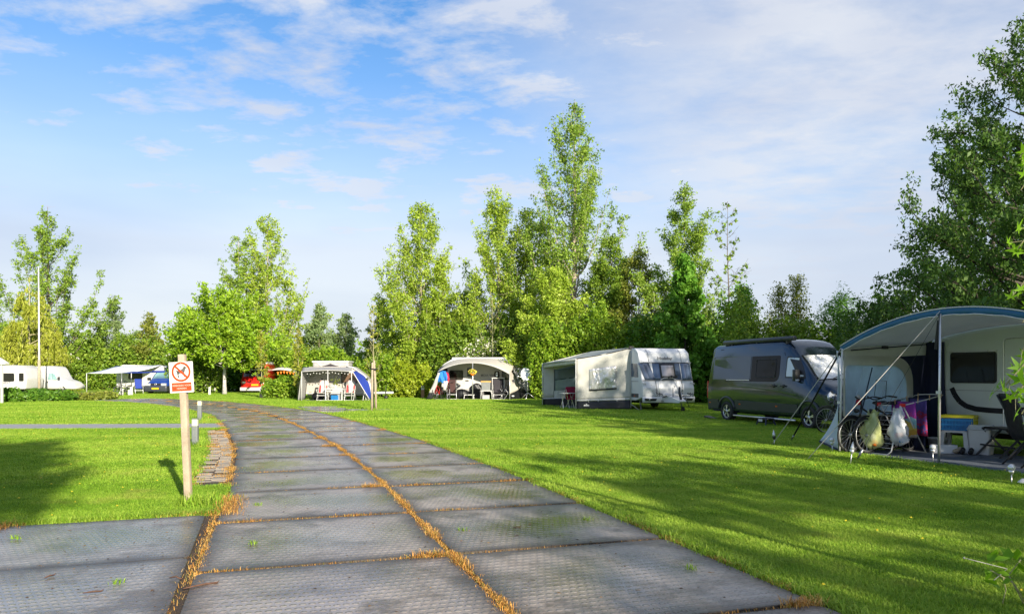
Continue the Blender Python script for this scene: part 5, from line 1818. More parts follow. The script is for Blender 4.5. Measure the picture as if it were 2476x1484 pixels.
    # near side wall with wrinkles
    def wall(p, q, zp, zq, z0, wr, ph):
        n = Vector((-(q - p).y, (q - p).x, 0)).normalized()
        def f(u, v):
            c = p + (q - p) * u
            zt = zp + (zq - zp) * u
            z = z0 + (zt - z0) * v
            d = wr * (sin(u * 23 + v * 5 + ph) * .5 + sin(u * 9 - v * 13 + ph * 2) * .6 + sin((u + v) * 31 + ph) * .25) * sin(pi * min(max(u, 0), 1)) ** .5
            c = c + n * d
            return L_((c.x, c.y, z))
        return f
    f1 = wall(B, Cc, zB - .02, zC - .04, .0, .018, .7)
    MB().sheet(lambda u, v: f1(u, .195 + .805 * v), 26, 18, .008).build('side_wall', M_tent, aw)
    MB().sheet(lambda u, v: (Vector(f1(u, .175 * v)) + Vector((.0, -.05 * (1 - v), 0))), 22, 4, .010).build('mud_flap', M_flap, aw)
    MB().sheet(lambda u, v: (Vector(f1(u, .165 + .035 * v)) + Vector((0, -.012, 0))), 20, 1, .010).build('hem', M_whitepl, aw)
    o_ = Vector((0, -.022, 0))
    wf = MB().sheet(lambda u, v: Vector(f1(.235 + .50 * u, .36 + .40 * v)) + o_, 12, 10, .008).build('window_panel', M_silver, aw)
    MB().sheet(lambda u, v: Vector(f1(.235 + .50 * u, .355 + .022 * v)) + o_ * 1.6, 8, 1, .012).build('hem_strip', M_flap, wf)
    MB().sheet(lambda u, v: Vector(f1(.235 + .50 * u, .545 + .006 * v)) + o_ * 1.6, 8, 1, .010).build('seam', M_tent, wf)
    for uu in (.22, .40, .74):
        h = MB(); p = Vector(f1(uu, .17)); h.tube([p + Vector((0, -.03, .04)), p + Vector((0, -.05, -.06))], .014, 5); h.build('peg_loop', M_whitepl, aw)
    em = MB().prism(roundpoly([(-.13, 0, .03), (.13, 0, .03), (.11, .06, .02), (.03, .07, .01), (0, .12, .01), (-.03, .07, .01), (-.11, .06, .02)]), lambda x, z: tuple(Vector(f1(.18, .07)) + Vector((x, -.07, z))), lambda x, z: tuple(Vector(f1(.18, .07)) + Vector((x, -.085, z)))); em.build('emblem', M_whitepl, aw)
    # far end wall with its clear window
    f2 = wall(A, Dd, zA, zD, .0, .015, 2.0)
    def part(u0, u1, v0, v1, mat, nm, off=0.0, nu=8, nv=6, th=.008, par=None):
        return MB().sheet(lambda u, v: tuple(Vector(f2(u0 + (u1 - u0) * u, v0 + (v1 - v0) * v)) + Vector((off * .3, -off, 0))), nu, nv, th).build(nm, mat, par or aw)
    part(0, .24, .165, 1, M_tent, 'end_wall'); part(.24, 1, .80, 1, M_tent, 'end_wall'); part(.24, 1, .165, .33, M_tent, 'end_wall')
    part(0, 1, 0, .16, M_flap, 'mud_flap'); part(0, 1, .155, .175, M_whitepl, 'hem', .012, 8, 1)
    wn_ = part(.24, 1, .33, .80, M_vinyl, 'clear_window', .0)
    part(.24, 1, .56, .575, M_navy, 'seam', .012, 4, 1, par=wn_); part(.24, .255, .33, .80, M_navy, 'seam', .012, 1, 4, par=wn_)
    cu = part(.27, 1, .575, .79, M_curtain, 'curtain', -.03, 10, 4)
    # poles
    for nm, p, z in (('pole', A, zA), ('pole', B, zB)):
        k = MB(); k.tube([L_((p.x - .03, p.y - .02, 0)), L_((p.x - .03, p.y - .02, z))], .02, 7); po = k.build(nm, M_whitepl, aw)
        k = MB(); k.rbox(tuple(Vector(L_((p.x - .06, p.y - .05, z * .62)))), tuple(Vector(L_((p.x, p.y + .01, z * .62 + .08)))), .01); k.build('clamp', M_whitepl, po)
    k = MB(); k.tube([L_((Cc.x - .02, Cc.y - .05, 0.1)), L_((Cc.x - .02, Cc.y - .05, zC - .1))], .022, 7); k.build('pole', M_tent, aw)
    k = MB(); k.bar(L_((Cc.x, Cc.y - .05, .25)), L_((Cc.x + .30, Cc.y - .35, .02)), .03); k.build('strut', M_steel, aw)
    gm = MB().add([tuple(p) for p in ((A.x - .1, A.y - .1, .018), (B.x - .05, B.y - .06, .018), (Cc.x, Cc.y - .02, .018), (Dd.x, Dd.y, .018))], [(0, 1, 2, 3)])
    tag(gm.build('ground_sheet', M_mat), 'dark groundsheet under the grey awning of the white caravan', 'groundsheet')
    KEEP_OUT.append([(A.x, A.y), (B.x, B.y), (Cc.x + 2.6, Cc.y + .3), (Dd.x + 2.5, Dd.y)])
    # crimson chair and small table by the opening
    ch = thing('folding_chair', 'crimson folding chair half hidden behind the silver-windowed awning wall', 'chair', (2.62, 33.5, .02), .3)
    m = MB(); m.rbox((-.24, -.02, .42), (.24, .02, .95), .06, axis=1); m.build('backrest', M_red, ch)
    m = MB(); m.rbox((-.24, -.45, .40), (.24, 0, .44), .05); m.build('seat', M_red, ch)
    for s in (-1, 1):
        m = MB(); m.bar((s * .22, .05, 0), (s * .22, -.42, .42), .022); m.build('leg', M_alu, ch)
        m = MB(); m.bar((s * .22, -.42, 0), (s * .22, .02, .9), .022); m.build('leg', M_alu, ch)
    tb = thing('camping_table', 'small white folding table inside the opening of the grey awning', 'table', (2.45, 33.15, .02), .3)
    m = MB(); m.rbox((-.30, -.22, .66), (.30, .22, .69), .04); m.build('tabletop', M_whitepl, tb)
    for s in (-1, 1):
        for q in (-1, 1):
            m = MB(); m.bar((s * .26, q * .18, 0), (-s * .0 + s * .2, -q * .18, .66), .022); m.build('leg', M_alu, tb)


M_hpane = pm('grey_lilac_pane', (0.50, 0.45, 0.47), 0.12, var=.06, scale=2, coat=.7)  # grey-lilac pane of the opening front window
M_curtain = pm('pale_blue_curtain', (0.42, 0.50, 0.54), 0.6, var=.08, scale=3, bump=.2, bscale=8, alpha=.8)

M_awncream = pm('cream_awning', (0.70, 0.66, 0.59), 0.8, var=.06, scale=4, bump=.3, bscale=8, spec=.2)
M_awngrey = pm('light_grey_awning', (0.54, 0.54, 0.53), 0.8, var=.08, scale=4, bump=.35, bscale=8, spec=.2)
M_brownc = pm('brown_chair_fabric', (0.060, 0.026, 0.024), 0.85, var=.25, scale=12)
M_greyc = pm('dark_grey_fabric', (0.035, 0.032, 0.040), 0.85, var=.25, scale=12)
M_bluefab = pm('royal_blue_fabric', (0.020, 0.055, 0.36), 0.75, var=.12, scale=6, bump=.2, bscale=12)
M_bluejack = pm('blue_jacket_cloth', (0.015, 0.20, 0.62), 0.7, var=.25, scale=8, bump=.6, bscale=9)
M_redjack = pm('red_jacket_cloth', (0.60, 0.012, 0.06), 0.7, var=.25, scale=8, bump=.6, bscale=9)
M_blackjack = pm('dark_jacket_cloth', (0.012, 0.014, 0.035), 0.8, var=.25, scale=8, bump=.6, bscale=9)
M_redbike = pm('red_bike_paint', (0.48, 0.015, 0.02), 0.25, var=.1, coat=.6)
M_bikedark = pm('dark_bike_paint', (0.012, 0.013, 0.016), 0.28, var=.15, coat=.5)
M_pebble = pm('white_cloth', (0.60, 0.58, 0.53), .8, var=.1, bump=.4, bscale=10)
M_yellow = pm('yellow_plastic', (0.62, 0.58, 0.02), .4, var=.1)
M_bluepl = pm('blue_plastic', (0.01, 0.16, 0.42), .4, var=.12)
M_redstrip = pm('red_stripe_cloth', (0.55, 0.05, 0.05), .8, var=.15, scale=20)
M_sign = pm('sign_white', (0.78, 0.75, 0.68), .45, var=.06, scale=5, dirt=(.55, .50, .36), dirt_amt=.25)
M_signred = pm('sign_red', (0.78, 0.060, 0.010), .45, var=.08, scale=8)
M_signgrey = pm('sign_grey', (0.20, 0.19, 0.17), .5, var=.1)
M_signpale = pm('sign_pale_red', (0.80, 0.45, 0.36), .5, var=.08)
M_boll = pm('bollard_grey', (0.16, 0.18, 0.18), .6, var=.15, scale=7, bump=.2, dirt=(.22, .23, .17), dirt_amt=.4)
M_bolltop = pm('bollard_lens', (0.60, 0.60, 0.44), .35, var=.12, scale=10)
M_redvan = pm('red_van_paint', (0.60, 0.018, 0.014), .25, var=.06, coat=.6)
M_vwblue = pm('blue_van_paint', (0.012, 0.045, 0.26), .18, var=.08, coat=.9)
M_plate_y = pm('yellow_number_plate', (0.80, 0.48, 0.01), .4, var=.05)
M_teal = pm('pale_green_glass', (0.20, 0.36, 0.36), .10, var=.2, scale=3, coat=.7)
M_brown = pm('brown_window', (0.16, 0.095, 0.06), .25, var=.3, scale=4, coat=.5)
M_basket = pm('flower_petals', (0.80, 0.62, 0.08), .7, var=.25, scale=40)
M_orangecl = pm('orange_cloth', (0.85, 0.22, 0.02), .7, var=.1)
M_lightblue = pm('pale_blue_flap', (0.68, 0.77, 0.84), .7, var=.08, scale=3, bump=.2, bscale=8)
M_navycloth = pm('navy_cloth', (0.010, 0.016, 0.050), .8, var=.2, scale=5, bump=.3, bscale=9)
M_bluetrim = pm('petrol_trim', (0.015, 0.115, 0.24), .6, var=.12, scale=5)
M_rope = pm('pale_rope', (0.48, 0.46, 0.42), .8, var=.2, scale=60)
M_strap = pm('black_strap', (0.016, 0.016, 0.018), .7, var=.2, scale=20)


for m_, a_ in ((M_awncream, .28), (M_awngrey, .28), (M_lightblue, .35), (M_bluefab, .2)): translucent(m_, a_)


def camp_chair(label, loc, rz, mat, group, trim=None, scale=1.0, frame=None, back_tilt=.22):
    fr = frame or M_alu
    t = thing('camping_chair', label, 'chair', loc, rz, group)
    m = MB()
    m.sheet(lambda u, v: (-.24 + .48 * u, .20 + back_tilt * v + .02 * sin(pi * v * 2), .44 + .74 * v), 6, 8, .03); m.build('backrest', mat, t)
    m = MB(); m.sheet(lambda u, v: (-.24 + .48 * u, -.26 + .48 * v, .455 - .035 * sin(pi * v)), 6, 6, .03); so = m.build('seat', mat, t)
    if trim:
        for s in (-1, 1):
            m = MB(); m.sheet(lambda u, v: (s * .20 - .05 + .10 * u, .180 + back_tilt * v, .46 + .70 * v), 2, 5, .02); m.build('stripe', trim, t)
        for k in range(7):
            m = MB(); zz = .52 + .09 * k; m.box((-.16, .175 + back_tilt * (zz - .44) / .74, zz), (.16, .19 + back_tilt * (zz - .44) / .74, zz + .010)); m.build('stripe', M_text, t)
    for s in (-1, 1):
        m = MB(); m.tube([(s * .27, -.30, 0), (s * .27, .16, .62), (s * .26, .22 + back_tilt, 1.16)], .016, 6); m.build('leg', fr, t)
        m = MB(); m.tube([(s * .29, .34, 0), (s * .29, -.24, .62)], .016, 6); m.build('leg', fr, t)
        m = MB(); m.rbox((s * .29 - .03, -.30, .62), (s * .29 + .03, .20, .655), .015); m.build('armrest', M_black if fr is M_alu else fr, t)
    m = MB(); m.bar((-.28, -.285, .02), (.28, -.285, .02), .03); m.bar((-.28, -.25, .30), (.28, -.25, .30), .03); m.build('crossbar', fr, t)
    t.scale = (scale,) * 3
    return t


def bicycle(label, loc, rz, mat, group='bicycles', tilt=0.0, city=True, wheel_r=.34, steer=0.0):
    """upright bicycle along +x, front wheel forward"""
    t = thing('bicycle', label, 'bicycle', loc, rz, group)
    t.rotation_euler = (tilt, 0, rz)
    for nm, x in (('wheel', 0.0), ('wheel', 1.08)):
        m = MB(); m.torus((x, 0, wheel_r), (0, 1, 0), wheel_r - .018, .019, 34, 7)
        w = m.build(nm, M_rubber, t)
        m = MB(); m.torus((x, 0, wheel_r), (0, 1, 0), wheel_r - .042, .011, 30, 5); m.build('rim', M_steel, w)
        m = MB()
        for k in range(18):
            a = 2 * pi * k / 18
            m.bar((x + .02 * cos(a + .4), .02 * (-1) ** k, wheel_r + .02 * sin(a + .4)), (x + (wheel_r - .045) * cos(a), 0, wheel_r + (wheel_r - .045) * sin(a)), .0035)
        m.disc((x, 0, wheel_r), (0, 1, 0), .025, .025, .07, 10)
        m.build('spoke', M_steel, w)
        m = MB(); m.tube([(x + (wheel_r + .03) * cos(a), 0, wheel_r + (wheel_r + .03) * sin(a)) for a in np.linspace(.15 * pi, .95 * pi, 10)], .018, 5); m.build('mudguard', M_black, t)
    bb = (.47, 0, .29); st = (.34, 0, .82); hd0 = (.86, 0, .62); hd1 = (.82, 0, .86)
    m = MB()
    m.tube([bb, st], .019, 7); m.tube([bb, (.55, 0, .36), (.78, 0, .60), hd0], .026, 7); m.tube([(.37, 0, .62), hd1], .018, 7); m.tube([hd0, hd1], .022, 7)
    for s in (-1, 1):
        m.tube([bb, (0, s * .055, wheel_r)], .011, 5); m.tube([(.36, 0, .70), (0, s * .055, wheel_r)], .010, 5)
        m.tube([hd0, (.96, s * .05, .52), (1.08, s * .05, wheel_r)], .013, 5)
    m.build('frame', mat, t)
    m = MB(); m.tube([st, (.325, 0, .93)], .014, 6); m.build('seat_post', M_steel, t)
    m = MB(); m.sheet(lambda u, v: (.20 + .28 * u, (v - .5) * (.17 - .13 * u), .965 - .03 * (2 * v - 1) ** 2 - .01 * u), 6, 6, .045); m.build('saddle', M_black, t)
    m = MB(); m.tube([hd1, (.81, 0, 1.00)], .016, 6); m.tube([(.68, -.30, 1.06), (.78, -.22, 1.08), (.83, -.05, 1.02), (.83, .05, 1.02), (.78, .22, 1.08), (.68, .30, 1.06)], .013, 6)
    ho = m.build('handlebar', M_black, t)
    for s in (-1, 1):
        m = MB(); m.tube([(.76, s * .235, 1.08), (.64, s * .32, 1.055)], .019, 6); m.build('grip', M_rubber, ho)
    m = MB(); m.bar((.47, -.10, .29), (.47, -.10, .12), .015, .025); m.bar((.47, .10, .29), (.47, .10, .46), .015, .025); m.disc((.47, -.04, .29), (0, 1, 0), .095, .095, .012, 18)
    for s in (-1, 1): m.box((.42, s * .14 - .045, .11 if s < 0 else .45), (.52, s * .14 + .045, .135 if s < 0 else .475))
    m.build('crank', M_steel, t)
    m = MB(); m.rbox((.02, -.05, .42), (.10, .05, .52), .01) if False else m.tube([(-.22, -.07, .74), (.25, -.07, .76), (.25, .07, .76), (-.22, .07, .74)], .008, 5, closed=True)
    for s in (-1, 1): m.tube([(-.05, s * .07, .75), (0, s * .06, wheel_r)], .007, 4)
    m.build('luggage_rack', M_black, t)
    m = MB(); m.disc((.93, 0, .80), (1, 0, 0), .035, .045, .06, 12); m.build('lamp', M_black, t)
    return t


def side_prism(mb, P, y0, y1):
    return mb.prism(P, lambda x, z: (x, y0, z), lambda x, z: (x, y1, z))


def build_curved_awning():
    """caravan with the wide arched awning in the middle of the picture"""
    Y0, YC = 44.8, 47.0
    t = thing('caravan', 'white caravan with a rounded front standing behind the arched cream awning', 'caravan', (-1.6, YC, 0), radians(-3))
    P = roundpoly([(-2.85, .42, .08), (2.55, .42, .20), (2.95, .62, .20), (2.90, 1.05, .5), (2.35, 2.10, .5), (1.55, 2.46, .4), (-2.2, 2.48, .35), (-2.85, 2.10, .45)], 6)
    b = side_prism(MB(), P, 0, 2.2).build('body', M_white, t, bevel=.10, seg=4, fix=True)
    boolean_cut(b, [lambda m: m.disc((-.35, 0, .40), (0, 1, 0), .40, .40, .5, 24)])
    def sd(poly, off, mat, nm, par=None): return side_prism(MB(), poly, .03, -off).build(nm, mat, par or t)
    w1 = sd(rrect(-2.34, 1.17, -1.47, 1.79, .08), .012, M_black, 'side_window'); sd(rrect(-2.29, 1.22, -1.52, 1.74, .06), .018, M_brownwin, 'pane', w1)
    w2 = sd(rrect(.98, 1.19, 1.75, 1.80, .08), .012, M_black, 'side_window'); sd(rrect(1.03, 1.24, 1.70, 1.75, .06), .018, M_brownwin, 'pane', w2)
    d = sd(roundpoly([(-1.36, .46, .04), (-.76, .46, .04), (-.76, 2.06, .14), (-1.36, 2.06, .14)]), .010, M_white, 'door')
    sd(rrect(-1.22, 1.38, -.92, 1.95, .06), .018, M_win, 'pane', d)
    h = MB().rbox((-1.32, -.05, 1.10), (-1.12, -.01, 1.17), .01); h.build('handle', M_black, d)
    sd(rrect(-1.30, .52, -.82, .66, .02), .016, M_awngrey, 'vent', d)
    for z in (1.10, 1.83):
        sd(rrect(-2.7, z, 2.6, z + .018, .005), .006, M_awngrey, 'moulding')
    sd(rrect(-2.7, .97, 2.6, .99, .005), .006, M_awngrey, 'moulding')
    lettering('DA VINCI', .20, M_text, t, MXZ(.28, -.008, 1.46), sx=1.12, bold=.005)
    em = side_prism(MB(), roundpoly([(-.36, 1.53, .02), (-.21, 1.53, .02), (-.22, 1.44, .02), (-.285, 1.38, .02), (-.35, 1.44, .02)]), .0, -.010); em.build('emblem', M_text, t)
    sd([(-.70, 1.14), (.1, 1.04), (.9, .78), (.95, .74), (.05, .99), (-.70, 1.09)], .009, M_awngrey, 'crease')
    f = sd(roundpoly([(2.24, 1.62, .03), (2.50, 1.55, .03), (2.32, 2.02, .03), (2.14, 2.04, .03)]), .010, M_brown, 'front_side_window')
    wheel(t, (-.35, .10, .33), .33, .2, -1)
    bx = MB(); bx.rbox((-2.2, .2, 2.46), (1.3, .55, 2.60), .04, axis=0); bx.build('roof_awning_case', M_white, t, bevel=.01)
    ch = MB(); ch.box((-2.6, .3, .30), (2.5, 1.9, .44)); ch.bar((2.6, 1.1, .42), (4.0, 1.1, .42), .09); ch.build('chassis', M_dark, t)
    hg = MB(); hg.rbox((3.55, .75, .42), (4.2, 1.45, .92), .1, axis=2); go = hg.build('drawbar_cover', M_white, t, bevel=.05)
    hp = MB(); hp.tube([(3.0, .5, .72), (3.0, .5, 1.45), (3.25, .5, 1.50), (3.25, .5, .72)], .022, 6); hp.tube([(3.0, .5, 1.42), (3.75, .5, 1.55)], .018, 5); hp.bar((2.8, .5, .70), (3.6, .5, .70), .05); hp.build('bike_carrier', M_whitepl, t)
    # awning
    a = thing('awning', 'arched cream awning with pale grey side wings and black corner flaps', 'awning', (-2.37, Y0, 0), 0)
    back_z = lambda u: 2.50 - .42 * abs(2 * u - 1) ** 4
    def arch(u):                                   # front edge
        x = -2.07 + 4.31 * u
        return x, 2.21 - .60 * abs((x + .05) / 2.15) ** 2.1
    def roof(u, v):
        x, z = arch(u)
        xb = -1.95 + 4.55 * u
        zb = back_z(u)
        return (x + (xb - x) * v, 2.25 * v, z + (zb - z) * (v ** .85))
    MB().sheet(roof, 22, 8, .012).build('roof_sheet', M_awncream, a)
    e = MB(); e.tube([(arch(i / 20)[0], -.01, arch(i / 20)[1]) for i in range(21)], .022, 6); e.build('front_edge', M_awngrey, a)
    # left wing: leans outwards to the ground
    lw = lambda u, v: (-2.07 - (.72 + .0 * u) * (1 - v) ** 1.15 + .10 * u, 2.1 * u * (1 - .0 * v), (1.62 + .35 * u) * v + .02 * sin(u * 20))
    MB().sheet(lambda u, v: lw(u, .26 + .74 * v), 10, 10, .01).build('side_wing', M_awngrey, a)
    MB().sheet(lambda u, v: lw(u, .26 * v), 8, 3, .012).build('mud_flap', M_flap, a)
    fw = lambda u, v: (-2.07 - .72 * (1 - v) ** 1.15 + (.36 - .24 * v) * u + .02 * sin(v * 14), -.02, 1.62 * v)
    MB().sheet(lambda u, v: fw(u, .26 + .74 * v), 5, 12, .01).build('front_wing', M_awngrey, a)
    MB().sheet(lambda u, v: fw(u, .26 * v), 4, 3, .012).build('mud_flap', M_flap, a)
    # right wing: front face and side face
    rw = lambda u, v: (2.24 + (.06 + .30 * (1 - v) * 2.0) * u + .42 * u * (1 - v) * .9, .02 + 1.4 * u, (1.62 + .16 * u) * v)
    MB().sheet(lambda u, v: rw(u, (.22 + .16 * u) + (.78 - .16 * u) * v), 10, 10, .01).build('front_wing', M_awncream, a)
    MB().sheet(lambda u, v: rw(u, (.22 + .16 * u) * v), 10, 4, .012).build('mud_flap', M_flap, a)
    sw = lambda u, v: (2.30 + (1.0 - .60 * v) * (.35 + .25 * u) + .55 * (1 - v) + .10 * u, 1.42 + .95 * u, (1.78 + .30 * u) * v)
    MB().sheet(lambda u, v: sw(u, .3 + .7 * v), 8, 10, .01).build('side_wing', M_awngrey, a)
    MB().sheet(lambda u, v: sw(u, .3 * v), 6, 3, .012).build('mud_flap', M_flap, a)
    lb = MB(); lb.box((2.36, .02, .20), (2.50, .06, .27)); lb.build('label_patch', M_whitepl, a)
    p = MB(); p.tube([(.02, -.03, 0), (.02, -.03, 2.20)], .026, 7); po = p.build('pole', M_alu, a)
    p = MB(); p.tube([(2.22, -.03, 0), (2.22, -.03, 1.62)], .018, 6); p.build('pole', M_alu, a)
    fp = MB(); fp.tube([(.02, -.03, .06), (-.04, -.1, 0)], .02, 5); fp.build('foot', M_alu, po)
    tag(MB().add([(-5.0, Y0 - .12, .02), (.25, Y0 - .12, .02), (.2, Y0 + 2.1, .02), (-4.9, Y0 + 2.1, .02)], [(0, 1, 2, 3)]).build('ground_sheet', M_awngrey), 'pale groundsheet under the arched cream awning', 'groundsheet')
    KEEP_OUT.append([(-5.1, Y0 - .1), (.6, Y0 - .1), (1.2, Y0 + 4.2), (-5.0, Y0 + 4.2)])
    # contents
    def xy(px, y): return ((px - 1238.0) / FPX * y, y)
    cx = lambda X: (1600 + X * .2262) / 1.6284
    def put(X, Y): x, y = xy(cx(X), Y); return (x, y, .02)
    camp_chair('maroon padded camping chair facing the viewer beside the bicycles', put(790, Y0 + .55), .12, M_brownc, 'padded chairs under the arched awning', scale=1.0)
    camp_chair('dark padded camping chair turned aside under the right half of the arched awning', put(1735, Y0 + .55), -1.0, M_greyc, 'padded chairs under the arched awning', scale=1.0)
    fc = camp_chair('folded dark chair leaning against the white cupboard under the arched awning', put(1590, Y0 + .75), .05, M_greyc, 'padded chairs under the arched awning', scale=.92)
    # box on a stool
    st = thing('folding_stool', 'low white folding stool carrying the grey box', 'stool', put(1395, Y0 + .45))
    m = MB(); m.rbox((-.36, -.22, .50), (.36, .22, .54), .04); m.build('tabletop', M_whitepl, st)
    for s in (-1, 1):
        m = MB(); m.tube([(s * .34, -.18, 0), (s * .32, -.18, .38), (s * .24, -.18, .50)], .018, 5); m.tube([(s * .34, .18, 0), (s * .32, .18, .5)], .018, 5); m.build('leg', M_whitepl, st)
    bx = thing('storage_box', 'grey plastic box with an orange lid on the low white stool', 'box', tuple(Vector(put(1385, Y0 + .45)) + Vector((0, 0, .54))))
    m = MB(); m.prism(rrect(-.28, -.2, .28, .2, .04), lambda x, y: (x * .9, y * .9, 0), lambda x, y: (x, y, .50)); m.build('tub', pm('smoky_plastic', (.22, .23, .23), .35, var=.1), bx)
    m = MB(); m.rbox((-.31, -.22, .50), (.31, .22, .57), .04); m.build('lid', pm('orange_lid', (.75, .36, .10), .4, var=.08), bx)
    u = MB().prism(rrect(-.22, -.18, .22, .18, .03), lambda x, y: (x, y, 0), lambda x, y: (x, y, .26)); uo = u.build('crate', M_awngrey, None); uo.location = put(1385, Y0 + .5)
    tag(uo, 'small grey crate standing under the low white stool', 'crate')
    cb = thing('camp_cupboard', 'white framed cloth cupboard with a black air fryer on top', 'cupboard', put(1600, Y0 + 1.2))
    m = MB()
    for s in (-1, 1): m.bar((s * .36, -.2, 0), (s * .36, -.2, 1.28), .035)
    m.box((-.39, -.25, 1.26), (.39, .22, 1.31)); m.build('frame', M_whitepl, cb)
    m = MB(); m.box((-.33, -.17, .08), (.33, .20, 1.25)); m.build('cloth_cover', M_greyc, cb)
    af = thing('air_fryer', 'round black air fryer with a silver front standing on the cloth cupboard', 'air fryer', tuple(Vector(put(1575, Y0 + 1.15)) + Vector((0, 0, 1.31))))
    m = MB(); m.lathe([(.12, 0), (.17, .04), (.175, .22), (.15, .34), (.08, .40)], n=16); m.build('housing', M_black, af)
    m = MB(); m.prism(roundpoly([(-.07, .20, .02), (.07, .20, .02), (.035, .05, .02), (-.035, .05, .02)]), lambda x, z: (x, -.12, z), lambda x, z: (x, -.19, z)); m.build('drawer_handle', M_alu, af)
    m = MB(); m.rbox((-.06, -.185, .25), (.06, -.14, .32), .01, axis=1); m.build('display', M_alu, af)
    bt = thing('step_stool', 'low white step in front of the caravan door under the arched awning', 'step', put(1090, Y0 + .9))
    m = MB(); m.rbox((-.30, -.18, .24), (.34, .18, .28), .03); m.build('tread', M_whitepl, bt)
    for s in (-1, 1):
        m = MB(); m.tube([(s * .30, -.16, 0), (s * .27, -.1, .24)], .022, 5); m.tube([(s * .30, .16, 0), (s * .27, .1, .24)], .022, 5); m.build('leg', M_whitepl, bt)
    fl = thing('flower_basket', 'hanging basket of yellow and cream flowers tied to the middle awning pole', 'flowers', tuple(Vector(put(1150, Y0 - .05)) + Vector((0, 0, 1.42))))
    r = np.random.default_rng(8)
    m = MB(); m.lathe([(.04, 0), (.12, .06), (.15, .14)], n=12); m.build('pot', M_orangecl, fl)
    Pp = r.normal(0, 1, (260, 3)); Pp /= np.linalg.norm(Pp, axis=1)[:, None]; Pp = Pp * np.array([.27, .2, .17]) * r.uniform(.7, 1, (260, 1)) + np.array([0, 0, .22])
    link_mesh('foliage', leaf_mesh('foliage', Pp[:120], .08, L_young, r), None, fl)
    link_mesh('petals', leaf_mesh('petals', Pp[120:], .07, M_basket, r, None, .9), None, fl)
    # jackets hanging at the left corner
    def jacket(label, X, y, z0, z1, w, mat):
        c = put(X, y)
        t_ = thing('jacket', label, 'jacket', (c[0], c[1], z0), 0, 'jackets on the awning frame')
        hh = z1 - z0
        m = MB(); m.sheet(lambda u, v: ((u - .5) * w * (1.0 - .35 * v ** 2) + .03 * sin(v * 9), .06 * sin(u * 9 + v * 4) - .05 * cos(pi * (u - .5)), hh * v + .05 * sin(u * 7) * (1 - v)), 10, 10, .05); m.build('torso', mat, t_)
        for s in (-1, 1):
            m = MB(); m.tube([(s * w * .30, 0, hh * .88), (s * w * .47, -.04, hh * .5), (s * w * .45, -.06, hh * .08)], [.08, .075, .055], 7); m.build('sleeve', mat, t_)
        m = MB(); m.torus((0, 0, hh * .96), (0, .3, 1), .08, .035, 12, 6); m.build('collar', mat, t_)
    jacket('bright blue jacket hanging over the red bicycle under the arched awning', 628, Y0 + .45, 1.02, 1.72, .52, M_bluejack)
    jacket('red and pink jacket hanging right of the bright blue jacket', 690, Y0 + .55, .98, 1.62, .30, M_redjack)
    jacket('dark navy jacket hanging highest at the awning corner', 640, Y0 + .9, 1.30, 1.98, .55, M_blackjack)
    rg = MB().sheet(lambda u, v: (-.14 + .28 * u * (.4 + .6 * v), .03 * sin(u * 8), .55 * v), 5, 6, .03).build('towel', M_pebble); rg.location = tuple(Vector(put(690, Y0 + .3)) + Vector((0, 0, .55))); tag(rg, 'small cream cloth hanging under the red jacket', 'cloth')
    bicycle('red bicycle with its front wheel turned to the viewer under the arched awning', put(628, Y0 + 1.25), radians(-110), M_redbike)
    bicycle('dark bicycle leaning beside the red one under the arched awning', put(725, Y0 + 1.3), radians(-80), M_bikedark)
    bg = MB(); bg.ball((0, 0, .3), .5, 12, 8, (1.0, .6, .62)); bo = bg.build('duffel_bag', M_flap); bo.location = tuple(Vector(put(960, Y0 + 1.6)) + Vector((0, 0, .0))); tag(bo, 'black bag lying under the caravan left of the door step', 'bag')
    wc = MB().sheet(lambda u, v: (-.55 + 1.1 * u * (1 - .35 * v), -.05 * sin(u * 9 + v * 5), .95 * v * (1 - .8 * (u - .55) ** 2)), 12, 8, .02).build('wheel_cover', M_flap); wc.location = put(1265, Y0 + 2.05); tag(wc, 'black cloth draped over the caravan wheel behind the box', 'cover')
    # satellite dish on a tripod at the right wing
    sd_ = thing('satellite_dish', 'pale oval satellite dish on a white tripod right of the arched awning', 'satellite dish', put(2110, Y0 + .2))
    m = MB(); m.lathe([(.0, 0), (.18, .02), (.32, .07), (.36, .10), (.30, .09), (.0, .04)], n=22)
    for i, p_ in enumerate(m.v):
        v = Matrix.Rotation(radians(72), 3, 'X') @ Vector((p_[0] * .85, p_[1] * 1.15, p_[2])); m.v[i] = (v.x - .12, v.y, v.z + 1.48)
    m.build('dish', M_hobby, sd_)
    m = MB(); m.tube([(0, 0, .35), (0, 0, 1.3)], .025, 6); m.build('mast', M_alu, sd_)
    m = MB(); m.tube([(-.1, -.1, 1.3), (-.55, -.35, 1.38)], .014, 5); m.ball((-.57, -.36, 1.39), .06, 8, 6); m.build('feed_arm', M_alu, sd_)
    for k in range(3):
        a_ = 2.1 * k + .3; m = MB(); m.tube([(0, 0, .42), (.55 * cos(a_), .4 * sin(a_), 0)], .018, 5); m.build('leg', M_alu, sd_)


M_brownwin = pm('smoked_window', (0.030, 0.026, 0.022), .07, var=.2, scale=2, coat=.6)


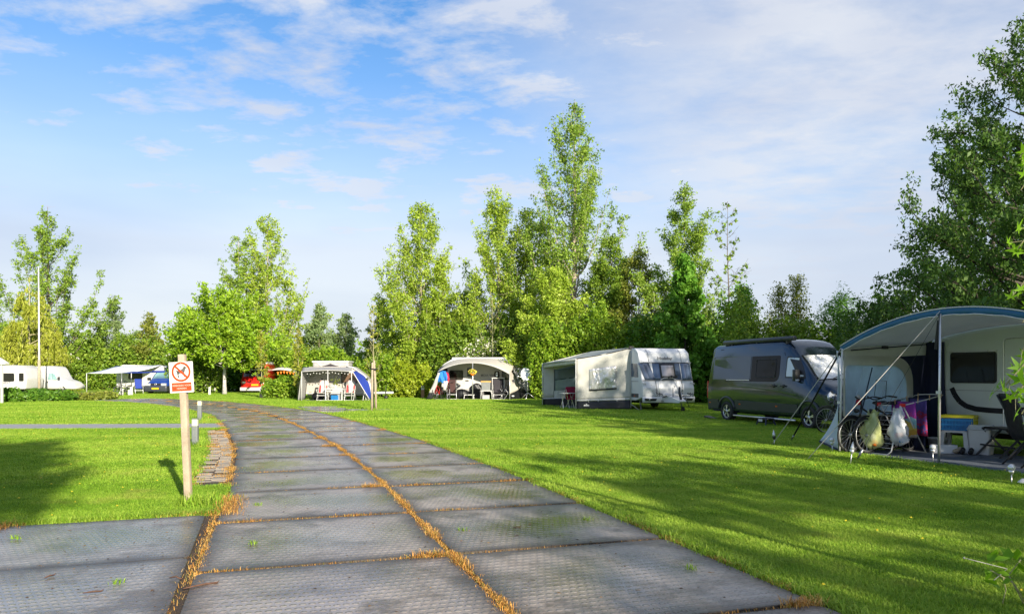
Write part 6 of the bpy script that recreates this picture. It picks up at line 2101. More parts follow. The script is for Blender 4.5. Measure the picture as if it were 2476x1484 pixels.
def build_folding_roof():
    """small caravan with a raised folding roof and a blue-winged sun canopy"""
    Y0, YC = 43.0, 44.9
    t = thing('caravan', 'small cream caravan with a raised white folding roof', 'caravan', (-10.45, YC, 0), 0)
    P = roundpoly([(-2.05, .36, .05), (1.95, .36, .12), (2.06, .95, .4), (1.35, 1.55, .6), (.75, 2.00, .5), (-1.75, 1.98, .3), (-2.08, 1.70, .25)], 7)
    b = side_prism(MB(), P, 0, 1.95).build('body', M_cream, t, bevel=.06, seg=3, fix=True)
    boolean_cut(b, [lambda m: m.disc((-.55, 0, .36), (0, 1, 0), .36, .36, .5, 24)])
    def sd(poly, off, mat, nm, par=None): return side_prism(MB(), poly, .03, -off).build(nm, mat, par or t)
    w = sd(rrect(.22, 1.02, 1.20, 1.60, .07), .010, M_black, 'side_window'); sd(rrect(.27, 1.06, 1.16, 1.57, .06), .022, M_brown, 'pane', w)
    d = sd(roundpoly([(-1.02, .42, .04), (-.42, .42, .04), (-.42, 1.86, .10), (-1.02, 1.86, .10)]), .008, M_cream, 'door'); sd(rrect(-.98, 1.18, -.88, 1.28, .03), .02, M_black, 'handle', d)
    sd(rrect(-2.0, 1.0, -1.2, 1.02, .004), .006, M_text, 'moulding'); sd(rrect(-.35, 1.0, 1.9, 1.02, .004), .006, M_text, 'moulding')
    sd(rrect(1.30, .46, 1.78, .78, .05), .008, M_white, 'service_flap'); sd(rrect(1.34, .50, 1.74, .74, .04), .012, M_cream, 'hatch_inset')
    sd(rrect(1.36, 1.1, 1.62, 1.45, .03), .008, M_awngrey, 'vent')
    sd(rrect(-1.72, .42, -1.55, .46, .01), .012, M_orange, 'reflector')
    sd(rrect(-2.0, .36, 1.9, .42, .01), .010, M_white, 'sill_moulding')
    # white edge band along the curved nose
    e = MB(); e.tube([(.55, -.03, 2.01), (.95, -.03, 1.92), (1.45, -.03, 1.56), (1.82, -.03, 1.16), (2.02, -.03, .75), (2.03, -.03, .42)], .055, 6); e.build('edge_profile', M_white, t)
    wheel(t, (-.55, .12, .30), .30, .18, -1)
    ch = MB(); ch.box((-1.9, .3, .26), (1.8, 1.7, .37)); ch.bar((1.9, .95, .40), (3.2, .95, .42), .08, .12); ch.build('chassis', M_whitepl, t)
    jk = MB(); jk.tube([(2.75, .85, .18), (2.75, .85, .85)], .025, 6); jk.disc((2.75, .85, .12), (0, 1, 0), .12, .12, .07, 14); jk.build('jockey_wheel', M_black, t)
    # folding roof
    fr = MB(); fr.rbox((-1.62, .25, 2.24), (.62, 1.75, 2.34), .05, axis=1); ro = fr.build('roof_lid', M_white, t, bevel=.02)
    cv = MB(); cv.sheet(lambda u, v: (-1.55 + 2.1 * u, .30 + .02 * sin(u * 30), 1.97 + .28 * v), 14, 2, .01); cv.sheet(lambda u, v: (-1.55 + 2.1 * u, 1.70, 1.97 + .28 * v), 4, 2, .01)
    for x in (-1.55, .55): cv.sheet(lambda u, v: (x, .30 + 1.4 * u, 1.97 + .28 * v), 4, 2, .01)
    co = cv.build('canvas', M_awngrey, t)
    md = side_prism(MB(), [(-1.0, 2.0), (0, 2.0), (-.5, 2.17)], .285, .275); md.build('mesh_window', M_greyc, co)
    for s in (-1, 1):
        x = -.5 + s * .62; k = MB(); k.bar((x + s * .20, .27, 2.22), (x - s * .08, .27, 2.0), .05, .02); k.build('strut', M_white, co)
    # canopy
    a = thing('awning', 'light grey sun canopy with a royal blue wing over the small caravan', 'awning', (-10.56, Y0, 0))
    xs = [-1.50, -.0, 1.36]
    zf = lambda x: 1.79 - .055 * abs(x) ** 1.2
    def roof(u, v):
        x = -1.52 + 2.90 * u
        xb = -1.95 + 2.9 * u
        return (x + (xb - x) * v, 1.9 * v, zf(x) + (1.95 - zf(x)) * v - .03 * sin(pi * v))
    MB().sheet(roof, 16, 6, .012).build('roof_sheet', M_awngrey, a)
    e = MB(); e.tube([(x, -.01, zf(x) - .02) for x in np.linspace(-1.52, 1.38, 14)], .018, 5); e.build('front_edge', M_white, a)
    e = MB(); e.tube([(x, -.015, zf(x) + .03) for x in np.linspace(-1.52, 1.38, 14)], .010, 4); e.build('piping', M_navycloth, a)
    # left wall (seen edge on)
    MB().sheet(lambda u, v: (-1.52 - .20 * (1 - v) * (1) + .0 * u - .10 * u, 1.85 * u, (1.66 + .1 * u) * v), 6, 8, .01).build('side_wall', M_awngrey, a)
    # blue wing: crescent between the front pole and the caravan's curved edge
    cr = lambda v: np.array([np.interp(v, [0, .3, .6, .85, 1], [1.40, 1.92, 2.22, 2.36, 2.40]), np.interp(v, [0, .3, .6, .85, 1], [1.72, 1.42, 1.0, .55, .12])])
    ed = lambda v: np.array([np.interp(v, [0, .5, 1], [1.42, 1.86, 2.38]), np.interp(v, [0, .5, 1], [1.68, .94, .10])])
    def bw(u, v):
        p, q = ed(v), cr(v)
        w_ = p * (1 - u) + q * u
        return (w_[0], .05 + 1.0 * u * (1 - .6 * v), w_[1] + .02 * u)
    MB().sheet(bw, 6, 14, .01).build('blue_wing', M_bluefab, a)
    tb = MB(); tb.tube([(ed(v)[0], .0, ed(v)[1]) for v in np.linspace(0, 1, 8)], .022, 6); tb.build('wing_piping', M_white, a)
    tb = MB(); tb.tube([(cr(v)[0] + .03, 1.05 * (1 - .6 * v), cr(v)[1] + .03) for v in np.linspace(0, 1, 10)], .05, 6); tb.build('edge_profile', M_white, a)
    for x in xs:
        p = MB(); p.tube([(x, -.03, 0), (x, -.03, zf(x))], .022, 6); p.build('pole', M_whitepl, a)
    for q in ((1.95, .3), (2.15, .2), (2.33, .05)):
        p = MB(); p.bar((2.02 + .1 * (q[0] - 2), .4, .6), (q[0], q[1], .0), .03); p.build('guy_strip', M_whitepl, a)
    # string of lights
    sl = thing('light_string', 'string of small white lamps under the edge of the small caravan canopy', 'string lights', (-10.56, Y0 + .12, 0))
    r = random.Random(3); w = MB(); pts = []
    for i in range(16): pts.append((-1.4 + i * .18, 0, zf(-1.4 + i * .18) - .10 - .03 * (i % 3)))
    w.tube(pts, .005, 4); w.build('wire', M_black, sl)
    for i, p in enumerate(pts[1:15]):
        bb = MB(); bb.ball((p[0], 0, p[2] - .04), .032, 8, 6); bb.build('lamp', M_whitepl, sl)
    tag(MB().add([(-12.2, Y0 - .06, .018), (-8.2, Y0 - .06, .018), (-8.3, Y0 + 1.9, .018), (-12.4, Y0 + 1.9, .018)], [(0, 1, 2, 3)]).build('ground_sheet', M_mat), 'dark groundsheet under the canopy of the small caravan', 'groundsheet')
    KEEP_OUT.append([(-12.4, Y0 - .05), (-8.0, Y0 - .05), (-8.2, Y0 + 3.9), (-12.6, Y0 + 3.9)])
    cx = lambda X: ((1100 + X * .2022) / 1.6284 - 1238) / FPX * (Y0 + .3)
    g = 'striped chairs under the small caravan canopy'
    camp_chair('white chair with red striped cloth, left of the small white table', (cx(835), Y0 + .35, .02), .0, M_pebble, g, M_redstrip, .98, M_whitepl)
    camp_chair('white chair with red striped cloth, right of the small white table', (cx(1370), Y0 + .35, .02), .0, M_pebble, g, M_redstrip, .98, M_whitepl)
    tb = thing('camping_table', 'white slatted table between the two red striped chairs', 'table', (cx(1085), Y0 + .30, .02))
    m = MB(); m.rbox((-.52, -.35, .66), (.52, .35, .71), .03); m.build('tabletop', M_whitepl, tb)
    for s in (-1, 1):
        for q in (-1, 1):
            m = MB(); m.bar((s * .47, q * .3, 0), (s * .47, q * .3, .66), .05); m.build('leg', M_whitepl, tb)
    m = MB(); m.bar((-.47, -.3, .02), (.47, -.3, .02), .04); m.bar((-.47, -.3, .56), (.47, -.3, .56), .04); m.build('crossbar', M_whitepl, tb)
    cb = MB(); cb.rbox((-.22, -.15, 0), (.22, .15, .30), .03); co = cb.build('cool_box', M_bluepl); co.location = (cx(1070), Y0 + .5, .02); tag(co, 'blue cool box under the white slatted table', 'cool box')
    cb = MB(); cb.rbox((-.10, -.12, 0), (.10, .12, .34), .03); co = cb.build('jerrycan', M_awngrey); co.location = (cx(1155), Y0 + .5, .02); tag(co, 'pale grey can beside the blue cool box', 'can')
    vs_ = thing('flower_vase', 'small vase of dried twigs and flowers on the white slatted table', 'vase', (cx(1095), Y0 + .3, .73))
    m = MB(); m.lathe([(.05, 0), (.08, .06), (.05, .16), (.06, .2)], n=10); m.build('vase', M_whitepl, vs_)
    r = np.random.default_rng(2); Pp = r.normal(0, .13, (70, 3)) + np.array([0, 0, .34]); Pp[:, 2] = np.maximum(Pp[:, 2], .16)
    link_mesh('foliage', leaf_mesh('foliage', Pp, .09, L_olive, r), None, vs_)
    pb = MB().ball((0, 0, .12), .2, 10, 8, (1, .7, .65)).build('bread_bag', M_awngrey); pb.location = (cx(1020), Y0 + .3, .73); tag(pb, 'crumpled grey bag on the left of the white slatted table', 'bag')
    bg = MB().ball((0, 0, .22), .36, 10, 8, (1.1, .6, .7)).build('duffel_bag', M_flap); bg.location = (cx(660), Y0 + 1.4, .02); tag(bg, 'black bag under the small caravan left of the striped chair', 'bag')


def build_far_left():
    # white motorhome
    D = 60.5
    t = thing('motorhome', 'white semi-integrated motorhome parked behind the low hedge', 'motorhome', ((135 - 1238) / FPX * D, D, 0), 0)
    st = [(-2.3, -2.3, .4, 2.16, 1.0, 1.02, .98, 1.2, .10), (-.3, -.3, .38, 2.22, 1.0, 1.02, .98, 1.2, .12), (.28, .26, .36, 2.17, 1.0, 1.02, .95, 1.2, .14), (.50, .46, .36, 1.94, .99, 1.01, .92, 1.15, .12),
          (.74, .70, .36, 1.52, .97, 1.0, .86, 1.05, .10), (.98, .95, .36, 1.17, .95, .98, .82, .98, .10), (1.40, 1.38, .35, 1.05, .92, .94, .74, .86, .12), (1.74, 1.72, .35, .93, .88, .89, .66, .74, .12), (1.95, 1.90, .36, .70, .80, .80, .60, .56, .08)]
    lf = Loft(st); b = lf.shell().build('body', M_white, t, fix=True)
    boolean_cut(b, [lambda m: m.disc((1.02, -.9, .34), (0, 1, 0), .42, .42, .6, 24), lambda m: m.disc((-1.9, -.9, .34), (0, 1, 0), .42, .42, .6, 24)])
    wheel(t, (1.02, -.84, .32), .32, .22, -1); wheel(t, (-1.9, -.84, .32), .32, .22, -1)
    lf.side_panel(roundpoly([(.02, 1.12, .05), (.36, 1.10, .02), (.36, 1.64, .02), (.06, 1.66, .05)]), .05).build('door_window', M_teal, t)
    lf.side_panel(roundpoly([(.40, 1.10, .02), (.72, 1.09, .03), (.50, 1.54, .03), (.40, 1.60, .02)]), .07).build('door_window', M_teal, t)
    w = lf.side_panel(rrect(-2.05, 1.24, -1.35, 1.66, .05)).build('side_window', M_black, t); lf.side_panel(rrect(-2.0, 1.28, -1.4, 1.62, .04), .01).build('pane', M_white, w)
    d = lf.side_panel(rrect(-.98, .50, -.42, 1.92, .06)).build('door', M_white, t); lf.side_panel(rrect(-.74, .95, -.54, 1.78, .03), .01).build('pane', pm('blue_strip', (.30, .38, .50), .3), d)
    lf.strip([(-2.0, 1.10), (.0, 1.02), (.7, 1.0)], .02).build('moulding', M_text, t); lf.strip([(-2.25, 1.94), (.15, 1.97)], .035).build('moulding', M_awngrey, t)
    m = MB(); m.rbox((.82, -1.18, 1.08), (.94, -1.0, 1.34), .03); m.build('mirror', M_black, t)
    m = MB(); m.rbox((-.12, -1.05, .86), (.0, -1.0, .96), .02, axis=1); m.build('fuel_cap', M_black, t)
    m = MB(); m.ball((1.62, -.76, .80), .15, 12, 8, (1, .4, .55)); m.build('headlight', M_clear, t)
    # caravan with lettering at the left edge
    D = 57
    X = lambda px, d=D: (px - 1238.0) / FPX * d
    t = thing('caravan', 'white caravan with dark windows cut off by the left edge of the picture', 'caravan', (X(30), D, 0), 0)
    P = roundpoly([(-4.2, .40, .1), (1.0, .40, .15), (1.1, 1.2, .4), (.85, 1.95, .35), (.35, 2.22, .2), (-4.2, 2.22, .1)], 5)
    side_prism(MB(), P, 0, 2.1).build('body', M_white, t, bevel=.08, seg=3, fix=True)
    w = side_prism(MB(), rrect(-1.45, .98, .15, 1.62, .10), .03, -.012).build('side_window', M_black, t); side_prism(MB(), rrect(-1.4, 1.03, .10, 1.57, .08), .0, -.018).build('pane', M_win, w)
    w = side_prism(MB(), rrect(.50, 1.0, .86, 1.62, .06), .03, -.012).build('front_side_window', M_black, t); side_prism(MB(), rrect(.53, 1.03, .83, 1.59, .05), .0, -.018).build('pane', M_win, w)
    lettering('NEXT', .24, M_text, t, MXZ(-.45, -.012, .88), bold=.004)
    lettering('G', .18, M_text, t, MXZ(.68, -.01, .82), name='emblem')
    for x in (-1.6,): wheel(t, (x, .1, .32), .32, .2, -1)
    # small white roofed board at the very edge
    D = 39
    t = thing('notice_board', 'white post with a small pitched white roof at the left edge', 'notice board', ((1 - 1238.0) / FPX * D, D, 0), 0)
    m = MB(); m.bar((.08, 0, 0), (.08, 0, 2.1), .09); m.build('post', M_whitepl, t)
    m = MB(); m.prism([(-.9, 2.05), (.36, 2.05), (.36, 2.12), (-.25, 2.50), (-.9, 2.20)], lambda x, z: (x, -.15, z), lambda x, z: (x, .15, z)); m.build('roof', M_whitepl, t)
    m = MB(); m.box((-1.0, -.05, 1.0), (.0, .05, 2.0)); m.build('panel', M_whitepl, t)
    # flagpole
    D = 55
    t = thing('flagpole', 'thin white flagpole without a flag rising above the low hedge', 'flagpole', ((95 - 1238.0) / FPX * D, D, 0), 0)
    m = MB(); m.tube([(0, 0, 0), (-.02, 0, 4.5), (-.06, 0, 9.35)], [.075, .06, .04], 8); m.build('pole', M_whitepl, t)
    m = MB(); m.lathe([(.05, 9.33), (.07, 9.38), (.02, 9.44)], (-.06, 0, 0), 8); m.build('cap', M_alu, t)
    m = MB(); m.tube([(-.01, 0, .1), (-.015, 0, 2.6)], [.10, .09], 8); m.build('base_sleeve', M_wood, t)
    # caravan with flat white sun canopy
    D = 62
    X = lambda px: (px - 1238.0) / FPX * D
    t = thing('caravan', 'long white caravan with a curved nose behind the white sun canopy', 'caravan', (X(330), D + 2.4, 0), 0)
    P = roundpoly([(-2.95, .38, .1), (2.6, .38, .2), (2.95, .9, .5), (2.5, 1.75, .6), (1.2, 2.28, .5), (-2.4, 2.36, .25), (-2.95, 2.1, .25)], 6)
    side_prism(MB(), P, 0, 2.1).build('body', M_white, t, bevel=.08, seg=3, fix=True)
    def sd(poly, off, mat, nm, par=None): return side_prism(MB(), poly, .03, -off).build(nm, mat, par or t)
    w = sd(rrect(-1.9, 1.1, -.7, 1.75, .06), .01, M_black, 'side_window'); sd(rrect(-1.86, 1.14, -.74, 1.71, .05), .016, M_win, 'pane', w)
    d = sd(rrect(1.05, .44, 1.62, 2.0, .08), .01, M_white, 'door'); sd(rrect(1.22, 1.0, 1.36, 1.85, .03), .016, M_brownwin, 'pane', d)
    sd(rrect(.3, .75, .75, 1.0, .03), .01, M_awngrey, 'fridge_vent'); sd(rrect(-2.8, .40, 2.6, .47, .01), .01, M_awngrey, 'sill_moulding')
    sp = MB(); sp.rbox((1.2, .4, 2.26), (2.5, 1.6, 2.33), .05, axis=2); so = sp.build('solar_panel', M_front, t); so.rotation_euler = (0, radians(17), 0); so.location = (-.62, 0, .44)
    wheel(t, (-.4, .1, .3), .3, .2, -1)
    a = thing('awning', 'flat white sun canopy on two white poles in front of the long caravan', 'awning', (X(208), D, 0))
    W = X(390) - X(208)
    MB().sheet(lambda u, v: (3.9 * u + (W - 3.9) * v * .55, 2.3 * v, 1.62 + .62 * v + .10 * u - .07 * sin(pi * v) - .05 * sin(pi * u)), 8, 6, .01).build('roof_sheet', pm('white_canopy', (.72, .76, .80), .6, var=.06, bump=.2, bscale=8), a)
    for x in (.05, 3.75):
        m = MB(); m.tube([(x, 0, 0), (x, 0, 1.62 + .03 * x)], .03, 6); m.build('pole', M_whitepl, a)
    # blue van with awning
    D = 58.5
    t = thing('camper_van', 'blue van with grey bumper and yellow number plate facing the viewer', 'van', ((388 - 1238.0) / FPX * D, D + 1.0, 0), radians(-90))
    st = [(-3.6, -3.5, .30, 1.78, .82, .86, .70, .95, .16), (.3, .05, .30, 1.80, .84, .88, .70, .95, .16), (.60, .30, .30, 1.74, .84, .88, .68, .95, .14), (.78, .62, .30, 1.52, .84, .88, .70, .95, .10), (.98, .94, .30, 1.20, .84, .88, .74, .95, .09),
          (1.30, 1.28, .30, 1.06, .84, .87, .72, .86, .10), (1.62, 1.58, .30, .92, .82, .84, .66, .78, .08), (1.74, 1.72, .32, .70, .78, .78, .66, .6, .06)]
    lf = Loft(st); lf.shell().build('body', M_vwblue, t, fix=True)
    lf.top_panel(2, 4, 2, .008).build('windscreen', M_teal, t)
    bp = MB(); bp.rbox((1.30, -.88, .22), (1.86, .88, .64), .10, 3, axis=2); bo = bp.build('bumper', M_vantrim, t, bevel=.03)
    m = MB(); m.rbox((1.865, -.27, .38), (1.88, .27, .50), .01, axis=0); m.build('number_plate', M_plate_y, bo)
    for s in (-1, 1):
        m = MB(); m.rbox((1.66, s * .60 - .20, .66), (1.78, s * .60 + .20, .84), .04, axis=0); m.build('headlight', M_clear, t)
        m = MB(); m.rbox((.70, s * 1.0 - .12, 1.05), (.82, s * 1.0 + .12, 1.28), .04, axis=0); m.build('mirror', M_black, t)
        wheel(t, (1.0, s * .74, .30), .30, .2, s); wheel(t, (-2.2, s * .74, .30), .30, .2, s)
    m = MB(); m.rbox((1.70, -.40, .68), (1.79, .40, .84), .03, axis=0); m.build('grille', M_black, t)
    m = MB(); m.torus((1.80, 0, .77), (1, 0, 0), .075, .014, 16, 5); m.bar((1.80, -.04, .82), (1.80, 0, .72), .014); m.bar((1.80, .04, .82), (1.80, 0, .72), .014); m.build('badge', M_alu, t)
    a = thing('awning', 'royal blue sun canopy stretched from the roof of the blue van', 'awning', ((388 - 1238.0) / FPX * D, D + .9, 0))
    x0 = (284 - 1238.0) / FPX * D - (388 - 1238.0) / FPX * D
    MB().sheet(lambda u, v: (x0 + (.95 - x0) * u, -.3 + 1.9 * v, 1.64 + .12 * u + .12 * v - .05 * sin(pi * u)), 10, 4, .012).build('roof_sheet', M_bluefab, a)
    MB().sheet(lambda u, v: (-.92 + 1.86 * u, -.32, 1.66 + .16 * v), 4, 2, .01).build('valance', M_bluefab, a)
    m = MB(); m.tube([(x0 + .02, -.3, 0), (x0 + .02, -.3, 1.64)], .02, 5); m.build('pole', M_alu, a)
    # bicycles near the bush
    D = 54.5
    bicycle('pale bicycle standing left of its neighbour in front of the white canopy', ((292 - 1238.0) / FPX * D, D, 0), radians(-60), M_whitepl, 'bicycles in front of the white canopy')
    bicycle('black bicycle with bags standing right of the pale bicycle', ((308 - 1238.0) / FPX * D, D + .3, 0), radians(-110), M_bikedark, 'bicycles in front of the white canopy')
    for i, (px, d) in enumerate(((295, 54.0), (313, 54.2), (318, 54.6))):
        p = MB(); p.rbox((-.09, -.06, 0), (.09, .06, (.45, .42, .62)[i]), .02); o = p.build('marker_post', M_whitepl); o.location = ((px - 1238.0) / FPX * d, d, 0)
        tag(o, ('short white post under the pale bicycle', 'short white post between the bicycles and the blue van', 'tallest white post right of the black bicycle')[i], 'post', 'white posts beside the bicycles')
    camp_chair('blue-grey folding chair left of the blue van', ((336 - 1238.0) / FPX * 57.5, 57.5, 0), .6, M_bluefab, None)
    # red camper
    D = 61
    t = thing('camper_van', 'red high-roof camper half hidden by the round tree', 'van', ((614 - 1238.0) / FPX * D, D + 1, 0), radians(-86))
    st = [(-4.0, -3.8, .32, 2.35, .95, .98, .86, 1.2, .2), (.6, .5, .32, 2.44, .95, .98, .90, 1.2, .14), (.98, .88, .32, 2.36, .95, .98, .88, 1.2, .14), (1.12, 1.05, .32, 1.98, .95, .98, .90, 1.2, .10), (1.36, 1.33, .32, 1.36, .95, .98, .91, 1.1, .08),
          (1.52, 1.50, .32, 1.20, .95, .96, .90, 1.0, .08), (1.64, 1.63, .32, 1.0, .93, .93, .86, .85, .08)]
    lf = Loft(st); lf.shell().build('body', M_redvan, t, fix=True)
    lf.top_panel(2, 4, 2, .01).build('windscreen', M_win, t)
    m = MB(); m.rbox((1.2, -1.0, .22), (1.74, 1.0, .48), .08, axis=2); bo = m.build('bumper', M_whitepl, t, bevel=.02)
    m = MB(); m.rbox((1.64, -.1, .62), (1.665, .45, .74), .01, axis=0); m.build('number_plate', M_plate_y, t)
    m = MB(); m.rbox((1.14, -.6, 1.86), (1.26, .6, 1.97), .03, axis=0); m.build('sun_visor', M_whitepl, t)
    for s in (-1, 1):
        m = MB(); m.rbox((1.5, s * .7 - .15, .80), (1.66, s * .7 + .15, .95), .04, axis=0); m.build('headlight', M_clear, t)
        wheel(t, (.9, s * .85, .33), .33, .22, s)
    m = MB(); m.rbox((-3.4, -.7, 2.38), (-.1, .7, 2.56), .1, axis=2); m.build('roof_box', M_whitepl, t, bevel=.04)
    # white dome tent with orange bunting
    D = 64
    t = thing('party_tent', 'white domed shade tent with orange bunting behind the hedge', 'tent', ((684 - 1238.0) / FPX * D, D, 0))
    MB().sheet(lambda u, v: (-1.2 + 2.6 * u, -1.0 + 2.0 * v, 1.62 + .52 * sin(pi * min(max(u * .8 + .12, 0), 1)) * sin(pi * v * .6 + .6)), 10, 8, .012).build('roof_sheet', M_pebble, t)
    for x, y in ((-1.1, -.9), (1.3, -.9), (1.3, .9), (-1.1, .9)):
        m = MB(); m.tube([(x, y, 0), (x, y, 1.85)], .025, 5); m.build('pole', M_alu, t)
    for k in range(6):
        m = MB(); x = -.2 + k * .26; z = 1.80 - .03 * abs(k - 2); m.prism([(x, z), (x + .20, z), (x + .10, z - .24)], lambda a, b: (a, -1.03, b), lambda a, b: (a, -1.04, b)); m.build('pennant', M_orangecl, t)
    MB().sheet(lambda u, v: (-1.1 + 2.4 * u, 1.0, 1.6 * v), 4, 4, .01).build('rear_wall', M_greyc, t)
    # white roof glimpsed behind the hedge
    D = 57
    t = thing('caravan', 'white caravan roof just showing above the hedge right of the sapling', 'caravan', ((925 - 1238.0) / FPX * D, D, 0), 0)
    P = roundpoly([(-.5, .4, .1), (1.6, .4, .1), (1.7, 1.4, .3), (.6, 1.92, .3), (.2, 2.20, .15), (-.5, 2.24, .1)], 4)
    side_prism(MB(), P, 0, 2.0).build('body', M_white, t, bevel=.05, fix=True)
    side_prism(MB(), rrect(-.2, 1.2, .9, 1.7, .06), .03, -.01).build('side_window', M_win, t)


def build_posts():
    # sign
    D = 8.69
    t = thing('warning_sign', 'white sign with a red crossed-out dog on a weathered wooden post', 'sign', (-3.755, D, 0), radians(-4))
    t.rotation_euler = (0, radians(-2.6), radians(-4))
    m = MB(); m.box((-.038, -.02, -.1), (.038, .045, 1.755)); po = m.build('post', M_wood, t, bevel=.006)
    cz = 1.49
    R = Matrix.Translation((.0, 0, cz)) @ Matrix.Rotation(radians(-.6), 4, 'Y')
    def pl(poly, y0, y1): return MB().prism(poly, lambda x, z: tuple(R @ Vector((x, y0, z))), lambda x, z: tuple(R @ Vector((x, y1, z))))
    bd = pl(rrect(-.142, -.178, .142, .178, .008), -.021, -.030).build('board', M_sign, t)
    C0 = (0.002, .062)
    ring = []
    n = 40
    m = MB()
    vs = []
    for k in range(n):
        a = 2 * pi * k / n
        for r, y in ((.114, -.0302), (.114, -.0325), (.090, -.0325), (.090, -.0302)):
            vs.append(tuple(R @ Vector((C0[0] + r * cos(a), y, C0[1] + r * sin(a)))))
    fs = []
    for k in range(n):
        a, b = 4 * k, 4 * ((k + 1) % n)
        for j in range(3): fs.append((a + j, b + j, b + j + 1, a + j + 1))
    m.add(vs, fs); m.build('prohibition_ring', M_signred, bd)
    # dog, facing right, under the bar
    dog = [(-.066, .030), (-.050, .014), (-.010, .018), (.020, .034), (.030, .052), (.026, .066), (.040, .060), (.054, .052), (.070, .044), (.064, .036), (.050, .034), (.046, .016), (.036, -.012), (.044, -.052), (.040, -.060), (.030, -.058),
           (.024, -.022), (-.018, -.016), (-.030, -.030), (-.024, -.056), (-.030, -.064), (-.042, -.062), (-.044, -.030), (-.050, -.004), (-.060, .010)]
    dg = bmesh.new()
    vv = [dg.verts.new(tuple(R @ Vector((C0[0] + x * 1.05, -.0312, C0[1] + z * 1.05)))) for x, z in dog]
    dg.faces.new(vv)
    bmesh.ops.solidify(dg, geom=dg.faces[:], thickness=.0006)
    me = bpy.data.meshes.new('dog_symbol'); dg.to_mesh(me); dg.free(); me.materials.append(M_signgrey)
    link_mesh('dog_symbol', me, None, bd)
    a = radians(-44); u = Vector((cos(a), sin(a))); v = Vector((-sin(a), cos(a)))
    P = [u * .104 + v * .0115, u * -.104 + v * .0115, u * -.104 - v * .0115, u * .104 - v * .0115]
    pl([(C0[0] + p.x, C0[1] + p.y) for p in reversed(P)], -.0302, -.0330).build('prohibition_bar', M_signred, bd)
    pl(rrect(-.118, -.160, .118, -.062, .004), -.0302, -.0318).build('text_field', M_signred, bd)
    lettering('VERBODEN VOOR', .027, M_signpale, bd, R @ MXZ(0, -.0325, -.096), ext=.0004, bold=.0004, sx=1.0)
    lettering('HONDEN', .027, M_signpale, bd, R @ MXZ(0, -.0325, -.130), ext=.0004, bold=.0004, sx=1.0)
    for z in (.165, -.168):
        s = MB().disc(tuple(R @ Vector((.0, -.031, z))), (0, 1, 0), .005, .005, .004, 8); s.build('screw', M_steel, bd)
    # light bollards
    def bollard(label, px, D, w, h, top, mat, topmat, nm='bollard', cat='bollard', group='light bollards along the road', wood=False):
        t = thing(nm, label, cat, ((px - 1238.0) / FPX * D, D, 0), radians(8), group)
        m = MB(); m.rbox((-w / 2, -w / 2, -.05), (w / 2, w / 2, h - top), w * .18 if not wood else .005); m.build('post', mat, t)
        m = MB(); m.rbox((-w * .48, -w * .48, h - top), (w * .48, w * .48, h - .02), w * .18); m.build('lens' if not wood else 'number_plate', topmat, t)
        m = MB(); m.rbox((-w / 2, -w / 2, h - .02), (w / 2, w / 2, h), w * .18); m.build('cap', mat, t)
    bollard('nearer grey light bollard behind the warning sign', 472, 15.7, .125, .60, .15, M_boll, M_bolltop)
    bollard('farther grey light bollard beyond the cross path', 483, 24.4, .135, .67, .15, M_boll, M_bolltop)
    bollard('small pale post with a dark cap beside the leaning white trunk', 507, 55, .14, .60, .2, M_whitepl, M_whitepl, 'marker_post', 'post', 'pitch marker posts', True)
    bollard('wooden pitch post with a white top in front of the red camper', 633, 48, .24, .75, .3, M_wood, M_whitepl, 'marker_post', 'post', 'pitch marker posts', True)
    bollard('brown pitch post with a white number plate left of the arched awning', 1022, 48, .20, .80, .25, pm('brown_post', (.30, .17, .09), .8, var=.3), M_whitepl, 'marker_post', 'post', 'pitch marker posts', True)
    # stakes of the sapling
    D = 31.4
    g = 'stakes of the sapling'
    for i, (px, lean, h, lb) in enumerate(((899, .01, 2.02, 'shorter wooden stake left of the sapling stem'), (908, -.03, 2.12, 'taller wooden stake right of the sapling stem'))):
        m = MB(); m.tube([(0, 0, -.1), (lean, 0, h * .5), (lean * 3, 0, h)], .045, 7)
        o = m.build('tree_stake', M_wood); o.location = ((px - 1238.0) / FPX * D, D + i * .15, 0); tag(o, lb, 'stake', g)
    b = MB(); b.torus((0, 0, 0), (0, 0, 1), .15, .03, 16, 6); o = b.build('tree_tie', M_black); o.location = ((903 - 1238.0) / FPX * D, D + .1, 1.75); tag(o, 'black rubber tie holding the sapling to its stakes', 'tree tie')
    # longer grass at the foot of the sapling, sign and bollards
    r = np.random.default_rng(4); pts = []
    for x, y, n, s in (((905 - 1238.0) / FPX * D, D, 260, .22), (-3.72, 8.72, 180, .07), (-3.55, 8.6, 200, .12), ((472 - 1238.0) / FPX * 15.7, 15.65, 260, .13), ((483 - 1238.0) / FPX * 24.4, 24.3, 200, .16), ((721 - 1238.0) / FPX * 45, 44.8, 160, .25)):
        pts.append(np.array([x, y]) + r.normal(0, s, (n, 2)))
    P = np.concatenate(pts)
    tag(link_mesh('long_grass', blade_mesh('long_grass', np.concatenate([P, np.zeros((len(P), 1))], 1), .16, .010, .7, M_blade, r), None), kind='stuff')


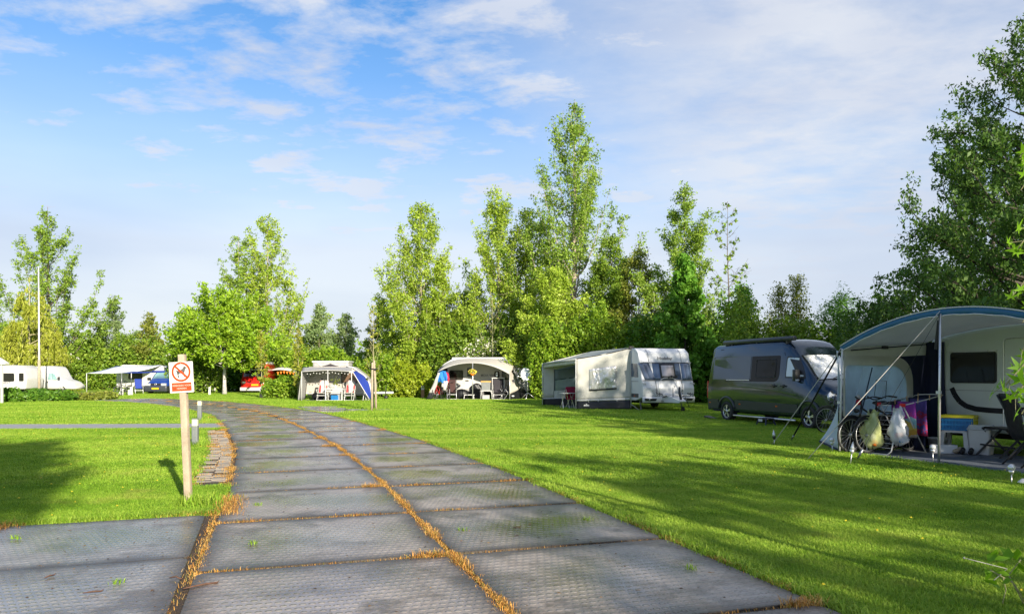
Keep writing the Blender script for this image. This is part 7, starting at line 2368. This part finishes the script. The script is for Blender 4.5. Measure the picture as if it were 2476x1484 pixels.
def build_right_awning():
    O = Vector((6.4, 14.65, 0)); rz = atan2(-.92, .40)
    e1 = Vector((.3987, -.9171, 0)); e2 = Vector((.9171, .3987, 0))
    def W(s, y, z): return O + e1 * s + e2 * y + Vector((0, 0, z))
    # caravan
    t = thing('caravan', 'pale grey caravan at the right edge with a black swoosh on its wall', 'caravan', tuple(O), rz)
    M_cv = pm('caravan_grey_white', (.68, .72, .68), .35, var=.05, scale=2, spec=.5, dirt=(.40, .42, .36), dirt_amt=.15)
    P = roundpoly([(.10, .40, .06), (5.6, .40, .06), (5.7, 2.3, .25), (5.2, 2.58, .2), (.75, 2.58, .25), (.12, 2.25, .3)], 5)
    b = MB().prism(P, lambda x, z: (x, 2.40, z), lambda x, z: (x, 4.6, z)).build('body', M_cv, t, bevel=.05, seg=3, fix=True)
    def sd(poly, off, mat, nm, par=None): return MB().prism(poly, lambda x, z: (x, 2.43, z), lambda x, z: (x, 2.40 - off, z)).build(nm, mat, par or t)
    w = sd(rrect(.57, 1.35, 1.51, 1.96, .06), .014, M_black, 'side_window'); sd(rrect(.60, 1.38, 1.48, 1.93, .05), .024, M_win, 'pane', w)
    sd(rrect(.56, 1.955, 1.52, 1.985, .01), .03, M_alu, 'hinge_rail', w)
    d = sd(roundpoly([(1.66, .48, .06), (2.36, .48, .06), (2.36, 2.18, .10), (1.66, 2.18, .10)]), .010, M_cv, 'door')
    fr = MB(); fr.tube([(x, 2.385, z) for x, z in roundpoly([(1.645, .47, .06), (2.375, .47, .06), (2.375, 2.2, .10), (1.645, 2.2, .10)], 4)], .013, 5, closed=True); fr.build('door_frame', M_alu, d)
    h = MB(); h.rbox((1.95, 2.35, .86), (2.12, 2.385, .92), .01); h.build('handle', M_black, d)
    sw = MB()
    c = [(.60, 1.25), (.66, 1.12), (.76, .99), (.90, .90), (1.10, .85), (1.35, .835), (1.66, .83), (2.3, .82)]
    for (p, q) in zip(c[:-1], c[1:]):
        w0 = .05; dx, dz = q[0] - p[0], q[1] - p[1]; L_ = hypot(dx, dz); nx, nz = -dz / L_ * w0, dx / L_ * w0
        sw.prism([(p[0] - nx, p[1] - nz), (q[0] - nx, q[1] - nz), (q[0] + nx, q[1] + nz), (p[0] + nx, p[1] + nz)], lambda x, z: (x, 2.41, z), lambda x, z: (x, 2.386, z))
    sw.build('swoosh', M_flap, t)
    sd(rrect(.2, 1.205, 1.63, 1.212, .002), .006, M_text, 'seam'); sd(rrect(1.22, .50, 1.36, .555, .025), .02, M_orange, 'reflector')
    wheel(t, (3.3, 2.6, .32), .32, .2, -1)
    ch = MB(); ch.box((.3, 2.7, .28), (5.4, 4.3, .42)); ch.build('chassis', M_dark, t)
    # awning
    a = thing('awning', 'large grey awning with petrol blue edge and arched side window at the right', 'awning', tuple(O), rz)
    Mg = pm('grey_canopy', (.64, .65, .61), .8, var=.06, scale=3, bump=.25, bscale=9, spec=.2)
    translucent(Mg, .48)
    Mr = pm('cream_wall_cloth', (.64, .64, .57), .8, var=.08, scale=4, bump=.4, bscale=9, spec=.2)
    translucent(Mr, .42)
    fz = lambda s: 2.03 + .56 * (1 - abs((s - 2.35) / 2.30) ** 2.0)
    bz = lambda s: 2.20 + .26 * (1 - abs((s - 2.5) / 2.4) ** 2.6)
    S0_, S1_ = .05, 4.65
    def roof(u, v):
        s = S0_ + (S1_ - S0_) * u
        z = fz(s) * (1 - v) + bz(s) * v + .05 * sin(pi * v) * sin(pi * u)
        return (s, 2.38 * v, z)
    MB().sheet(roof, 26, 10, .012).build('roof_sheet', Mg, a)
    bd = MB().sheet(lambda u, v: (S0_ + (S1_ - S0_) * u, -.03 + .0 * v, fz(S0_ + (S1_ - S0_) * u) - .075 + .11 * v + .008 * sin(u * 60) * (1 - v)), 40, 2, .008).build('edge_band', M_bluetrim, a)
    for dz, nm in ((-.08, 'piping'), (.04, 'piping')):
        m = MB(); m.tube([(s, -.035, fz(s) + dz + (.006 * sin(s * 14) if dz < 0 else 0)) for s in np.linspace(S0_, S1_, 40)], .011, 5); m.build(nm, M_white, bd)
    # end wall with arched window; shade-dark sheet below, navy cloth behind
    zt = lambda y: fz(S0_) - .01 + (bz(S0_) - fz(S0_)) * y / 2.38
    MB().sheet(lambda u, v: (.05 + .012 * sin(u * 11 + v * 4), 2.38 * u, 1.80 + (zt(2.38 * u) - 1.80) * v), 14, 4, .008).build('end_wall', Mr, a)
    MB().sheet(lambda u, v: (.05 + .012 * sin(u * 11 + v * 4), 1.84 + .54 * u, .70 + 1.12 * v), 5, 8, .008).build('end_wall', Mr, a)
    MB().sheet(lambda u, v: (.05 + .012 * sin(u * 11), 2.38 * u, .03 + .69 * v), 14, 4, .010).build('end_wall_shade', M_flap, a)  # interior shade under the window, put in as a black sheet
    def arch_pts(y0, y1, z0, z1, r):
        return roundpoly([(y0, z0, .03), (y1, z0, .03), (y1, z1, r), (y0 + .0, z1, .12)], 10)
    dk = MB().prism(roundpoly([(1.78, .03, .0), (2.36, .03, .0), (2.36, 1.92, .02), (1.05, 1.86, .02), (1.55, 1.66, .3), (1.86, 1.2, .3)], 4), lambda y, z: (.062, y, z), lambda y, z: (.072, y, z)); dk.build('navy_curtain', M_navycloth, a)
    MB().sheet(lambda u, v: (.04 + (.42 + .16 * (1 - v) ** 3) * u, 2.355 + .012 * sin(u * 15), .02 + 2.16 * v), 8, 8, .01).build('navy_curtain', M_navycloth, a)
    A0, A1 = arch_pts(.02, 1.93, .70, 1.88, .78), arch_pts(.05, 1.73, .73, 1.70, .68)
    n_ = len(A0); am = MB()
    am.add([(.075, y, z) for y, z in A0] + [(.075, y, z) for y, z in A1] + [(.095, y, z) for y, z in A0] + [(.095, y, z) for y, z in A1],
           [f for k in range(n_) for f in ((k, (k + 1) % n_, n_ + (k + 1) % n_, n_ + k), (2 * n_ + k, 3 * n_ + k, 3 * n_ + (k + 1) % n_, 2 * n_ + (k + 1) % n_),
                                           (k, 2 * n_ + k, 2 * n_ + (k + 1) % n_, (k + 1) % n_), (n_ + k, n_ + (k + 1) % n_, 3 * n_ + (k + 1) % n_, 3 * n_ + k))])
    ao = am.build('arch_frame', Mr, a)
    wp = MB().prism(arch_pts(.05, 1.73, .73, 1.70, .68), lambda y, z: (.10, y, z), lambda y, z: (.106, y, z)); wo = wp.build('arched_window', translucent(pm('blue_grey_vinyl', (.58, .70, .80), .14, var=.18, scale=2.5, spec=.6, bump=.15, bscale=5, alpha=.7), .6), a)
    for y0, y1, nm, mt, w_ in ((.75, .45, 'fold', M_navy, .035), (1.28, .86, 'fold', M_lightblue, .016), (.52, .20, 'fold', M_lightblue, .014), (1.60, 1.30, 'fold', M_lightblue, .014)):
        m = MB(); m.bar((.112, y0, 1.66 if y0 < 1.3 else 1.3), (.112, y1, .76), w_, .006); m.build(nm, mt, wo)
    # inner strut under the canopy
    m = MB(); m.tube([(.12, .18, 1.99), (.10, 2.3, 2.14)], .014, 6); so = m.build('roof_strut', M_flap, a); m = MB(); m.rbox((.07, 1.05, 2.03), (.14, 1.18, 2.09), .015); m.build('clamp', M_black, so)
    # outer storm flap
    far = O - e1 * 1.55 + e2 * 1.15
    fl = MB().sheet(lambda u, v: (-.02 - (1.50 * (1 - v) ** 2.2 + .03) * u, 1.10 * u * (1 - v) ** 1.4 - .02, .05 + 1.93 * v), 10, 18, .008).build('storm_flap', M_lightblue, a)
    MB().sheet(lambda u, v: (-.02 - 1.53 * u, 1.10 * u - .03, .075 * v), 8, 1, .012).build('mud_flap', M_navycloth, a)
    for p, q, r, nm, mt in (((2.14, -.04, 0), (2.17, -.04, fz(2.17) - .05), .021, 'pole', M_alu), ((.03, -.03, 0), (.10, -.03, 2.02), .018, 'pole', M_whitepl)):
        m = MB(); m.tube([p, q], r, 8); po = m.build(nm, mt, a)
        m = MB(); z = q[2] * .47; m.rbox((p[0] - .035, p[1] - .035, z), (p[0] + .035, p[1] + .035, z + .05), .012); m.build('clamp', M_whitepl, po)
    cz = MB(); cz.bar((2.10, .02, 2.44), (2.02, .05, 1.95), .05, .03); cz.build('canopy_strap', M_strap, a)
    # guy ropes and straps
    def rope(name, label, p, q, r, mat, cat, sag=.0, flat=None, peg=True):
        o = thing(name, label, cat, tuple(q), 0, 'guy lines of the right awning')
        m = MB()
        P, Q = Vector(p) - Vector(q), Vector((0, 0, .02))
        n = 8; pts = [P + (Q - P) * (i / n) - Vector((0, 0, sag * sin(pi * i / n))) for i in range(n + 1)]
        if flat: 
            for a_, b_ in zip(pts[:-1], pts[1:]): m.bar(a_, b_, flat, .004)
        else: m.tube(pts, r, 6)
        m.build('cord', mat, o)
        k = MB(); d = (P - Q).normalized(); k.tube([Q + d * .0, Q + Vector((0, 0, -.06))], .01, 5)
        if flat: k.tube([Q + d * .02, Q + d * .2], [.016, .022], 8)
        k.build('peg' if not flat else 'tension_spring', M_steel, o)
    top = W(2.17, -.05, fz(2.17)); cor = W(.08, -.04, 2.03)
    rope('guy_rope', 'pale rope from the top of the main pole to the grass', top, ground(1953, 1112), .007, M_rope, 'guy rope')
    rope('storm_strap', 'wide black strap from the top of the main pole down past the drying rack', top - Vector((0, 0, .04)), ground(2073, 1112), .01, M_strap, 'strap', flat=.05)
    rope('guy_rope', 'pale rope from the awning corner across the dark van', cor, ground(1868, 1076), .008, M_rope, 'guy rope')
    rope('storm_strap', 'black strap from the awning corner across the front wheel of the dark van', cor - Vector((0, 0, .03)), ground(1913, 1066), .01, M_strap, 'strap', flat=.04)
    # ground sheets
    q = [W(.0, -.05, .016), W(6.0, -.35, .016), W(6.0, 2.6, .016), W(0, 2.4, .016)]
    tag(MB().add([tuple(p) for p in q], [(0, 1, 2, 3)]).build('ground_sheet', M_mat), 'grey-blue groundsheet under the large awning on the right', 'groundsheet')
    q2 = [W(.5, -.22, .012), W(1.9, -.28, .012), W(1.95, .0, .012), W(.5, .05, .012)]
    tag(MB().add([tuple(p) for p in q2], [(0, 1, 2, 3)]).build('netting', pm('blue_netting', (.012, .10, .20), .8, var=.4, scale=40, bump=.5, bscale=120)), 'strip of blue netting along the front edge of the groundsheet', 'netting')
    KEEP_OUT.append([tuple(W(.05, -.0, 0)[:2]), tuple(W(6.0, -.28, 0)[:2]), tuple(W(6, 4.6, 0)[:2]), tuple(W(.05, 4.6, 0)[:2])])
    # bicycles by the end wall
    def wrz(v): return atan2(v.y, v.x)
    bicycle('black bicycle in front, next to the drying rack under the right awning', tuple(W(.50, 1.28, .02)), wrz(-e2), M_bikedark, 'bicycles under the right awning', tilt=.05)
    bicycle('black bicycle behind the other one, close to the arched window', tuple(W(.24, 1.10, .02)), wrz(-e2), M_bikedark, 'bicycles under the right awning', tilt=-.03)
    bicycle('bicycle parked outside between the dark van and the storm flap', (9.15, 19.6, 0), pi + .25, M_bikedark, 'bicycles under the right awning')
    cr = thing('basket_frame', 'thin wire carrier frame standing on the rear bicycle', 'carrier frame', tuple(W(.34, .55, 1.05)), wrz(e2))
    m = MB(); m.tube([(.30, 0, 0), (.33, 0, .34), (.05, 0, .36), (.0, 0, .06)], .007, 5); m.build('wire', M_black, cr)
    # little angel figure hanging on the window
    fg = thing('window_ornament', 'small red and white angel ornament hanging on the arched window', 'ornament', tuple(W(.13, .36, .93)), rz)
    m = MB(); m.lathe([(.06, 0), (.03, .10), (.02, .14)], n=8); m.build('dress', M_redjack, fg); m = MB(); m.ball((0, 0, .165), .03, 8, 6); m.build('head', M_pebble, fg)
    m = MB(); m.sheet(lambda u, v: (.02, -.07 + .14 * u, .09 + .05 * v + .03 * abs(u - .5)), 4, 2, .004); m.build('wing', M_pebble, fg)
    # drying rack
    Rk = Vector((7.42, 14.42, 0)); rx = e2; ry = -e1
    def K(x, y, z): return tuple(rx * x + ry * y + Vector((0, 0, z)))
    dr_ = thing('drying_rack', 'white folding clothes rack with red joints hung with towels and bags', 'drying rack', tuple(Rk), 0)
    def tube(nm, pts, r, mat, par=None):
        m = MB(); m.tube(pts, r, 6); return m.build(nm, mat, par or dr_)
    J = .93
    fa = tube('leg_frame', [K(-.22, -.27, J), K(-.50, -.27, .08), K(-.54, -.22, .02), K(-.54, .22, .02), K(-.50, .27, .08), K(-.22, .27, J)], .013, M_whitepl)
    tube('leg_frame', [K(-.16, -.25, J), K(.45, -.25, .03), K(.45, .25, .03), K(-.16, .25, J)], .012, M_whitepl)
    for k in range(9):
        z = .14 + .085 * k; x = -.22 - (.28) * (J - z) / (J - .08)
        tube('rod', [K(x, -.27, z), K(x, .27, z)], .0045, M_whitepl, fa)
    wf = tube('wing', [K(-.22, -.27, J), K(.45, -.27, 1.04), K(.92, -.25, 1.12), K(.95, 0, 1.13), K(.92, .25, 1.12), K(.45, .27, 1.04), K(-.22, .27, J), K(-.22, 0, J)], .011, M_whitepl)
    for k in range(9):
        x = -.10 + .105 * k; z = J + .01 + (x + .22) * .165
        tube('rod', [K(x, -.26, z), K(x, .26, z)], .0045, M_navy, wf)
    for y in (-.27, .27):
        m = MB(); p = K(-.2, y, J + .01); m.rbox((p[0] - .05, p[1] - .03, p[2] - .03), (p[0] + .05, p[1] + .03, p[2] + .035), .015); m.build('joint', pm('red_joint', (.70, .02, .03), .35), dr_)
    for k in range(6):
        x = .05 + .16 * k; z = J + .02 + (x + .22) * .165; p = Vector(K(x, -.27 if k % 2 else .1, z)); m = MB(); m.rbox(tuple(p + Vector((-.008, -.008, -.05))), tuple(p + Vector((.008, .008, .05))), .004); m.build('clothes_peg', pm('wooden_peg', (.55, .36, .18), .7), wf)
    # towels
    def hang(name, label, x, y0, y1, z0, z1, mat, cat='towel', seed=0, thick=.012):
        b_ = Rk + Vector(K(x, (y0 + y1) / 2, z0))
        o = MB().sheet(lambda u, v: tuple(Vector(K(0, (y1 - y0) * (u - .5), (z1 - z0) * v)) + Vector(rx) * (.025 * sin(u * 11 + seed + v * 3) * (1 - .6 * v))), 14, 8, thick).build(name, mat)
        o.location = b_
        return tag(o, label, cat, 'laundry on the drying rack')

    def print_mat(nm, cols, sc):
        m = bpy.data.materials.new(nm); m.use_nodes = True; nt = m.node_tree; L = nt.links.new; b = nt.nodes['Principled BSDF']
        tc = N(nt, 'ShaderNodeTexCoord'); sp = N(nt, 'ShaderNodeSeparateXYZ'); L(tc.outputs['Object'], sp.inputs[0])
        n = N(nt, 'ShaderNodeTexNoise', i_Scale=sc, i_Detail=3.0); L(tc.outputs['Object'], n.inputs['Vector'])
        f = math_node(nt, 'ADD', math_node(nt, 'MULTIPLY', sp.outputs[2], 1.9), math_node(nt, 'MULTIPLY', math_node(nt, 'SUBTRACT', n.outputs[0], .5), .9), True)
        r = nt.nodes.new('ShaderNodeValToRGB'); r.color_ramp.interpolation = 'CONSTANT'; e = r.color_ramp.elements
        while len(e) < len(cols): e.new(.5)
        for i, (el, c_) in enumerate(zip(e, cols)): el.position = i / len(cols); el.color = (*c_, 1)
        L(f, r.inputs[0]); L(r.outputs[0], b.inputs['Base Color']); b.inputs['Roughness'].default_value = .85
        return m
    M_beach = print_mat('printed_beach_towel', [(.62, .50, .40), (.55, .30, .04), (.60, .45, .08), (.25, .45, .50), (.45, .05, .30), (.30, .04, .35)], 5)
    M_check = print_mat('pink_checked_cloth', [(.45, .03, .12), (.10, .10, .35), (.55, .05, .15), (.25, .10, .40), (.50, .04, .12), (.12, .08, .30)], 14)
    hang('beach_towel', 'colourful printed beach towel hanging from the drying rack', .12, -.30, .24, .32, 1.0, M_beach, seed=1)
    hang('tea_towel', 'pink and blue checked towel at the right end of the drying rack', .46, -.27, .10, .34, 1.04, M_check, seed=2)
    hang('navy_towel', 'long navy towel hanging almost to the floor behind the rack', .62, -.12, .25, .03, 1.06, M_navycloth, seed=3)
    hang('navy_cloth', 'dark blue cloth folded over the far rods of the drying rack', .30, .18, .27, .55, 1.02, M_navycloth, seed=5)
    # bags

    def bag(name, label, c, w, h, mat, knot, seed, contents, group='bags hung on the drying rack'):
        o = thing(name, label, 'bag', tuple(Rk + Vector(K(*c))), 0, group)
        r = np.random.default_rng(seed); ph = r.uniform(0, 6, 6)
        vs, fs = [], []; n, mm = 20, 14
        for i in range(mm + 1):
            v = i / mm
            R = np.interp(v, [0, .10, .35, .6, .78, .88, 1.0], [.10, .80, 1.0, .92, .62, .36, .62]) * w / 2
            for k in range(n):
                a_ = 2 * pi * k / n
                q = R * (1 + .17 * sin(3 * a_ + ph[0] + v * 6) + .12 * sin(5 * a_ + ph[1] - v * 11) + .08 * sin(9 * a_ + ph[2] + v * 19))
                vs.append(tuple(Vector(ry) * q * cos(a_) + Vector(rx) * q * sin(a_) * .55 + Vector((0, 0, h * v + (.03 + .05 * v) * sin(a_ * 2 + ph[3]) + .03 * v * sin(a_ * 5)))))
        for i in range(mm):
            for k in range(n): fs.append((i * n + k, i * n + (k + 1) % n, (i + 1) * n + (k + 1) % n, (i + 1) * n + k))
        fs.append(tuple(range(n - 1, -1, -1)))
        m = MB().add(vs, fs, True); m.build('film', mat, o)
        for i, (y, z, rr, mt) in enumerate(contents):
            m = MB(); m.ball(tuple(Vector(ry) * y + Vector((0, 0, z))), rr, 9, 6, (1, 1, .9)); m.build('content', mt, o)
        return o
    M_film = pm('yellow_green_film', (.60, .66, .28), .25, var=.10, scale=9, bump=.5, bscale=16, alpha=.62, spec=.6)
    M_filmw = pm('white_film', (.74, .78, .84), .25, var=.08, scale=9, bump=.5, bscale=16, alpha=.60, spec=.6)
    bag('rubbish_bag', 'translucent yellow-green rubbish bag hanging on the front of the drying rack', (-.56, .10, .12), .44, .66, M_film, True, 4, [(-.06, .10, .07, M_orangecl), (.05, .09, .06, M_pebble), (.0, .2, .09, M_whitepl), (.09, .18, .05, M_awngrey)])
    bag('plastic_bag', 'white plastic bag of cans hanging right of the yellow-green bag', (-.42, -.36, .22), .38, .62, M_filmw, True, 9, [(-.07, .08, .06, M_bluepl), (.06, .08, .06, M_awngrey), (.0, .17, .06, M_redjack), (.08, .19, .05, M_bluepl), (-.06, .19, .05, M_orangecl)])
    # crate on stool, buckets, bench
    def col(sx, yl):
        k = ((3150 + sx * .4717) / 1.6284 - 1238) / FPX
        d = (yl + O.x * e2.x + O.y * e2.y) / (k * e2.x + e2.y)
        return Vector((k * d, d, .02))
    def gpt(sx, sy, y=None): return ground((3150 + sx * .4717) / 1.6284, (1200 + sy * .4717) / 1.6284)
    sp = col(1315, 2.06)
    st = thing('plastic_stool', 'white plastic stool under the blue and yellow crate', 'stool', tuple(sp), rz + .35)
    m = MB(); m.rbox((-.23, -.23, .38), (.23, .23, .42), .05); m.build('seat', M_whitepl, st)
    for x in (-1, 1):
        for y in (-1, 1):
            m = MB(); m.bar((x * .23, y * .23, 0), (x * .19, y * .19, .39), .075); m.build('leg', M_whitepl, st)
    cr = thing('folding_crate', 'blue folding crate with yellow rim and yellow end on the white stool', 'crate', tuple(sp + Vector((.02, .0, .42))), rz + .42)
    def crate_side(nm, p, q, mat, hh=.27):
        P, Q = Vector(p), Vector(q); d = (Q - P); L_ = d.length; d.normalize()
        m = MB()
        for z in (.0, .09, .18): m.bar(P + Vector((0, 0, z + .02)), Q + Vector((0, 0, z + .02)), .02, .03)
        k = int(L_ / .055)
        for i in range(k + 1): m.bar(P + d * (L_ * i / k), P + d * (L_ * i / k) + Vector((0, 0, hh - .02)), .016, .016)
        m.bar(P + Vector((0, 0, .01)) + d.cross(Vector((0, 0, 1))) * -.02, Q + Vector((0, 0, .01)) + d.cross(Vector((0, 0, 1))) * -.02, .01, .02)
        m.build(nm, mat, cr)
        b_ = MB(); b_.bar(P + Vector((0, 0, hh)), Q + Vector((0, 0, hh)), .03, .05); b_.build('rim', M_yellow, cr)
        b_ = MB(); nn = d.cross(Vector((0, 0, 1))) * -.015; b_.bar(P + nn + Vector((0, 0, hh * .45)), Q + nn + Vector((0, 0, hh * .45)), .006, hh * .8); b_.build('inner_panel', mat, cr)
    crate_side('long_side', (-.28, -.22, 0), (.28, -.22, 0), M_bluepl); crate_side('long_side', (.28, .22, 0), (-.28, .22, 0), M_bluepl)
    crate_side('short_side', (-.28, .22, 0), (-.28, -.22, 0), M_yellow); crate_side('short_side', (.28, -.22, 0), (.28, .22, 0), M_yellow)
    bp = col(1515, 2.08)
    bk = thing('lidded_bin', 'white plastic bin with a clear domed lid beside the stool', 'bin', tuple(bp), rz + .3)
    m = MB(); m.prism(rrect(-.20, -.17, .20, .17, .05), lambda x, y: (x * .85, y * .85, 0), lambda x, y: (x, y, .46)); m.build('tub', M_whitepl, bk)
    m = MB(); m.prism(rrect(-.22, -.19, .22, .19, .06), lambda x, y: (x, y, .46), lambda x, y: (x * .8, y * .75, .55)); m.build('lid', M_clear, bk)
    b1 = col(1150, 2.0)
    bu = thing('bucket', 'small pale green bucket behind the white carton', 'bucket', tuple(b1))
    m = MB(); m.lathe([(.14, 0), (.18, .22), (.19, .22), (.19, .25), (.17, .25), (.13, .03)], n=16); m.build('tub', M_whitepl, bu)
    b2 = col(1195, 1.6); m = MB(); m.rbox((-.22, -.10, 0), (.22, .10, .16), .01); o = m.build('carton', M_hobby); o.location = b2; o.rotation_euler = (0, 0, rz + .9); tag(o, 'low white carton on the groundsheet beside the main pole', 'carton')
    for i, (sx, sy, dz) in enumerate(((1285, 1225, 0), (1390, 1235, .4))):
        p = col(sx, 1.72); sh = thing('shoe_pair', ('brown shoes left of the stool legs', 'black shoes right of the stool legs')[i], 'shoes', tuple(p), rz + dz, 'shoes by the stool')
        for s in (-.07, .07):
            m = MB(); m.ball((s, 0, .05), .1, 10, 7, (.42, 1.3, .5)); m.ball((s, .06, .08), .055, 8, 6, (.8, 1, .9)); m.build('shoe', (M_wood if i == 0 else M_flap), sh)
    # black folding bench
    q0, q1 = gpt(1460, 1262), gpt(1800, 1312)
    cb = (q0 + q1) / 2 + Vector((.18, .10, 0)); brz = atan2((q1 - q0).y, (q1 - q0).x)
    be = thing('folding_bench', 'black folding bench at the right edge of the groundsheet', 'bench', tuple(cb), brz)
    Lb = (q1 - q0).length
    m = MB(); m.rbox((-Lb / 2 + .1, -.05, .52), (Lb / 2 + .35, .35, .555), .03); m.build('tabletop', M_black, be)
    for x in (-Lb / 2, Lb / 2 - .15, .1):
        m = MB(); m.bar((x, -.12, 0), (x + .22, .25, .53), .035); m.build('leg', M_black, be)
        m = MB(); m.bar((x + .22, .42, 0), (x + .05, -.02, .53), .035); m.build('leg', M_black, be)
    m = MB(); m.bar((-Lb / 2 + .06, -.06, .22), (Lb / 2 - .1, -.06, .22), .03); m.build('crossbar', M_black, be)
    cb2 = camp_chair('black folding chair cut off by the right edge of the picture', tuple(W(3.05, 1.0, .02)), rz + 2.6, M_flap, None, frame=M_black)
    # solar stakes
    def stake(label, px, py, kind, D=None, h=.50):
        p = ground(px, py)
        t_ = thing('solar_lamp', label, 'garden lamp', tuple(p), 0, 'solar stake lamps round the right awning')
        t_.rotation_euler = (radians(random.Random(px).uniform(-5, 5)), radians(random.Random(py).uniform(-6, 6)), 0)
        m = MB(); m.tube([(0, 0, -.05), (0, 0, h - .14)], .008, 6); m.build('stake', M_alu, t_)
        m = MB()
        if kind == 'cone':
            m.lathe([(.012, h - .18), (.034, h - .15), (.034, h - .10)], n=12); m.build('collar', M_black if px < 1900 else M_alu, t_)
            m = MB(); m.lathe([(.034, h - .10), (.030, h - .07), (.003, h + .03)], n=12); m.build('lens', M_clear, t_)
        else:
            m.lathe([(.012, h - .16), (.03, h - .13), (.038, h - .10)], n=12); m.build('collar', M_alu, t_)
            m = MB(); m.ball((0, 0, h - .06), .050, 14, 10); m.build('globe', M_clear, t_)
    stake('pointed solar lamp farthest left, at the foot of the corner guy rope', 1873, 1078, 'cone', h=.32)
    stake('round solar lamp at the foot of the storm flap', 2013, 1093, 'ball', h=.30)
    stake('pointed solar lamp in front of the drying rack', 2056, 1124, 'cone', h=.37)
    stake('round solar lamp just left of the main awning pole', 2256, 1118, 'ball', h=.33)
    stake('round solar lamp farthest right on the lawn edge', 2446, 1172, 'ball', h=.30)
    # small white pot at the very edge
    pt = ground(2474, 1172); m = MB(); m.lathe([(.10, 0), (.06, .05), (.015, .09)], n=12); o = m.build('peg_cap', M_whitepl); o.location = pt; tag(o, 'little white cone on the grass cut off by the right edge', 'cone')


def build_foreground_plants():
    """sweetgum branches and weeds reaching into the picture at the right edge, close to the camera"""
    r = np.random.default_rng(31)
    star = []
    for k in range(5):
        a = radians(90 + (k - 2) * 62); L_ = (1.0 if k == 2 else .92 if k in (1, 3) else .62)
        star.append((a, L_))
    pts = []
    for i, (a, L_) in enumerate(star):
        a0 = a + radians(31)
        pts.append((cos(a - radians(14)) * L_ * .52, sin(a - radians(14)) * L_ * .52))
        pts.append((cos(a) * L_, sin(a) * L_))
        pts.append((cos(a + radians(14)) * L_ * .52, sin(a + radians(14)) * L_ * .52))
        if i < 4: pts.append((cos(a0) * .30, sin(a0) * .30))
    pts.append((-.06, -.10)); pts.append((.06, -.10))
    pts = pts[:-2] + [(0.0, -.06)]
    me = bpy.data.meshes.new('star_leaf')
    n = len(pts)
    vs = [(0, .12, .03)] + [(x, y, -.10 * (x * x + (y - .1) ** 2)) for x, y in pts]
    me.from_pydata(vs, [], [(0, 1 + i, 1 + (i + 1) % n) for i in range(n)])
    me.materials.append(L_sweet)
    for p in me.polygons: p.use_smooth = True
    def branch_tree(label, base, tips, seed):
        t = thing('sweetgum_tree', label, 'tree', base, 0)
        rr = random.Random(seed)
        W = MB()
        b = Vector(base)
        W.tube([(0, 0, 0), (.02, 0, 1.2), (-.02, .02, 2.6), (0, 0, 3.6)], [.045, .04, .028, .012], 7)
        for (tip, count, size) in tips:
            tp = Vector(tip) - b
            st = Vector((0, 0, max(tp.z + .25, .4)))
            mid = (st + tp) / 2 + Vector((0, 0, .10))
            W.tube([st, mid, tp], [.012, .008, .003], 5)
            for k in range(count):
                f = .45 + .55 * rr.random()
                p = st * (1 - f) ** 2 + mid * 2 * f * (1 - f) + tp * f * f
                o = link_mesh('leaf', me, None, t)
                s = size * rr.uniform(.7, 1.15)
                d = Vector((rr.uniform(-.10, .07), rr.uniform(-.08, .08), rr.uniform(-.13, .03)))
                o.location = p + d
                o.scale = (s, s, s)
                o.rotation_euler = (radians(rr.uniform(45, 120)), radians(rr.uniform(-35, 35)), radians(rr.uniform(-70, 70)) + pi)
                W.tube([p, p + d * .9], [.0022, .0018], 3, cap=False)
        link_mesh('stem', W.mesh('stem', M_barkg), None, t)
    T = lambda x, y, d: tuple(at(x, y, d))
    D = 4.6
    branch_tree('young sweetgum with bright star-shaped leaves reaching in from the right edge', ((2590 - 1238) / FPX * D, D, 0),
                [(T(2432, 930, D), 11, .085), (T(2452, 960, D), 8, .085), (T(2470, 850, D), 5, .075), (T(2470, 1000, D), 5, .08), (T(2466, 380, D), 5, .075), (T(2468, 460, D), 4, .075), (T(2462, 600, D), 6, .075), (T(2462, 700, D), 4, .07), (T(2472, 780, D), 3, .07)], 5)
    # weed at the lower right corner
    D = 4.9
    c = ground(2450, 1480)
    w = thing('weed', 'straggly young weed with pale leaves in the lower right corner', 'plant', (c.x + .05, c.y + .1, 0))
    m = MB(); m.tube([(.12, 0, 0), (.02, .0, .16), (-.12, .02, .24)], .004, 5); m.tube([(.1, 0, .0), (.02, .05, .2), (.1, .05, .30)], .004, 5); m.tube([(-.06, 0, 0), (-.03, 0, .12), (-.05, 0, .2)], .003, 5); m.build('stem', M_barkg, w)
    lm = bpy.data.meshes.new('weed_leaf'); lm.from_pydata([(0, 0, 0), (.35, .4, .06), (0, 1, -.05), (-.35, .4, .06), (0, .45, 0)], [], [(0, 1, 4), (1, 2, 4), (2, 3, 4), (3, 0, 4)]); lm.materials.append(L_sweet)
    rr = random.Random(2)
    for k in range(22):
        o = link_mesh('leaf', lm, None, w); o.location = (rr.uniform(-.16, .14), rr.uniform(-.05, .08), rr.uniform(.10, .32)); s = rr.uniform(.07, .12); o.scale = (s, s, s); o.rotation_euler = (rr.uniform(.2, 1.2), rr.uniform(-.5, .5), rr.uniform(0, 6.3))
    p, q = ground(2384, 1418), ground(2331, 1345)
    m = MB(); m.tube([(p.x, p.y, 0), ((p.x * .6 + q.x * .4), p.y, .13), (at(2331, 1348, p.y).x, p.y, at(2331, 1348, p.y).z)], [.004, .0035, .003], 5); m.ball(tuple(at(2331, 1348, p.y)), .008, 6, 5)
    tag(m.build('dry_stalk', M_rope), 'single dry stalk leaning over the grass in the lower right', 'stalk')

build_black_van()
build_hobby()
build_curved_awning()
build_folding_roof()
build_far_left()
build_posts()
build_right_awning()
build_foreground_plants()
build_trees()
build_hedges()
build_shade_trees()
build_grass()
